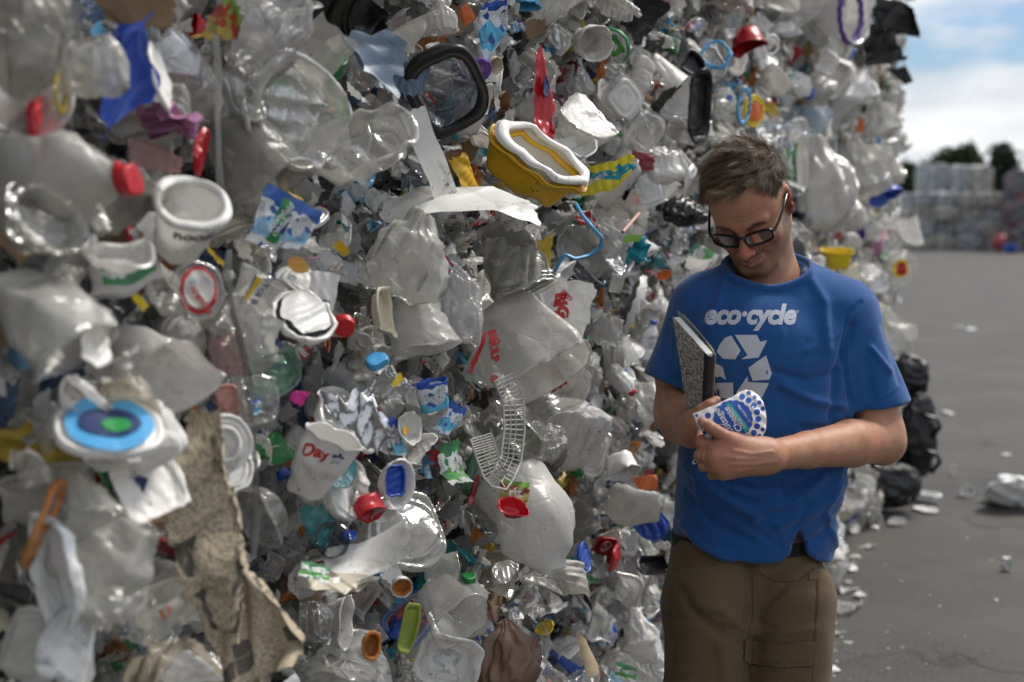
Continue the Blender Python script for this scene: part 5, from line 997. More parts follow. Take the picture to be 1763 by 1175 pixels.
# ears
for s_ in (-1, 1):
    E = HR @ rotm(0, 0, s_ * 30); eo = hw((s_ * .0765, .020, -.003))
    el = lambda q: eo + E @ (np.array(q, float) * HS)
    body.ell(el((0, .004, 0)), (.0060, .0185, .0310), E, .008)
    body.ell(el((0, .002, -.024)), (.0055, .0095, .0110), E, .006)
    body.ell(el((s_ * .0068, .002, .004)), (.0060, .0110, .0190), E, .002, 'sub')
    body.ell(el((s_ * .004, -.003, -.008)), (.0050, .0075, .0085), E, .003, 'sub')
    th = np.linspace(-1.2, 2.9, 17); rim = [el((s_ * .0035, .004 + .0165 * math.cos(a), .0285 * math.sin(a))) for a in th]
    for a, b in zip(rim[:-1], rim[1:]): body.cap(a, b, .0034, k=.003)
    ah = [el((s_ * .0022, .004 + .0085 * math.cos(a), .002 + .018 * math.sin(a))) for a in np.linspace(-.9, 1.3, 8)]
    for a, b in zip(ah[:-1], ah[1:]): body.cap(a, b, .0024, k=.004)
    body.ell(el((s_ * .0030, -.0115, -.009)), (.0040, .0035, .0060), E, .004)
# neck and the frame of the torso under the shirt
nb0 = hw((0, .030, -.055)); nb1 = P(1324, 495, 2.63)
body.cap(hw((0, .045, -.045)), nb1, .055, .062, k=.02)
body.cap(hw((0, .022, -.070)), P(1322, 505, 2.60), .034, .048, k=.012)
for s_ in (-1, 1): body.cap(hw((s_ * .058, .040, -.035)), P(1310, 505, 2.600), .013, .011, k=.02)
SHR, SHL = P(1196, 545, 2.60), P(1478, 562, 2.60)
body.cap(P(1215, 555, 2.63), P(1455, 570, 2.63), .038, k=.03); body.cap(P(1322, 490, 2.625), P(1322, 560, 2.63), .060, .075, k=.03)
body.cap(P(1275, 590, 2.63), P(1275, 860, 2.62), .070, .070, k=.04); body.cap(P(1365, 590, 2.63), P(1360, 860, 2.62), .070, .070, k=.04)
# his left arm (nearer the open side), bent across the belly
ELL, WRL = P(1516, 756, 2.585), P(1318, 786, 2.345)
body.cap(P(1470, 580, 2.62), P(1500, 660, 2.61), .038, .047, k=.03); body.cap(P(1500, 660, 2.61), ELL, .047, .044, k=.015)
body.ell(P(1498, 668, 2.585), (.040, .036, .06), None, .03)
mid = ELL * .72 + WRL * .28; body.cap(ELL, mid, .046, .0455, k=.015); body.cap(mid, ELL * .34 + WRL * .66, .0455, .034, k=.012); body.cap(ELL * .34 + WRL * .66, WRL, .034, .0275, k=.01)
body.cap(P(1520, 764, 2.60), P(1515, 740, 2.60), .042, .044, k=.02)
# his right arm, forearm towards us
ELR, WRR = P(1166, 712, 2.66), P(1192, 742, 2.415)
body.cap(P(1202, 565, 2.63), P(1168, 640, 2.66), .038, .044, k=.03); body.cap(P(1168, 640, 2.66), ELR, .047, .043, k=.02)
midr = ELR * .6 + WRR * .4; body.cap(ELR, midr, .042, .044, k=.03); body.cap(midr, WRR, .042, .029, k=.03)
body.ell(P(1160, 705, 2.62), (.034, .045, .045), None, .02)
# hands -------------------------------------------------------------
def finger(pts, rs, k=.0025, root=.007):
    for n_, (a, b, ra, rb) in enumerate(zip(pts[:-1], pts[1:], rs[:-1], rs[1:])): body.cap(a, b, ra, rb, k=root if n_ == 0 else k)
# left hand: back of the hand to us, fingers curled under, thumb along the lid
KN = [P(1238, 770, 2.305), P(1228, 786, 2.300), P(1234, 802, 2.305), P(1246, 815, 2.315)]       # knuckles index..little
for kx in KN: body.cap(WRL + (kx - WRL) * .0, kx, .021, .0125, k=.024)
body.cap(P(1290, 785, 2.335), P(1262, 792, 2.315), .025, .021, k=.02)
body.cap(P(1300, 775, 2.34), P(1262, 762, 2.325), .020, .017, k=.02)
finger([KN[0], P(1206, 762, 2.318), P(1207, 747, 2.345), P(1222, 742, 2.362)], [.0112, .0102, .0090, .0080])
finger([KN[1], P(1204, 785, 2.315), P(1207, 777, 2.350), P(1224, 770, 2.370)], [.0115, .0105, .0093, .0082])
finger([KN[2], P(1211, 803, 2.320), P(1213, 797, 2.352), P(1230, 790, 2.370)], [.0112, .0102, .0090, .0080])
finger([KN[3], P(1226, 818, 2.330), P(1226, 814, 2.355), P(1240, 808, 2.370)], [.0100, .0090, .0080, .0072])
finger([P(1276, 768, 2.325), P(1248, 752, 2.300), P(1224, 737, 2.292), P(1209, 727, 2.300)], [.0160, .0125, .0112, .0088], root=.016)
# right hand: palm under the notebook, thumb pointing up along its spine
PR = P(1205, 735, 2.395)
body.cap(WRR, PR, .028, .025, k=.02); body.cap(P(1196, 726, 2.40), P(1214, 742, 2.385), .022, .020, k=.02)
finger([P(1196, 722, 2.385), P(1207, 708, 2.372), P(1222, 698, 2.368), P(1233, 690, 2.372)], [.0155, .0125, .0112, .0090], root=.016)
finger([P(1208, 724, 2.395), P(1222, 718, 2.385), P(1236, 722, 2.380), P(1246, 730, 2.385)], [.0120, .0105, .0092, .0080])
finger([P(1210, 734, 2.395), P(1226, 730, 2.380), P(1240, 738, 2.378), P(1248, 748, 2.385)], [.0120, .0108, .0094, .0082])
finger([P(1208, 744, 2.395), P(1224, 744, 2.380), P(1236, 752, 2.380), P(1242, 760, 2.390)], [.0118, .0102, .0090, .0080])
finger([P(1203, 752, 2.400), P(1216, 756, 2.388), P(1226, 762, 2.388), P(1232, 768, 2.395)], [.0105, .0092, .0080, .0072])
Vb, Fb = body.mesh(1)
# masks in head space
hl = (Vb - HC) @ HR / HS
x, y, z = hl.T; ax_ = np.abs(x)
inhead = (z > -.135) & (z < .14) & (np.linalg.norm(hl * np.array([1, .9, .8]), axis=1) < .14)
sm = lambda v, a, b: np.clip((v - a) / (b - a), 0, 1) ** 2 * (3 - 2 * np.clip((v - a) / (b - a), 0, 1))
beard = sm(-z, .030, .060) * sm(-y, -.03, .0) * (1 - sm(-z, .120, .150)); side = sm(ax_, .044, .054) * sm(-z, .0, .03) * sm(.03 - y, .0, .03) * (1 - sm(-z, .12, .14)); cheek = np.exp(-((ax_ - .036) / .016) ** 2 - ((z + .035) / .022) ** 2)
must = np.exp(-((z + .0515) / .006) ** 2) * (ax_ < .030) * (y < -.07); goatee = np.exp(-(x / .030) ** 2 - ((z + .094) / .020) ** 2) * (y < -.03)
lips = np.exp(-(np.maximum(ax_ - .019, 0) / .004) ** 2) * np.exp(-((z + .0665) / .0080) ** 4) * (y < -.0865)
beard = np.clip(np.maximum.reduce([beard * .6 * (1 - cheek), side * .7, must * .9, goatee * 1.0]) * (1 - lips) * inhead, 0, 1)
red = np.clip(np.exp(-(((x) / .02) ** 2 + ((y + .108) / .02) ** 2 + ((z + .03) / .02) ** 2)) * .8 + sm(ax_, .0765, .084) * sm(.045 - np.abs(z), 0, .02) * .85 * inhead + np.exp(-((ax_ - .04) / .018) ** 2 - ((z + .025) / .018) ** 2) * .35 * (y < -.03), 0, 1) * inhead  # nose and cheek flush, plus the ears' backlit glow painted in red
lips = lips * inhead; scalp = sm(z, .045, .075) * sm(y, -.050, -.025) + sm(y, .035, .06) * sm(z, -.05, -.02); scalp = np.clip(scalp, 0, 1) * inhead
nails = np.zeros(len(Vb))
for tip, rad in ((P(1208, 727, 2.290), .0062), (P(1231, 690, 2.362), .006)):
    nails = np.maximum(nails, 1 - sm(np.linalg.norm(Vb - tip, axis=1), rad * .75, rad))
hands = sm(.075 - np.minimum(np.linalg.norm(Vb - P(1240, 778, 2.32), axis=1), np.linalg.norm(Vb - P(1212, 728, 2.385), axis=1)), -.02, .03)
Nb = vnormals(Vb, Fb)
# fine relief: veins and knuckle creases, forehead lines
pxs = np.array([to_px(p)[:2] for p in Vb[::1]]) if False else None
d_ = (Vb - CAMP); Dp = d_ @ _f; PXb = np.c_[881.5 + FPX * (d_ @ _r) / Dp, 587.5 - FPX * (d_ @ _u) / Dp]
rel = np.zeros(len(Vb))
armz = (Vb[:, 1] < 2.50) & (PXb[:, 1] > 680)
for pl, w, a in (([(1330, 778), (1295, 782), (1262, 776)], 3.2, .0011), ([(1335, 795), (1300, 800), (1258, 800)], 3.0, .0010), ([(1300, 806), (1270, 812)], 3, .0008), ([(1300, 790), (1275, 790), (1245, 787)], 3, .0009)):
    rel += 1.6 * a * np.exp(-(polyd(PXb, pl) / w) ** 2) * armz
for pl, w, a in (([(1234, 742), (1238, 752)], 1.8, -.0008), ([(1214, 766), (1216, 774)], 1.6, -.0009), ([(1209, 782), (1211, 792)], 1.6, -.0009), ([(1252, 770), (1246, 780)], 2.5, .0008)):
    rel += a * np.exp(-(polyd(PXb, pl) / w) ** 2) * armz
for zz, am in ((.046, .0008), (.057, .0008), (.036, .0006)): rel -= am * np.exp(-((z - zz - .12 * x * x / .01 * .1) / .0016) ** 2) * (y < -.05) * inhead
Vb = Vb + Nb * rel[:, None]
def skin_mat():
    t = NT('skin'); co = t.coord(); A = lambda n: t.n('ShaderNodeAttribute', attribute_name=n).outputs['Fac']
    n1 = t.noise(co, 55, 4, .6); n2_ = t.noise(co, 600, 2, .6); n3 = t.noise(co, 14, 3, .5)
    c = t.mix(t.ramp(n1, [(.3, 0.0), (.7, 1.0)]), (.40, .195, .108), (.50, .265, .158)); c = t.mix(t.ramp(n3, [(.42, 0.0), (.68, .7)]), c, (.43, .175, .10))
    c = t.mix(A('red'), c, (.46, .10, .065)); c = t.mix(A('lips'), c, (.40, .155, .115)); c = t.mix(t.math('MULTIPLY', A('hands'), .35), c, (.40, .17, .11)); c = t.mix(t.math('MULTIPLY', A('nails'), .6), c, (.62, .38, .30))
    bd = t.math('MULTIPLY', A('beard'), t.ramp(t.noise(co, 900, 2, .7), [(.38, .45), (.55, 1.0)])); c = t.mix(t.math('MULTIPLY', bd, .85), c, (.055, .036, .026))
    c = t.mix(t.math('MULTIPLY', A('scalp'), .85), c, (.06, .038, .024))
    fr = t.ramp(t.noise(co, 170, 2, .5), [(.70, 0.0), (.76, .35)]); c = t.mix(fr, c, (.28, .12, .07))
    nb = t.bump(t.math('ADD', n2_, t.math('MULTIPLY', t.noise(co, 220, 3, .6), .8)), .38, .0016)
    b = t.bsdf(Base_Color=c, Roughness=t.math('ADD', t.math('MULTIPLY', n1, .2), .36), Normal=nb, Subsurface_Weight=.16, Subsurface_Radius=(.010, .0035, .0018), Subsurface_Scale=.8, Specular_IOR_Level=.38)
    return t.done(b.outputs[0])
SKIN = skin_mat()
man = tag(empty('person', (P(1320, 800, 2.6)[0], 2.6, 0)), 'man in a blue printed t-shirt and brown cargo trousers looking down at a crushed lid', 'person')
MO = np.array(man.location)
add('body', Vb - MO, Fb, SKIN, man, attrs=dict(scalp=scalp, beard=beard, red=red, lips=lips, nails=nails, hands=hands))

# ---- T-shirt
rh0 = np.random.default_rng(8)
sh = Field((.20, 2.30, .80), (.92, 2.92, 1.62), .0042)
def prof(rows):
    """torso slices: (z, x centre, y centre, half width, half depth)"""
    rows = np.array(sorted(rows)); zz = rows[:, 0]
    def fn(X, Y, Z):
        cx, cy, rx, ry = (np.interp(Z, zz, rows[:, i]).astype(np.float32) for i in (1, 2, 3, 4))
        q = ((np.abs(X - cx) / rx) ** 2.3 + (np.abs(Y - cy) / ry) ** 2.3) ** (1 / 2.3); return (q - 1) * np.minimum(rx, ry) * .9
    return fn
def slice_at(yp, xl, xr, D=2.60, dep=.115, yc=None):
    a, b = P(xl, yp, D), P(xr, yp, D); return [(a[2] + b[2]) / 2, (a[0] + b[0]) / 2, a[1] if yc is None else yc, (b[0] - a[0]) / 2, dep]
TOR = [slice_at(1010, 1158, 1446, dep=.124, yc=2.615), slice_at(960, 1162, 1446, dep=.126, yc=2.61), slice_at(900, 1168, 1452, dep=.128, yc=2.605), slice_at(830, 1170, 1462, dep=.132, yc=2.60), slice_at(760, 1174, 1470, dep=.132, yc=2.60), slice_at(690, 1176, 1480, dep=.128, yc=2.605), slice_at(620, 1178, 1488, dep=.122, yc=2.61),
       slice_at(560, 1180, 1488, dep=.112, yc=2.615), slice_at(515, 1196, 1468, dep=.098, yc=2.62), slice_at(485, 1236, 1428, dep=.084, yc=2.625), slice_at(460, 1262, 1392, dep=.07, yc=2.63), slice_at(440, 1280, 1380, dep=.062, yc=2.63)]
sh.op((.2, 2.3, .8), (.92, 2.92, 1.62), prof(TOR), 0.0)
sh.cap(P(1300, 478, 2.62), P(1212, 520, 2.62), .050, .052, k=.05); sh.cap(P(1345, 478, 2.63), P(1452, 532, 2.62), .052, .056, k=.05)
sh.cap(P(1212, 532, 2.62), P(1160, 668, 2.665), .064, .071, k=.035); sh.cap(P(1206, 560, 2.62), P(1150, 680, 2.64), .045, .046, k=.03)
sh.cap(P(1452, 545, 2.62), P(1506, 715, 2.61), .066, .075, k=.035)
sh.ell(P(1290, 600, 2.55), (.10, .06, .09), None, .05)
# openings: hem, sleeves, neck
hemc = P(1310, 978, 2.50)
HEM = [(1120, 930), (1160, 930), (1200, 952), (1250, 972), (1310, 983), (1350, 980), (1371, 966), (1380, 926), (1385, 920), (1391, 940), (1399, 966), (1420, 982), (1445, 992), (1500, 996)]
hx = np.array([P(a, b, 2.50)[0] for a, b in HEM]); hz = np.array([P(a, b, 2.50)[2] for a, b in HEM])
def hemf(X, Y, Z):
    zf = np.interp(X, hx, hz); zb = P(1300, 938, 2.7)[2] + 0 * X; t_ = np.clip((Y - 2.56) / .06, 0, 1); return (Z - (zf * (1 - t_) + zb * t_)) * .8
sh.op((.2, 2.3, .8), (.92, 2.92, 1.16), lambda X, Y, Z: hemf(X, Y, Z), .003, 'and_') if False else sh.op((.2, 2.3, .8), (.92, 2.92, 1.16), hemf, .003, 'sub')
sl = P(1153, 662, 2.62); sn = P(1153, 662, 2.64) - P(1190, 570, 2.64); sh.half(sl, sn * np.array([1, .3, 1]), .002, lo=P(1080, 700, 2.64) - .05, hi=P(1156, 640, 2.64) + np.array([0.0, .12, .02]))
sr_ = P(1512, 700, 2.60); snl = P(1512, 704, 2.60) - P(1466, 560, 2.60); sh.half(sr_, snl + np.array([-.02, 0, -.03]), .002, lo=P(1476, 790, 2.60) - np.array([.0, .1, .05]), hi=P(1600, 640, 2.60) + np.array([.05, .15, 0]))
inner = sh.f.copy() + .0075
# hollow only near the openings
Xg, Yg, Zg = sh.pts([0, 0, 0], sh.n)
def near(p, r): return (Xg - p[0]) ** 2 + (Yg - p[1]) ** 2 + (Zg - p[2]) ** 2 < r * r
# open the cavity through the hem and sleeves
cav = Field((.20, 2.30, .80), (.92, 2.92, 1.62), .0042); cav.op((.2, 2.3, .8), (.92, 2.92, 1.62), prof([[r[0], r[1], r[2], r[3] - .013, r[4] - .013] for r in TOR[:4]] + [[r[0], r[1], r[2], r[3] - .05, r[4] - .05] for r in TOR[5:7]]), 0)
cav.f = np.maximum(cav.f, (Zg - P(1300, 935, 2.55)[2]).astype(np.float32))
a_, b_ = P(1165, 652, 2.655), P(1143, 712, 2.66); cav.cap(a_, b_, .046, .060, k=.01); a_, b_ = P(1500, 684, 2.61), P(1520, 760, 2.605); cav.cap(a_, b_, .048, .064, k=.01)
cav.cap(P(1320, 440, 2.58), P(1326, 490, 2.60), .078, .056, k=.01)
sh.f = np.maximum(sh.f, -cav.f)
# neck opening: a bowl around the neck
sh.half(P(1322, 448, 2.60), (.10, -.25, 1), .01)
sh.ell(P(1322, 438, 2.575), (.092, .085, .062), rotm(18, 0, 0), .004, 'sub')
Vs, Fs_ = sh.mesh(2); Ns = vnormals(Vs, Fs_)
d_ = (Vs - CAMP); Dp = d_ @ _f; Q = np.c_[881.5 + FPX * (d_ @ _r) / Dp, 587.5 - FPX * (d_ @ _u) / Dp]; front = np.clip((-Ns[:, 1] + .2), 0, 1)
w = .0042 * fbm(np.c_[Vs[:, 0] * 9, Vs[:, 1] * 7, Vs[:, 2] * 4], 3, 3) * .9
for pl, wd, a in (([(1468, 560), (1440, 640), (1432, 720)], 11, -.006), ([(1482, 520), (1458, 545), (1450, 600), (1462, 690)], 5, -.0035), ([(1450, 700), (1400, 690), (1350, 665)], 12, .006), ([(1460, 725), (1420, 740), (1380, 735)], 9, -.005),
                  ([(1190, 600), (1215, 640), (1230, 690)], 11, -.005), ([(1180, 560), (1210, 590)], 9, .004), ([(1390, 470), (1420, 520), (1425, 600)], 13, .004), ([(1250, 470), (1235, 520), (1220, 560)], 12, .004),
                  ([(1180, 800), (1230, 850), (1300, 890)], 14, .006), ([(1178, 850), (1230, 905), (1290, 930)], 13, -.005), ([(1450, 830), (1400, 880), (1340, 905)], 14, .006), ([(1452, 790), (1400, 825), (1350, 850)], 12, -.006), ([(1455, 880), (1410, 925), (1370, 945)], 11, -.005),
                  ([(1420, 820), (1360, 870), (1300, 880)], 8, .004), ([(1174, 900), (1210, 945), (1260, 965)], 12, .005), ([(1330, 640), (1390, 655), (1440, 640)], 10, -.004), ([(1500, 600), (1530, 640)], 8, .004), ([(1490, 620), (1500, 680)], 9, -.005), ([(1520, 560), (1548, 660)], 8, -.003),
                  ([(1150, 560), (1140, 640)], 7, -.004), ([(1170, 560), (1165, 640)], 6, .003), ([(1200, 880), (1200, 760)], 10, .003), ([(1440, 940), (1420, 880), (1450, 800)], 9, .005), ([(1345, 840), (1300, 845), (1250, 830)], 9, -.004)):
    w += 1.5 * a * np.exp(-(polyd(Q, pl) / (wd * .62)) ** 2) * (front > .15)
for k in range(46):      # fine creases gathering at the waist and under the arms
    cx, cy = rh0.uniform(1180, 1450), rh0.choice([rh0.uniform(560, 700), rh0.uniform(780, 970), rh0.uniform(780, 970)]); an = rh0.normal() * .5 + (.5 if cx < 1310 else -.5); ln = rh0.uniform(20, 60)
    w += rh0.choice([-1, 1]) * rh0.uniform(.0008, .0022) * np.exp(-(polyd(Q, [(cx - ln * math.cos(an), cy - ln * math.sin(an)), (cx, cy + rh0.normal() * 5), (cx + ln * math.cos(an), cy + ln * math.sin(an))]) / rh0.uniform(4, 9)) ** 2) * (front > .15)
# seams and hems
for pl, wd, a in (([(1121, 646), (1183, 661)], 1.6, -.0016), ([(1556, 667), (1474, 722)], 1.6, -.0016)): w += a * np.exp(-(polyd(Q, pl) / wd) ** 2)
slv = (Q[:, 0] > 1470) | (Q[:, 0] < 1175); w = np.where(slv, np.maximum(w, -.0040), w)
Vs = Vs + Ns * w[:, None]
# the hem dips in the middle and opens in a vent near his left hip
def shirt_mat():
    t = NT('blue cotton'); co = t.coord(); wv = t.noise(co, 900, 2, .6); n1 = t.noise(co, 5, 4, .6); n2_ = t.noise(co, 90, 3, .6)
    c = t.mix(n1, (.010, .068, .215), (.017, .095, .29)); c = t.mix(t.math('MULTIPLY', t.ramp(n2_, [(.4, 0.0), (.7, .6)]), .5), c, (.022, .108, .31))
    nb = t.bump(t.math('ADD', wv, t.math('MULTIPLY', t.noise(co, 35, 3, .6), .6)), .30, .0012)
    return t.done(t.bsdf(Base_Color=c, Roughness=.88, Normal=nb, Sheen_Weight=.25, Sheen_Roughness=.5, Specular_IOR_Level=.2).outputs[0])
SHIRT = shirt_mat()
# remove a notch for the vent
vent = [(1372, 1010), (1385, 918), (1400, 1010)]
cut = (Q[:, 1] > 905) & (np.abs(Q[:, 0] - 1385) < (Q[:, 1] - 912) * .22) & (Ns[:, 1] < .2) & (Vs[:, 1] < 2.6)
Fk = Fs_
shirt = add('t_shirt', Vs - MO, Fk, SHIRT, man)
# collar rib
bvs = BVHTree.FromPolygons([Vector(v) for v in Vs], Fs_.tolist())
col = []
for k in range(60):
    th = 2 * math.pi * k / 59; e = rotm(18, 0, 0) @ np.array([.098 * math.cos(th), .091 * math.sin(th), -.012]); col.append(P(1322, 438, 2.575) + e)
ring = []
for c_ in col:
    h_ = bvs.find_nearest(Vector(c_)); ring.append(np.array(h_[0]))
ring = np.array(ring); 
for _ in range(6): ring[1:-1] = (ring[:-2] + 2 * ring[1:-1] + ring[2:]) / 4; ring[0] = ring[-1] = (ring[1] + ring[-2]) / 2
V, F = tube(ring, .0062, 8); V = ring.repeat(9, 0) + (V - ring.repeat(9, 0)) * np.array([1, 1, 1.5]); add('collar', V - MO, F, SHIRT, man)

def stick(V2, F2, px_map, bv, lift=.0008, lim=None):
    """lay flat artwork (pixel coordinates) on a surface along the viewing rays of the print, as printed cloth"""
    out = []
    for q in V2:
        r = ray(*px_map(q)); r = r / np.linalg.norm(r); h_ = bv.ray_cast(Vector(CAMP + r * 1.9), Vector(r))
        if h_[0] is None: out.append(None)
        else: out.append(np.array(h_[0]) - r * lift)
    ok = np.array([o is not None for o in out]); o2 = np.array([o if o is not None else (0, 0, 0) for o in out]); F3 = F2[ok[F2].all(1)]
    return o2, F3
def add_art(name, V, F, mat, parent):
    n = vnormals(V, F); flip = (n[:, 1].mean() > 0); return add(name, V - MO, F[:, ::-1] if flip else F, mat, parent)
PRINT = (lambda t: t.done(t.bsdf(Base_Color=t.mix(t.ramp(t.noise(t.coord(), 1400, 3, .6), [(.35, 0.0), (.6, 1.0)]), (.40, .45, .54), (.60, .63, .67)), Roughness=.8).outputs[0]))(NT('worn white shirt print'))
bvs2 = BVHTree.FromPolygons([Vector(v) for v in Vs], Fk.tolist())
V2, F2 = text2d('eco\u00b7cycle', 46, .045, .22, .12, .98)
V2 = V2 * np.array([158 / (V2[:, 0].max() - V2[:, 0].min()), 1.0]); a = math.radians(1.5)
o, f = stick(V2, F2, lambda q: (1290 + q[0] + q[1] * .02, 543 - q[1] * 1.02 + q[0] * .0), bvs2); add_art('lettering', o, f, PRINT, shirt)
V2, F2 = text2d('\u00ae', 7); o, f = stick(V2, F2, lambda q: (1373 + q[0], 537 - q[1]), bvs2); add_art('lettering', o, f, PRINT, shirt)
def poly_art(poly, step=7):
    bm = bmesh.new(); vs = [bm.verts.new((x, y, 0)) for x, y in poly]; bm.faces.new(vs)
    xs = [p[0] for p in poly]; ys = [p[1] for p in poly]
    for ax, lo, hi in ((0, min(xs), max(xs)), (1, min(ys), max(ys))):
        k = lo + step
        while k < hi:
            bmesh.ops.bisect_plane(bm, geom=bm.verts[:] + bm.edges[:] + bm.faces[:], plane_co=(k, 0, 0) if ax == 0 else (0, k, 0), plane_no=(1, 0, 0) if ax == 0 else (0, 1, 0)); k += step
    bmesh.ops.triangulate(bm, faces=bm.faces[:]); bm.verts.index_update()
    V = np.array([v.co[:2] for v in bm.verts]); F = np.array([[v.index for v in f_.verts] for f_ in bm.faces]); bm.free(); return V, F
ARROWS = [[(1262, 577), (1311, 577), (1322, 582), (1327, 592), (1329, 600), (1322, 614), (1287, 617), (1292, 608), (1274, 582)],
          [(1236, 612), (1231, 604), (1239, 588), (1247, 580), (1262, 577), (1273, 583), (1286, 604), (1268, 616), (1258, 622), (1243, 622)],
          [(1288, 634), (1319, 612), (1325, 631), (1329, 644), (1324, 654), (1296, 656)],
          [(1324, 660), (1312, 685), (1300, 688), (1283, 688), (1283, 697), (1268, 676), (1287, 648), (1288, 658)],
          [(1262, 659), (1263, 686), (1236, 686), (1226, 660)],
          [(1232, 626), (1244, 632), (1250, 655), (1240, 648), (1233, 650), (1226, 640)]]
ARROWS[0] = [(1262, 577), (1303, 577), (1311, 588), (1321, 584), (1308, 612), (1279, 616), (1290, 610), (1274, 585)]
ARROWS[0] = [(1265, 577), (1303, 577), (1309, 589), (1321, 586), (1306, 616), (1276, 619), (1287, 612)]
ARROWS[1] = [(1259, 578), (1275, 604), (1266, 619), (1245, 618), (1234, 606), (1240, 592), (1248, 582)]
for pg in ARROWS:
    V2, F2 = poly_art(pg); o, f = stick(V2, F2, lambda q: (q[0], q[1]), bvs2); add_art('printed_arrow', o, f, PRINT, shirt)

# ---- trousers
tr = Field((.20, 2.30, .0), (.84, 2.90, 1.12), .0055)
TRO = [slice_at(1000, 1158, 1430, dep=.112, yc=2.615), slice_at(930, 1166, 1432, dep=.108, yc=2.615), slice_at(1060, 1146, 1428, dep=.115, yc=2.615)]
tr.op((.2, 2.3, P(1300, 1070, 2.6)[2]), (.84, 2.9, P(1300, 905, 2.6)[2]), prof(TRO), 0)
zt = P(1300, 905, 2.60)[2]; zb_ = P(1300, 1085, 2.6)[2]
Xt, Yt, Zt = tr.pts([0, 0, 0], tr.n); tr.f = np.where((Zt > zt) | (Zt < zb_), np.maximum(tr.f, .02), tr.f).astype(np.float32)
KL, KR = P(1222, 1175, 2.60), P(1362, 1175, 2.60)
hr, hl_ = P(1224, 1030, 2.61), P(1366, 1030, 2.61)
tr.cap(hr, KR * 0 + P(1214, 1210, 2.60), .092, .083, k=.03); tr.cap(hl_, P(1354, 1210, 2.60), .090, .084, k=.012)
tr.cap(P(1214, 1210, 2.60), np.array([P(1214, 1210, 2.6)[0] - .01, 2.62, .10]), .083, .062, k=.02); tr.cap(P(1354, 1210, 2.60), np.array([P(1354, 1210, 2.6)[0] + .01, 2.60, .10]), .084, .062, k=.02)
tr.half((0, 0, .05), (0, 0, -1), .003, lo=(.2, 2.3, 0), hi=(.84, 2.9, .12))
Vt, Ft = tr.mesh(2); Nt = vnormals(Vt, Ft); d_ = (Vt - CAMP); Dp = d_ @ _f; Q = np.c_[881.5 + FPX * (d_ @ _r) / Dp, 587.5 - FPX * (d_ @ _u) / Dp]; front = Nt[:, 1] < .1
w = .0035 * fbm(Vt * np.array([9, 9, 6]), 23, 3)
for pl, wd, a in (([(1290, 960), (1292, 1040), (1278, 1110)], 9, -.008), ([(1292, 1060), (1320, 1040), (1350, 1010)], 9, -.004), ([(1280, 1080), (1240, 1050), (1200, 1040)], 10, .004), ([(1170, 1010), (1200, 1060), (1240, 1090)], 9, -.004), ([(1310, 1120), (1350, 1090), (1400, 1080)], 9, .003),
                  ([(1300, 990), (1330, 1003), (1372, 1000), (1400, 975)], 2.2, -.0018), ([(1400, 975), (1428, 975)], 1.6, -.0015), ([(1150, 1060), (1160, 1120), (1150, 1175)], 6, -.005), ([(1410, 960), (1404, 1060), (1398, 1120)], 2, -.0018), ([(1240, 1110), (1250, 1175)], 10, .004)):
    w += 1.7 * a * np.exp(-(polyd(Q, pl) / wd) ** 2) * front
for k in range(30):
    cx, cy = rh0.uniform(1160, 1430), rh0.uniform(960, 1175); an = rh0.normal() * .35; ln = rh0.uniform(15, 55); w += rh0.choice([-1, 1]) * rh0.uniform(.0008, .0024) * np.exp(-(polyd(Q, [(cx - ln, cy - ln * an), (cx + ln, cy + ln * an)]) / rh0.uniform(3, 7)) ** 2) * front
Vt = Vt + Nt * w[:, None]
def cloth_mat(name, c1, c2, sc=700):
    t = NT(name); co = t.coord(); c = t.mix(t.noise(co, 6, 4, .6), c1, c2); mp_ = t.n('ShaderNodeTexWave', wave_type='BANDS', bands_direction='DIAGONAL'); mp_.inputs['Scale'].default_value = 320; mp_.inputs['Distortion'].default_value = 1; t.l(co, mp_.inputs[0])
    nb = t.bump(t.math('ADD', t.math('MULTIPLY', mp_.outputs[1], .3), t.math('ADD', t.noise(co, sc, 2), t.noise(co, 28, 4, .6))), .3, .0015)
    return t.done(t.bsdf(Base_Color=c, Roughness=.85, Normal=nb, Specular_IOR_Level=.2, Sheen_Weight=.1).outputs[0])
TROU = cloth_mat('brown twill', (.108, .072, .037), (.146, .101, .057))
trs = add('trousers', Vt - MO, Ft, TROU, man)
bvt = BVHTree.FromPolygons([Vector(v) for v in Vt], Ft.tolist())
def patch(poly, lift, name, mat, parent, bv, thick=.003):
    V2, F2 = poly_art(poly, 12); o, f = stick(V2, F2, lambda q: (q[0], q[1]), bv, lift); o2, _ = stick(V2, F2, lambda q: (q[0], q[1]), bv, -.002)
    n = len(o); E = Counter(); 
    for t_ in f.tolist():
        for a, b in ((t_[0], t_[1]), (t_[1], t_[2]), (t_[2], t_[0])): E[(a, b)] += 1
    rim = np.array([(a, b, b + n, a + n) for (a, b) in E if (b, a) not in E]).reshape(-1, 4)
    return add(name, np.r_[o, o2] - MO, [f, f[:, ::-1] + n, rim[:, ::-1]], mat, parent, smooth=False)
patch([(1284, 1102), (1290, 1103), (1350, 1108), (1404, 1104), (1400, 1143), (1398, 1147), (1340, 1149), (1290, 1143), (1282, 1138)], .009, 'pocket_flap', TROU, trs, bvt)
patch([(1292, 1146), (1396, 1150), (1390, 1215), (1300, 1215)], .005, 'cargo_pocket', TROU, trs, bvt)
patch([(1393, 985), (1412, 986), (1411, 999), (1393, 998)], .004, 'pocket_tab', TROU, trs, bvt)
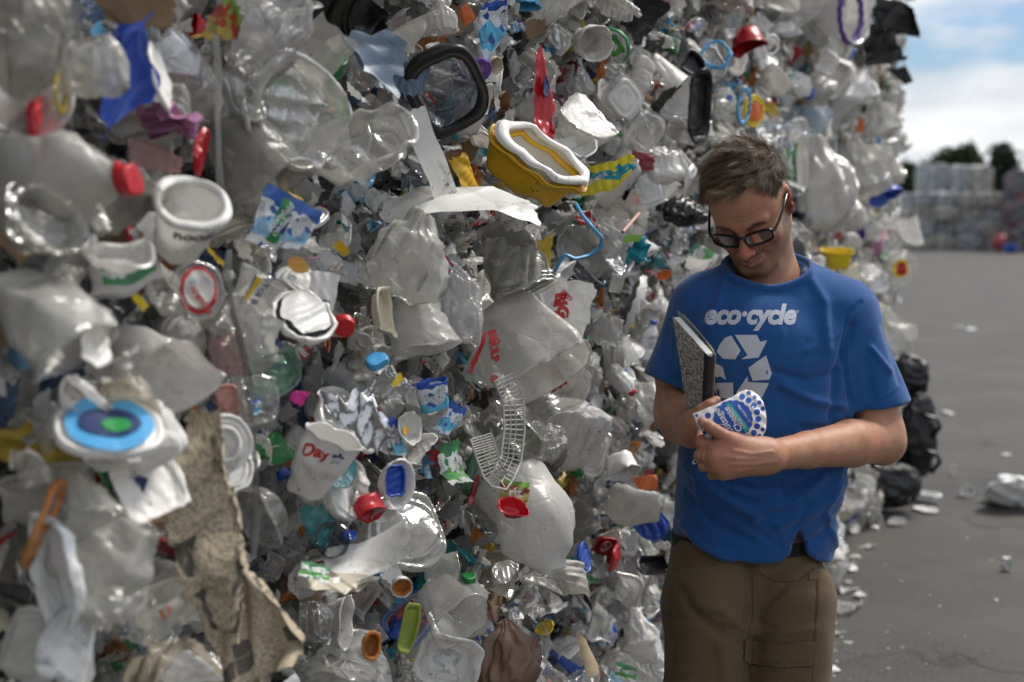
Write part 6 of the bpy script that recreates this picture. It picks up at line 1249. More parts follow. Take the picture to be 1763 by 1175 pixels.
def seam(pl, bv, rad, mat, parent, lift=.0):
    pl = np.array(pl, float); L_ = np.r_[0, np.cumsum(np.linalg.norm(np.diff(pl, axis=0), axis=1))]; t_ = np.linspace(0, L_[-1], int(L_[-1] / 4) + 2); q = np.c_[np.interp(t_, L_, pl[:, 0]), np.interp(t_, L_, pl[:, 1])]; pts = []
    for a, b in q:
        r_ = ray(a, b); r_ = r_ / np.linalg.norm(r_); h_ = bv.ray_cast(Vector(CAMP + r_ * 1.9), Vector(r_))
        if h_[0] is not None: pts.append(np.array(h_[0]) - r_ * lift)
    if len(pts) > 3: V, F = tube(pts, rad, 5); add('seam', V - MO, F, mat, parent)
for pl in ([(1410, 985), (1406, 1060), (1399, 1175)], [(1306, 985), (1338, 1002), (1375, 1000), (1404, 980)], [(1296, 990), (1296, 1060), (1286, 1110), (1280, 1175)], [(1168, 1000), (1178, 1030), (1172, 1060), (1160, 1068)], [(1158, 1010), (1150, 1090), (1148, 1175)]): seam(pl, bvt, .0011, TROU, trs, .0004)
for pl in ([(1286, 1108), (1404, 1110)], [(1290, 1138), (1400, 1142)]): seam(pl, bvt, .0008, TROU, trs, .0092)
for pl in ([(1123, 640), (1182, 655)], [(1553, 661), (1474, 714)], [(1466, 545), (1458, 585), (1462, 640), (1472, 695)], [(1200, 530), (1188, 580), (1186, 640)], [(1175, 928), (1205, 944), (1250, 963), (1310, 974), (1350, 971), (1368, 958)]): seam(pl, bvs2, .0008, SHIRT, shirt, .0002)
# belt seen in the vent
bl = []
for k in range(41):
    th = 2 * math.pi * k / 40; bl.append((P(1299, 940, 2.615)[0] + .158 * math.cos(th), 2.615 + .112 * math.sin(th), P(1299, 938, 2.61)[2]))
bl = np.array(bl); V = np.concatenate([bl + (0, 0, dz) for dz in (-.014, .014)] + [bl * 1 + (bl - bl.mean(0)) * .03 + (0, 0, dz) for dz in (.014, -.014)] + [bl + (0, 0, -.014)]); add('belt', V - MO, grid_faces(40, 4), cloth_mat('black webbing', (.012, .012, .012), (.02, .02, .02)), man)
# shoes
for sx in (-.012, .012):
    c = np.array([P(1214 if sx < 0 else 1354, 1210, 2.6)[0] + sx, 2.54, .0]); f_ = Field(c + (-.07, -.2, -.01), c + (.07, .16, .14), .006); f_.cap(c + (0, .09, .045), c + (0, -.10, .035), .043, .040, k=.02); f_.cap(c + (0, .08, .05), c + (0, .07, .11), .044, .046, k=.03); f_.half(c, (0, 0, -1))
    V, F = f_.mesh(1); add('shoe', V - MO, F, M['brown'], man)

# ---- hair
rh = np.random.default_rng(4)
bvb = BVHTree.FromPolygons([Vector(v) for v in hl.tolist()], Fb.tolist())
def hair():
    roots, nrm = [], []
    # rejection sample scalp directions
    while len(roots) < 21000:
        d = rh.normal(size=3); d /= np.linalg.norm(d); o = np.array([0, .02, .03]); h_ = bvb.ray_cast(Vector(o + d * .2), Vector(-d))
        if h_[0] is None: continue
        p = np.array(h_[0]); x_, y_, z_ = p
        # hairline: forehead limit, temple, around the ear, nape
        t_ = abs(x_) / .07
        fl = .085 - .013 * math.cos(x_ * 90) * 0 + .000; line = .092 - .022 * min(1, max(0, (abs(x_) - .042) / .025)) + .008 * math.exp(-((abs(x_) - .036) / .012) ** 2) + .003 * math.sin(x_ * 190)
        if y_ < -.035 and z_ < line: continue
        if y_ >= -.035 and y_ < .0 and z_ < .055 - (y_ + .035) * 1.9: continue
        if 0 <= y_ < .045 and z_ < (-.012 if y_ < .008 else .028): continue
        if y_ >= .045 and z_ < -.055: continue
        if abs(x_) > .0775 and y_ < .05 and z_ < .035: continue
        roots.append(p); nrm.append(np.array(h_[1]))
    return np.array(roots), np.array(nrm)
R0, N0 = hair(); n = len(R0)
x_, y_, z_ = R0.T
top = sm(z_, .05, .10); Lh = .009 + .036 * top * (1 - .40 * sm(y_, .02, .09)) + .006 * rh.random(n); Lh *= rh.uniform(.75, 1.15, n)
flow = np.stack([-1.0 * np.ones(n) + x_ * 5, -.75 + 0 * x_, -.05 + 0 * x_], 1)                  # combed forward and to his right
back = sm(y_, .03, .10)[:, None]; flow = flow * (1 - back) + np.stack([x_ * 3 - .5 * top, .15 + 0 * x_, -1 + 0 * x_], 1) * back
sd_ = sm(np.abs(x_), .055, .075)[:, None]; flow = flow * (1 - sd_) + np.stack([x_ * 0, -.25 + 0 * x_, -1 + 0 * x_], 1) * sd_
sw = np.c_[vnoise(R0 * 55, 5), vnoise(R0 * 55 + 9, 6), vnoise(R0 * 55 + 20, 7)]; flow = flow + sw * .55
flow -= N0 * (flow * N0).sum(1)[:, None]; flow /= np.linalg.norm(flow, axis=1)[:, None] + 1e-9
lift = (.30 * top + .07) * rh.uniform(.6, 1.3, n); frontq = sm(-y_, .02, .07) * top
K = 7; seg = np.zeros((n, K, 3)); seg[:, 0] = R0 - N0 * .001; dirv = flow + N0 * (lift * 1.5)[:, None]; dirv /= np.linalg.norm(dirv, axis=1)[:, None]
cid = (np.floor(R0 * 130) @ np.array([1, 57, 337])).astype(int); cl_ = np.stack([vnoise(np.c_[cid * .37, cid * .11, cid * .53], s_) for s_ in (11, 12, 13)], 1)
for k in range(1, K):
    seg[:, k] = seg[:, k - 1] + dirv * (Lh / (K - 1))[:, None]
    dirv = dirv - N0 * (.22 * lift + .035)[:, None] + cl_ * (.20 * top)[:, None] + rh.normal(size=(n, 3)) * .035 + flow * .06; dirv /= np.linalg.norm(dirv, axis=1)[:, None]
stray = rh.random(n) < .012; seg[stray] += (N0[stray] * .006)[:, None, :] * np.linspace(0, 1, K)[None, :, None] ** 1.5 * 2
def strands(seg, rad, name, mat, parent, tint):
    n, K, _ = seg.shape; T_ = np.gradient(seg, axis=1); T_ /= np.linalg.norm(T_, axis=2)[..., None] + 1e-9
    rv = rh.normal(size=(n, 1, 3)); A = np.cross(T_, rv); A /= np.linalg.norm(A, axis=2)[..., None] + 1e-9; B = np.cross(T_, A)
    r = rad * np.linspace(1, .25, K)[None, :, None]
    ring = np.stack([seg + r * (A * math.cos(a) + B * math.sin(a)) for a in (0, 2.094, 4.189)], 2); V = ring.reshape(-1, 3)
    base = (np.arange(n) * K * 3)[:, None, None] + (np.arange(K - 1) * 3)[None, :, None]; q = []
    for a in range(3): b = (a + 1) % 3; q.append(np.stack([base + a, base + b, base + 3 + b, base + 3 + a], -1).reshape(-1, 4))
    W = (HC + (V @ HR.T) * HS) - MO
    return add(name, W, np.concatenate(q), mat, parent, attrs={'tint': np.repeat(tint, K * 3)})
def hair_mat():
    t = NT('hair'); a = t.n('ShaderNodeAttribute', attribute_name='tint').outputs['Fac']
    c = t.ramp(a, [(0, (.045, .029, .018)), (.45, (.115, .073, .042)), (.75, (.24, .16, .09)), (1, (.50, .37, .22))])
    return t.done(t.bsdf(Base_Color=c, Roughness=.38, Specular_IOR_Level=.45).outputs[0])
HM = hair_mat()
tint = np.clip(.31 + .26 * vnoise(R0 * 60, 31) + .30 * (cl_[:, 0] > .45) * top + rh.normal(size=n) * .13 + .22 * sm(-y_, .0, .07) * top + .12 * top, 0, 1)
strands(seg, .00042, 'hair', HM, man, tint)
# scalp under the strands
sc_V = hl + 0; mk = (z > .02) | (y > .045)
# short beard bristles, moustache and sideburns
idx = rh.choice(len(Vb), size=60000); pb = beard[idx] > rh.random(60000) * 1.35 + .12; idx = idx[pb]
Rb = hl[idx] + rh.normal(size=(len(idx), 3)) * .0010; Nb_ = Nb[idx] @ HR; fl_ = np.array([0, -.35, -1.0]) + Nb_ * .8 + rh.normal(size=(len(idx), 3)) * .35; fl_ /= np.linalg.norm(fl_, axis=1)[:, None]
Lb = rh.uniform(.0010, .0026, len(idx)); segb = Rb[:, None] + fl_[:, None] * Lb[:, None, None] * np.linspace(-.15, 1, 3)[None, :, None]
grey = (Rb[:, 2] < -.085); tb = np.clip(.32 + rh.normal(size=len(idx)) * .22 + grey * (rh.random(len(idx)) < .45) * .75, 0, 1)
strands(segb, .00017, 'stubble', HM, man, tb)
# fine hair on the forearms
fa = np.nonzero((Vb[:, 2] < P(1300, 660, 2.5)[2]) & (Nb[:, 1] < .5) & ((PXb[:, 0] > 1330) | ((PXb[:, 0] < 1190) & (PXb[:, 1] < 740))))[0]; fa = rh.choice(fa, 2600)
fd = (WRL - ELL) / np.linalg.norm(WRL - ELL); Rf = ((Vb[fa] + rh.normal(size=(len(fa), 3)) * .0015 - HC) @ HR) / HS; Nf = Nb[fa] @ HR; ff = (fd @ HR) * .8 + Nf * .45 + rh.normal(size=(len(fa), 3)) * .35; ff /= np.linalg.norm(ff, axis=1)[:, None]
strands(Rf[:, None] + ff[:, None] * (rh.uniform(.004, .010, len(fa)))[:, None, None] * np.linspace(-.05, 1, 4)[None, :, None], .00010, 'arm_hair', HM, man, np.clip(.75 + rh.normal(size=len(fa)) * .15, 0, 1))
# eyebrows
eb, nb2 = [], []
while len(eb) < 420:
    s_ = rh.choice([-1, 1]); u = rh.random(); px_ = s_ * (.013 + .036 * u); pz_ = .0200 + .006 * math.sin(u * 2.6) + rh.normal() * .0022; h_ = bvb.ray_cast(Vector((px_, -.2, pz_)), Vector((0, 1, 0)))
    if h_[0] is None: continue
    eb.append(np.array(h_[0])); nb2.append(np.array((s_ * .9, -.45, .15)) + rh.normal(size=3) * .2)
eb = np.array(eb); nb2 = np.array(nb2); nb2 /= np.linalg.norm(nb2, axis=1)[:, None]; se = eb[:, None] + nb2[:, None] * .0065 * np.linspace(-.1, 1, 4)[None, :, None]
for m_ in (eb[:, 0] < 0, eb[:, 0] > 0): strands(se[m_], .00028, 'eyebrow', HM, man, np.clip(.5 + rh.normal(size=int(m_.sum())) * .12, 0, 1))

# ---- glasses, built in head space
GB = flat('black glasses acetate', (.006, .006, .007), .22)
def glass_lens():
    t = NT('tinted lens'); tr_ = t.n('ShaderNodeBsdfTransparent'); tr_.inputs[0].default_value = (.26, .15, .18, 1); g = t.n('ShaderNodeBsdfGlossy'); g.inputs['Roughness'].default_value = .03; g.inputs[0].default_value = (.8, .75, .85, 1); m = t.n('ShaderNodeMixShader'); f = t.n('ShaderNodeFresnel'); f.inputs[0].default_value = 1.6; t.l(t.math('ADD', t.math('MULTIPLY', f.outputs[0], 1.0), .02), m.inputs[0]); t.l(tr_.outputs[0], m.inputs[1]); t.l(g.outputs[0], m.inputs[2]); return t.done(m.outputs[0])
LENS = glass_lens()
gl = empty('glasses', (0, 0, 0)); gl.parent = man
def toW(V): return HC + (np.asarray(V) @ HR.T) * HS - MO
def lens_y(x): return -.1040 + .22 * np.maximum(np.abs(x) - .012, 0) ** 1.12 + 1.6 * x ** 2
def lens_outline(s_, grow=0.0, n=48):
    th = np.linspace(0, 2 * math.pi, n + 1); c, q = np.cos(th), np.sin(th); X = .0260 * np.sign(c) * np.abs(c) ** .55; Z = .0128 * np.sign(q) * np.abs(q) ** .6
    Z = Z + X * .05 * 1; X = X * (1 + grow / .0265); Z = Z * (1 + grow / .0128); X2 = s_ * (.0345 + X); return np.stack([X2, lens_y(X2), Z - .0015], 1)
for s_ in (-1, 1):
    a, b = lens_outline(s_, .0), lens_outline(s_, .0034); ft = a + (0, -.002, 0), b + (0, -.002, 0), b + (0, .003, 0), a + (0, .003, 0), a + (0, -.002, 0)
    V = np.concatenate(ft); add('rim', toW(V), grid_faces(48, 4)[:, ::-1 if s_ < 0 else 1], GB, gl, smooth=False)
    c_ = a.mean(0); rr = np.linspace(0, 1, 5); V = np.concatenate([c_ + (a - c_) * q for q in np.linspace(0, 1, 9)]); V[:, 1] = lens_y(V[:, 0]); add('lens', toW(V), grid_faces(48, 8), LENS, gl)
    e = lens_outline(s_)[0]; hinge = np.array([s_ * .0665, e[1] + .004, .006]); ear = np.array([s_ * .0805, .012, .020]); tip = np.array([s_ * .076, .048, -.004])
    V, F = tube([hinge + (s_ * -.004, -.003, -.001), hinge, hinge * .8 + ear * .2 + (s_ * .003, 0, 0), hinge * .5 + ear * .5 + (s_ * .003, 0, 0), ear, tip], [.0026, .0029, .0029, .0027, .0024, .0022], 8); V = V.copy(); cz = V[:, 2].mean(); add('temple', toW(V), F, GB, gl)
V, F = tube([(-.0100, -.1035, .0050), (-.004, -.1062, .0075), (.004, -.1062, .0075), (.0100, -.1035, .0050)], [.0030, .0026, .0026, .0030], 8); add('bridge', toW(V), F, GB, gl)

# ------------------------------------------------------------------ what he holds
def surf_patch(poly, Df, step=5, back=.012, name='shell', mat=None, parent=None, o0=None, lift=0.0):
    V2, F2 = poly_art(poly, step); f = np.array([P(x, y, Df(x, y) - lift) for x, y in V2])
    if not back: V, F = f, [F2]
    else:
        bk = np.array([P(x, y, Df(x, y) + back) for x, y in V2]); n = len(f); E = Counter((a, b) for t_ in F2.tolist() for a, b in ((t_[0], t_[1]), (t_[1], t_[2]), (t_[2], t_[0])))
        rim = np.array([(a, b, b + n, a + n) for (a, b) in E if (b, a) not in E]).reshape(-1, 4); V, F = np.r_[f, bk], [F2, F2[:, ::-1] + n, rim]
    return add(name, V - o0, F, mat, parent, smooth=not back)
def Dl(x, y):
    u, v = (x - 1262) / 58, (y - 720) / 46
    return 2.318 + .010 * u + .016 * v * v + .022 * max(0, u - .55) ** 1.5 * 2 + .010 * max(0, -u - .75) + .0025 * math.sin(x * .11 + y * .07) * max(0, u) + .0018 * math.sin(x * .23 - y * .31) * (1 if u > .6 else .25)
OUT = [(1193, 712), (1203, 709), (1216, 703), (1232, 697), (1250, 688), (1262, 683), (1273, 675), (1284, 671), (1295, 673), (1306, 681), (1314, 692), (1318, 706), (1320, 724), (1318, 742), (1312, 752), (1300, 759), (1290, 762), (1270, 764), (1240, 768), (1224, 764), (1212, 750), (1200, 732)]
lo0 = P(1260, 720, 2.33); tub = tag(empty('dairy_tub', lo0), 'crushed white and blue spotted cottage cheese tub pinched between his hands', 'food tub')
surf_patch(OUT, Dl, 4, .010, 'tub_shell', M['white'], tub, lo0)
sca = [(1262 + (33 + 2.2 * abs(math.cos(a * 9))) * math.cos(a) * .98, 722 + (33 + 2.2 * abs(math.cos(a * 9))) * math.sin(a) * .95) for a in np.linspace(0, 2 * math.pi, 91)[:-1]]
surf_patch(sca, Dl, 4, 0, 'printed_medallion', INK['blue'], tub, lo0, .0010)
surf_patch([(1249, 696), (1257, 693), (1290, 738), (1284, 746)], Dl, 4, 0, 'printed_band', INK['teal'], tub, lo0, .0018)
from math import hypot
def inside(x, y, poly):
    c = False
    for (x1, y1), (x2, y2) in zip(poly, poly[1:] + poly[:1]):
        if (y1 > y) != (y2 > y) and x < (x2 - x1) * (y - y1) / (y2 - y1) + x1: c = not c
    return c
dots = []
for rad_, cnt, dr in ((43.5, 21, 5.2), (54.5, 27, 3.8), (63, 30, 2.6)):
    for k in range(cnt):
        a = 2 * math.pi * (k + (.5 if rad_ > 50 else 0)) / cnt; cx, cy = 1262 + rad_ * math.cos(a), 722 + rad_ * math.sin(a) * .96
        if all(inside(cx + dx * dr, cy + dy * dr, OUT) for dx, dy in ((1, 0), (-1, 0), (0, 1), (0, -1))): dots.append((cx, cy, dr))
VV, FF, k0 = [], [], 0
for cx, cy, dr in dots:
    th = np.linspace(0, 2 * math.pi, 15)[:-1]; v = [P(cx, cy, Dl(cx, cy) - .0007)] + [P(cx + dr * math.cos(a), cy + dr * math.sin(a), Dl(cx + dr * math.cos(a), cy + dr * math.sin(a)) - .0007) for a in th]
    VV += v; FF += [[k0, k0 + 1 + i, k0 + 1 + (i + 1) % 14] for i in range(14)]; k0 += 15
add('dot_pattern', np.array(VV) - lo0, np.array(FF), INK['blue'], tub)
def txt_on(s_, cx, cy, size, rot, mat, Df, lift, bold=.02, parent=None, o0=None, spacing=1.0):
    V2, F2 = text2d(s_, size, bold, 0, .3, spacing); a = math.radians(rot); X = V2[:, 0] * math.cos(a) - V2[:, 1] * math.sin(a) + cx; Y = cy - (V2[:, 0] * math.sin(a) + V2[:, 1] * math.cos(a))
    return add('lettering', np.array([P(x_, y_, Df(x_, y_) - lift) for x_, y_ in zip(X, Y)]) - o0, F2, mat, parent)
txt_on('Cottage', 1247, 727, 16, 122, INK['white'], Dl, .0020, .02, tub, lo0); txt_on('Cheese', 1262, 722, 16, 122, INK['white'], Dl, .0020, .02, tub, lo0)
txt_on('LARGE CURD', 1270, 720, 7, 126, INK['white'], Dl, .0026, .01, tub, lo0); txt_on('4% Milkfat Min.', 1281, 712, 6.2, 126, INK['white'], Dl, .0020, .0, tub, lo0)
V, F = tube([P(1241 + 7 * math.cos(a), 738 + 7 * math.sin(a), Dl(1241 + 7 * math.cos(a), 738 + 7 * math.sin(a)) - .0018) for a in np.linspace(0, 2 * math.pi, 25)], .0006, 5); add('printed_ring', V - lo0, F, INK['white'], tub)

def marble_mat():
    t = NT('marbled cover'); co = t.coord('UV'); c = t.ramp(t.noise(co, 34, 5, .75, 1.2), [(.47, (.02, .02, .02)), (.53, (.62, .60, .55))]); return t.done(t.bsdf(Base_Color=c, Roughness=.45).outputs[0])
def slab(A, B, C, D_, th, name, mat, parent, o0, bend=0.0, n=14, side=None):
    """bent slab with corners A B (top) C D (bottom), thickened along its own normal"""
    A, B, C, D_ = (np.array(q) for q in (A, B, C, D_)); U, W = np.meshgrid(np.linspace(0, 1, n + 1), np.linspace(0, 1, n + 1)); U, W = U.ravel()[:, None], W.ravel()[:, None]
    S = (A * (1 - U) + B * U) * (1 - W) + (C * (1 - U) + D_ * U) * W; nn = np.cross(B - A, C - A); nn /= np.linalg.norm(nn); S = S + nn * bend * np.sin(U * math.pi)
    m = len(S); f = grid_faces(n, n); E = Counter((a, b) for q in f.tolist() for a, b in zip(q, q[1:] + q[:1])); rim = np.array([(b, a, a + m, b + m) for (a, b) in E if (b, a) not in E])
    return add(name, np.r_[S, S + nn * th] - o0, [f, f[:, ::-1] + m, rim], mat, parent, uv=np.r_[np.c_[U, W], np.c_[U, W]] * np.array([.75, 1]), smooth=False), nn
A, B, C, D_ = P(1218, 612, 2.375), P(1158, 545, 2.475), P(1212, 742, 2.405), P(1188, 742, 2.455)
nb_o = A.copy(); book = tag(empty('notebook', nb_o), 'black and white marbled composition notebook tucked upright in the crook of his arm', 'notebook')
nn = np.cross(B - A, C - A); nn /= np.linalg.norm(nn)
if nn @ (CAMP - A) < 0: sgn = 1
else: sgn = -1
q = nn * sgn                     # away from the camera, towards the chest
def sl(A, B, C, D_, th, name, mat, off, **k): return slab(A + q * off, B + q * off, C + q * off, D_ + q * off, th * sgn, name, mat, book, nb_o, **k)
PAGE = flat('page edges', (.72, .72, .70), .9)
rt = (P(1236, 614, 2.385) - A)
sl(A, B, C, D_, .0010, 'front_cover', marble_mat(), 0)
e1 = (B - A) * .03; sl(A + e1, B - e1, C + e1, D_ - e1, .0125, 'pages', PAGE, .0014)
sl(A, B, C, D_, .0010, 'back_cover', marble_mat(), .0145)
# taped spine, a rounded black strip facing us
SPN = []
for w_ in np.linspace(0, 1, 12):
    a0 = A * (1 - w_) + C * w_; b0 = a0 + q * .0150; out = (A - B) / np.linalg.norm(A - B)
    SPN.append([a0 - out * .010 - q * .0012, a0 - q * .0014, a0 + out * .004 + q * .002, (a0 + b0) / 2 + out * .007, b0 + out * .004 - q * .002, b0 + q * .0014, b0 - out * .010 + q * .0012])
add('spine_tape', np.array(SPN).reshape(-1, 3) - nb_o, grid_faces(6, 11), flat('black spine tape', (.012, .012, .012), .5), book)
def loose(name, lab, cat, off, th, mat, dx, cut=.8):
    o0 = A + q * off; o, _ = slab(A + q * off + (B - A) * dx[0], B + q * off + np.array(dx[2]), (A * (1 - cut) + C * cut) + q * off + (B - A) * dx[0], (B * (1 - cut) + D_ * cut) + q * off + np.array(dx[2]), th * sgn, name, mat, None, o0, bend=.004 * sgn); o.location = o0; tag(o, lab, cat)
loose('folder', 'tan manila folder sheet behind the marbled notebook', 'folder', .0175, .0012, flat('manila', (.42, .31, .15), .7), (.0, 0, (.004, 0, .004)))
loose('notepad', 'grey-green thin pad peeking out beside the notebook', 'notepad', .0215, .0016, flat('grey green card', (.17, .22, .21), .6), (.1, 0, (-.010, 0, .010)))
# ring on his finger, the string loop with its yellow tag
V, F = tube([P(1217 + 0, 775 + 0, 2.30)] * 2, .001, 4)
kn = P(1216, 785.5, 2.308); dr = P(1204, 785, 2.315) - P(1228, 786, 2.300); dr /= np.linalg.norm(dr); a1 = np.cross(dr, [0, 0, 1]); a1 /= np.linalg.norm(a1); a2 = np.cross(dr, a1)
V, F = tube([kn + .0115 * (a1 * math.cos(t_) + a2 * math.sin(t_)) for t_ in np.linspace(0, 2 * math.pi, 25)], .0013, 6); add('finger_ring', V - MO, F, flat('gold ring', (.55, .40, .12), .25), man)
so = P(1214, 790, 2.335); st = tag(empty('string_tag', so), 'yellow tag on a white string loop hanging from his fist', 'tag')
lp = [P(x, y, 2.332) for x, y in [(1216, 789), (1208, 787), (1199, 789), (1193, 795), (1193, 799), (1198, 798), (1204, 792), (1210, 790), (1216, 792)]]; lp = np.array(lp); ii = np.linspace(0, 8, 33); lp = np.stack([np.interp(ii, np.arange(9), lp[:, d]) for d in range(3)], 1)
V, F = tube(lp, .0010, 6); add('string', V - so, F, M['white'], st); V, F = box_vf(P(1217, 792, 2.330), (.010, .003, .012), rotm(0, 20, 0)); add('tag_body', V - so, F, M['yellow'], st, smooth=False)
# ------------------------------------------------------------------ the yard beyond: bale stacks, trees, litter
rb = np.random.default_rng(21)
FARM = [bale_mat('distant packed bottles %d' % k, c, 7) for k, c in enumerate([
    [(.38, .41, .44), (.58, .59, .58), (.24, .27, .30), (.46, .48, .50), (.68, .68, .67), (.12, .15, .18), (.30, .27, .22), (.12, .20, .30)],
    [(.42, .42, .38), (.58, .57, .52), (.24, .26, .26), (.56, .50, .40), (.68, .66, .62), (.12, .15, .14), (.40, .30, .20), (.22, .26, .30)],
    [(.05, .05, .06), (.20, .20, .20), (.10, .11, .12), (.30, .30, .30), (.03, .03, .03), (.42, .03, .04), (.06, .09, .20), (.14, .14, .14)]])]
YB = 62.0; gz = 0
def fbale(px0, px1, py0, py1, D, mat, lab, dep=1.6, grp='baled bottles stacked across the yard'):
    a, b = P(px0, py1, D), P(px1, py0, D); c = (a + b) / 2; root = empty('plastic_bale', c); tag(root, lab, 'bale', grp)
    V, F = bale_box((b[0] - a[0] - .04, dep, b[2] - a[2] - .03), int(rb.integers(9999)), n=(14, 12, 10), amp=.07, freq=1.8); add('bale_core', V, F, mat, root)
    for k in range(3):
        x = (k - 1) * (b[0] - a[0]) / 3.4; h = (b[2] - a[2]) / 2; V, F = tube([(x, -dep / 2 - .02, -h), (x, -dep / 2 - .10, 0), (x, -dep / 2 - .02, h)], .012, 4); add('baling_wire', V, F, M['steel'], root)
gy = to_px((0, 63, 0))[1]; rows = np.linspace(332, gy, 5); cols_ = np.linspace(1556, 1722, 5); rn = ['ground row', 'second row', 'third row', 'fourth row']; cn = ['end nearest the long wall', 'second from the long wall', 'third from the long wall', 'end nearest the dark pile']
for j in range(4):
    for i in range(4):
        fbale(cols_[i], cols_[i + 1], rows[j], rows[j + 1], 63 + rb.uniform(-.3, .3), FARM[int(rb.integers(2))], 'distant bale in the %s of the pale stack, %s' % (rn[3 - j], cn[i]))
for i, (x0, x1) in enumerate(((1583, 1624), (1624, 1662), (1662, 1700))):
    fbale(x0, x1, 284 + i * 2, 331, 64.5, FARM[int(rb.integers(2))], 'distant bale on the raised back row of the pale stack, %s' % ['nearest the long wall', 'middle one', 'nearest the conifer'][i])
for j, (y0, y1) in enumerate(((296, 342), (342, 390), (390, gy + 3))):
    for i, (x0, x1) in enumerate(((1738 - j * 4, 1782), (1782, 1830))):
        fbale(x0, x1, y0, y1, 60, FARM[2], 'dark mixed bale of the pile at the edge of the yard, %s, %s column' % (['upper row', 'middle row', 'lower row'][j], ['near', 'outer'][i]), grp='dark bales at the edge of the yard')
def lump(name, lab, cat, c, s, mat, seed, flat_=.7, n=34, grp=None, folds=4, ground=True):
    rng = np.random.default_rng(seed); V, F, uv = lathe(PROF['pouch'], s / 2, 2.2, 1, n, n // 2); V = V + vnoise(V * 4 / s, seed)[:, None] * .16 * s * V / (np.linalg.norm(V, axis=1)[:, None] + 1e-9); V = Crush(rng, s, folds, .7, .05, .02)(V) * (1, 1, flat_)
    V = V - (V.max(0) + V.min(0)) / 2
    if ground: V[:, 2] -= V[:, 2].min()
    o = add(name, V, F, mat, uv=uv); o.location = c; return tag(o, lab, cat, grp)
g_ = G(1712, 425); lump('plastic_heap', 'bright red heap of plastic between the two distant bale stacks', 'heap', (P(1717, 405, 58)[0], 58, 0), .55, M['dark_red'], 3, 1.3)
lump('plastic_bin', 'small bright blue bin by the dark distant pile', 'bin', (P(1739, 425, 57)[0], 57, 0), .55, M['blue'], 4, .8)
def tree_mat(name, c1, c2):
    t = NT(name); a = t.n('ShaderNodeAttribute', attribute_name='tint').outputs['Fac']; c = t.mix(a, c1, c2); b = t.bsdf(Base_Color=c, Roughness=.7); tl = t.n('ShaderNodeBsdfTranslucent'); t.l(c, tl.inputs[0]); m = t.n('ShaderNodeMixShader'); m.inputs[0].default_value = .25; t.l(b.outputs[0], m.inputs[1]); t.l(tl.outputs[0], m.inputs[2]); return t.done(m.outputs[0])
LEAF = tree_mat('broad leaves', (.018, .034, .012), (.055, .085, .028)); NEED = tree_mat('needles', (.012, .026, .014), (.034, .058, .026)); BARK = flat('bark', (.06, .045, .032), .9)
def tree(px, D, top, wpx, lab, conifer=False, seed=1, n=5200):
    rng = np.random.default_rng(seed); b = P(px, 400, D); h = P(px, top, D)[2]; w = 1.3 * wpx * D / FPX; root = tag(empty('conifer_tree' if conifer else 'broadleaf_tree', (b[0], b[1], 0)), lab, 'tree')
    V, F = tube([(0, 0, 0), (.1, 0, h * .4), (0, .1, h * .75), (0, 0, h * .95)], [.25, .2, .12, .03], 8); Vs_ = [(V, F)]
    for k in range(9):
        a = rng.uniform(0, 6.28); z0 = h * rng.uniform(.35, .8); Vs_.append(tube([(0, 0, z0), (math.cos(a) * w * .2, math.sin(a) * w * .2, z0 + h * .08), (math.cos(a) * w * .4, math.sin(a) * w * .4, z0 + h * .1)], [.09, .05, .02], 5))
    V, F = merge(Vs_); add('trunk', V, F, BARK, root)
    C = []
    if conifer:
        for i in range(46):
            z = h * (.15 + .85 * (i / 46)); rr = w * .5 * (1 - i / 46) ** .8 + .15
            for k in range(5): a = rng.uniform(0, 6.28); C.append((math.cos(a) * rr * rng.uniform(.3, .95), math.sin(a) * rr * rng.uniform(.3, .95), z + rng.normal() * .2, rng.uniform(.25, .55)))
    else:
        for i in range(60):
            d = rng.normal(size=3); d /= np.linalg.norm(d); q = d * rng.uniform(.35, 1) * (w * .5, w * .5, h * .30); C.append((*(q + (0, 0, h * .68)), rng.uniform(.5, 1.1) * w / 7))
    C = np.array(C); pk = rng.integers(len(C), size=n); o = rng.normal(size=(n, 3)) * .62; c = C[pk, :3] + o * C[pk, 3][:, None]; s = rng.uniform(.14, .34, n)[:, None]
    a = rng.normal(size=(n, 3)); a /= np.linalg.norm(a, axis=1)[:, None]; b2 = np.cross(a, rng.normal(size=(n, 3))); b2 /= np.linalg.norm(b2, axis=1)[:, None]
    V = np.stack([c - a * s, c + b2 * s * .5, c + a * s, c - b2 * s * .5], 1).reshape(-1, 3); F = np.arange(n * 4).reshape(-1, 4)
    add('crown', V, F, NEED if conifer else LEAF, root, attrs={'tint': np.repeat(np.clip(rng.normal(size=n) * .2 + rng.random(len(C))[pk], 0, 1), 4)}, smooth=False)
tree(1640, 88, 250, 78, 'round dark green tree standing behind the pale distant stack', seed=2, n=9000)
tree(1600, 92, 280, 46, 'lower bushy tree between the long wall and the round tree', seed=3)
tree(1570, 84, 282, 48, 'small bushy tree right against the end of the long wall', seed=4)
tree(1722, 80, 262, 46, 'tall dark conifer between the two distant stacks', True, seed=5, n=9000)
tree(1683, 95, 288, 36, 'small tree top showing beside the conifer', seed=6)
tree(1758, 90, 300, 44, 'bushy tree behind the dark distant pile', seed=7)

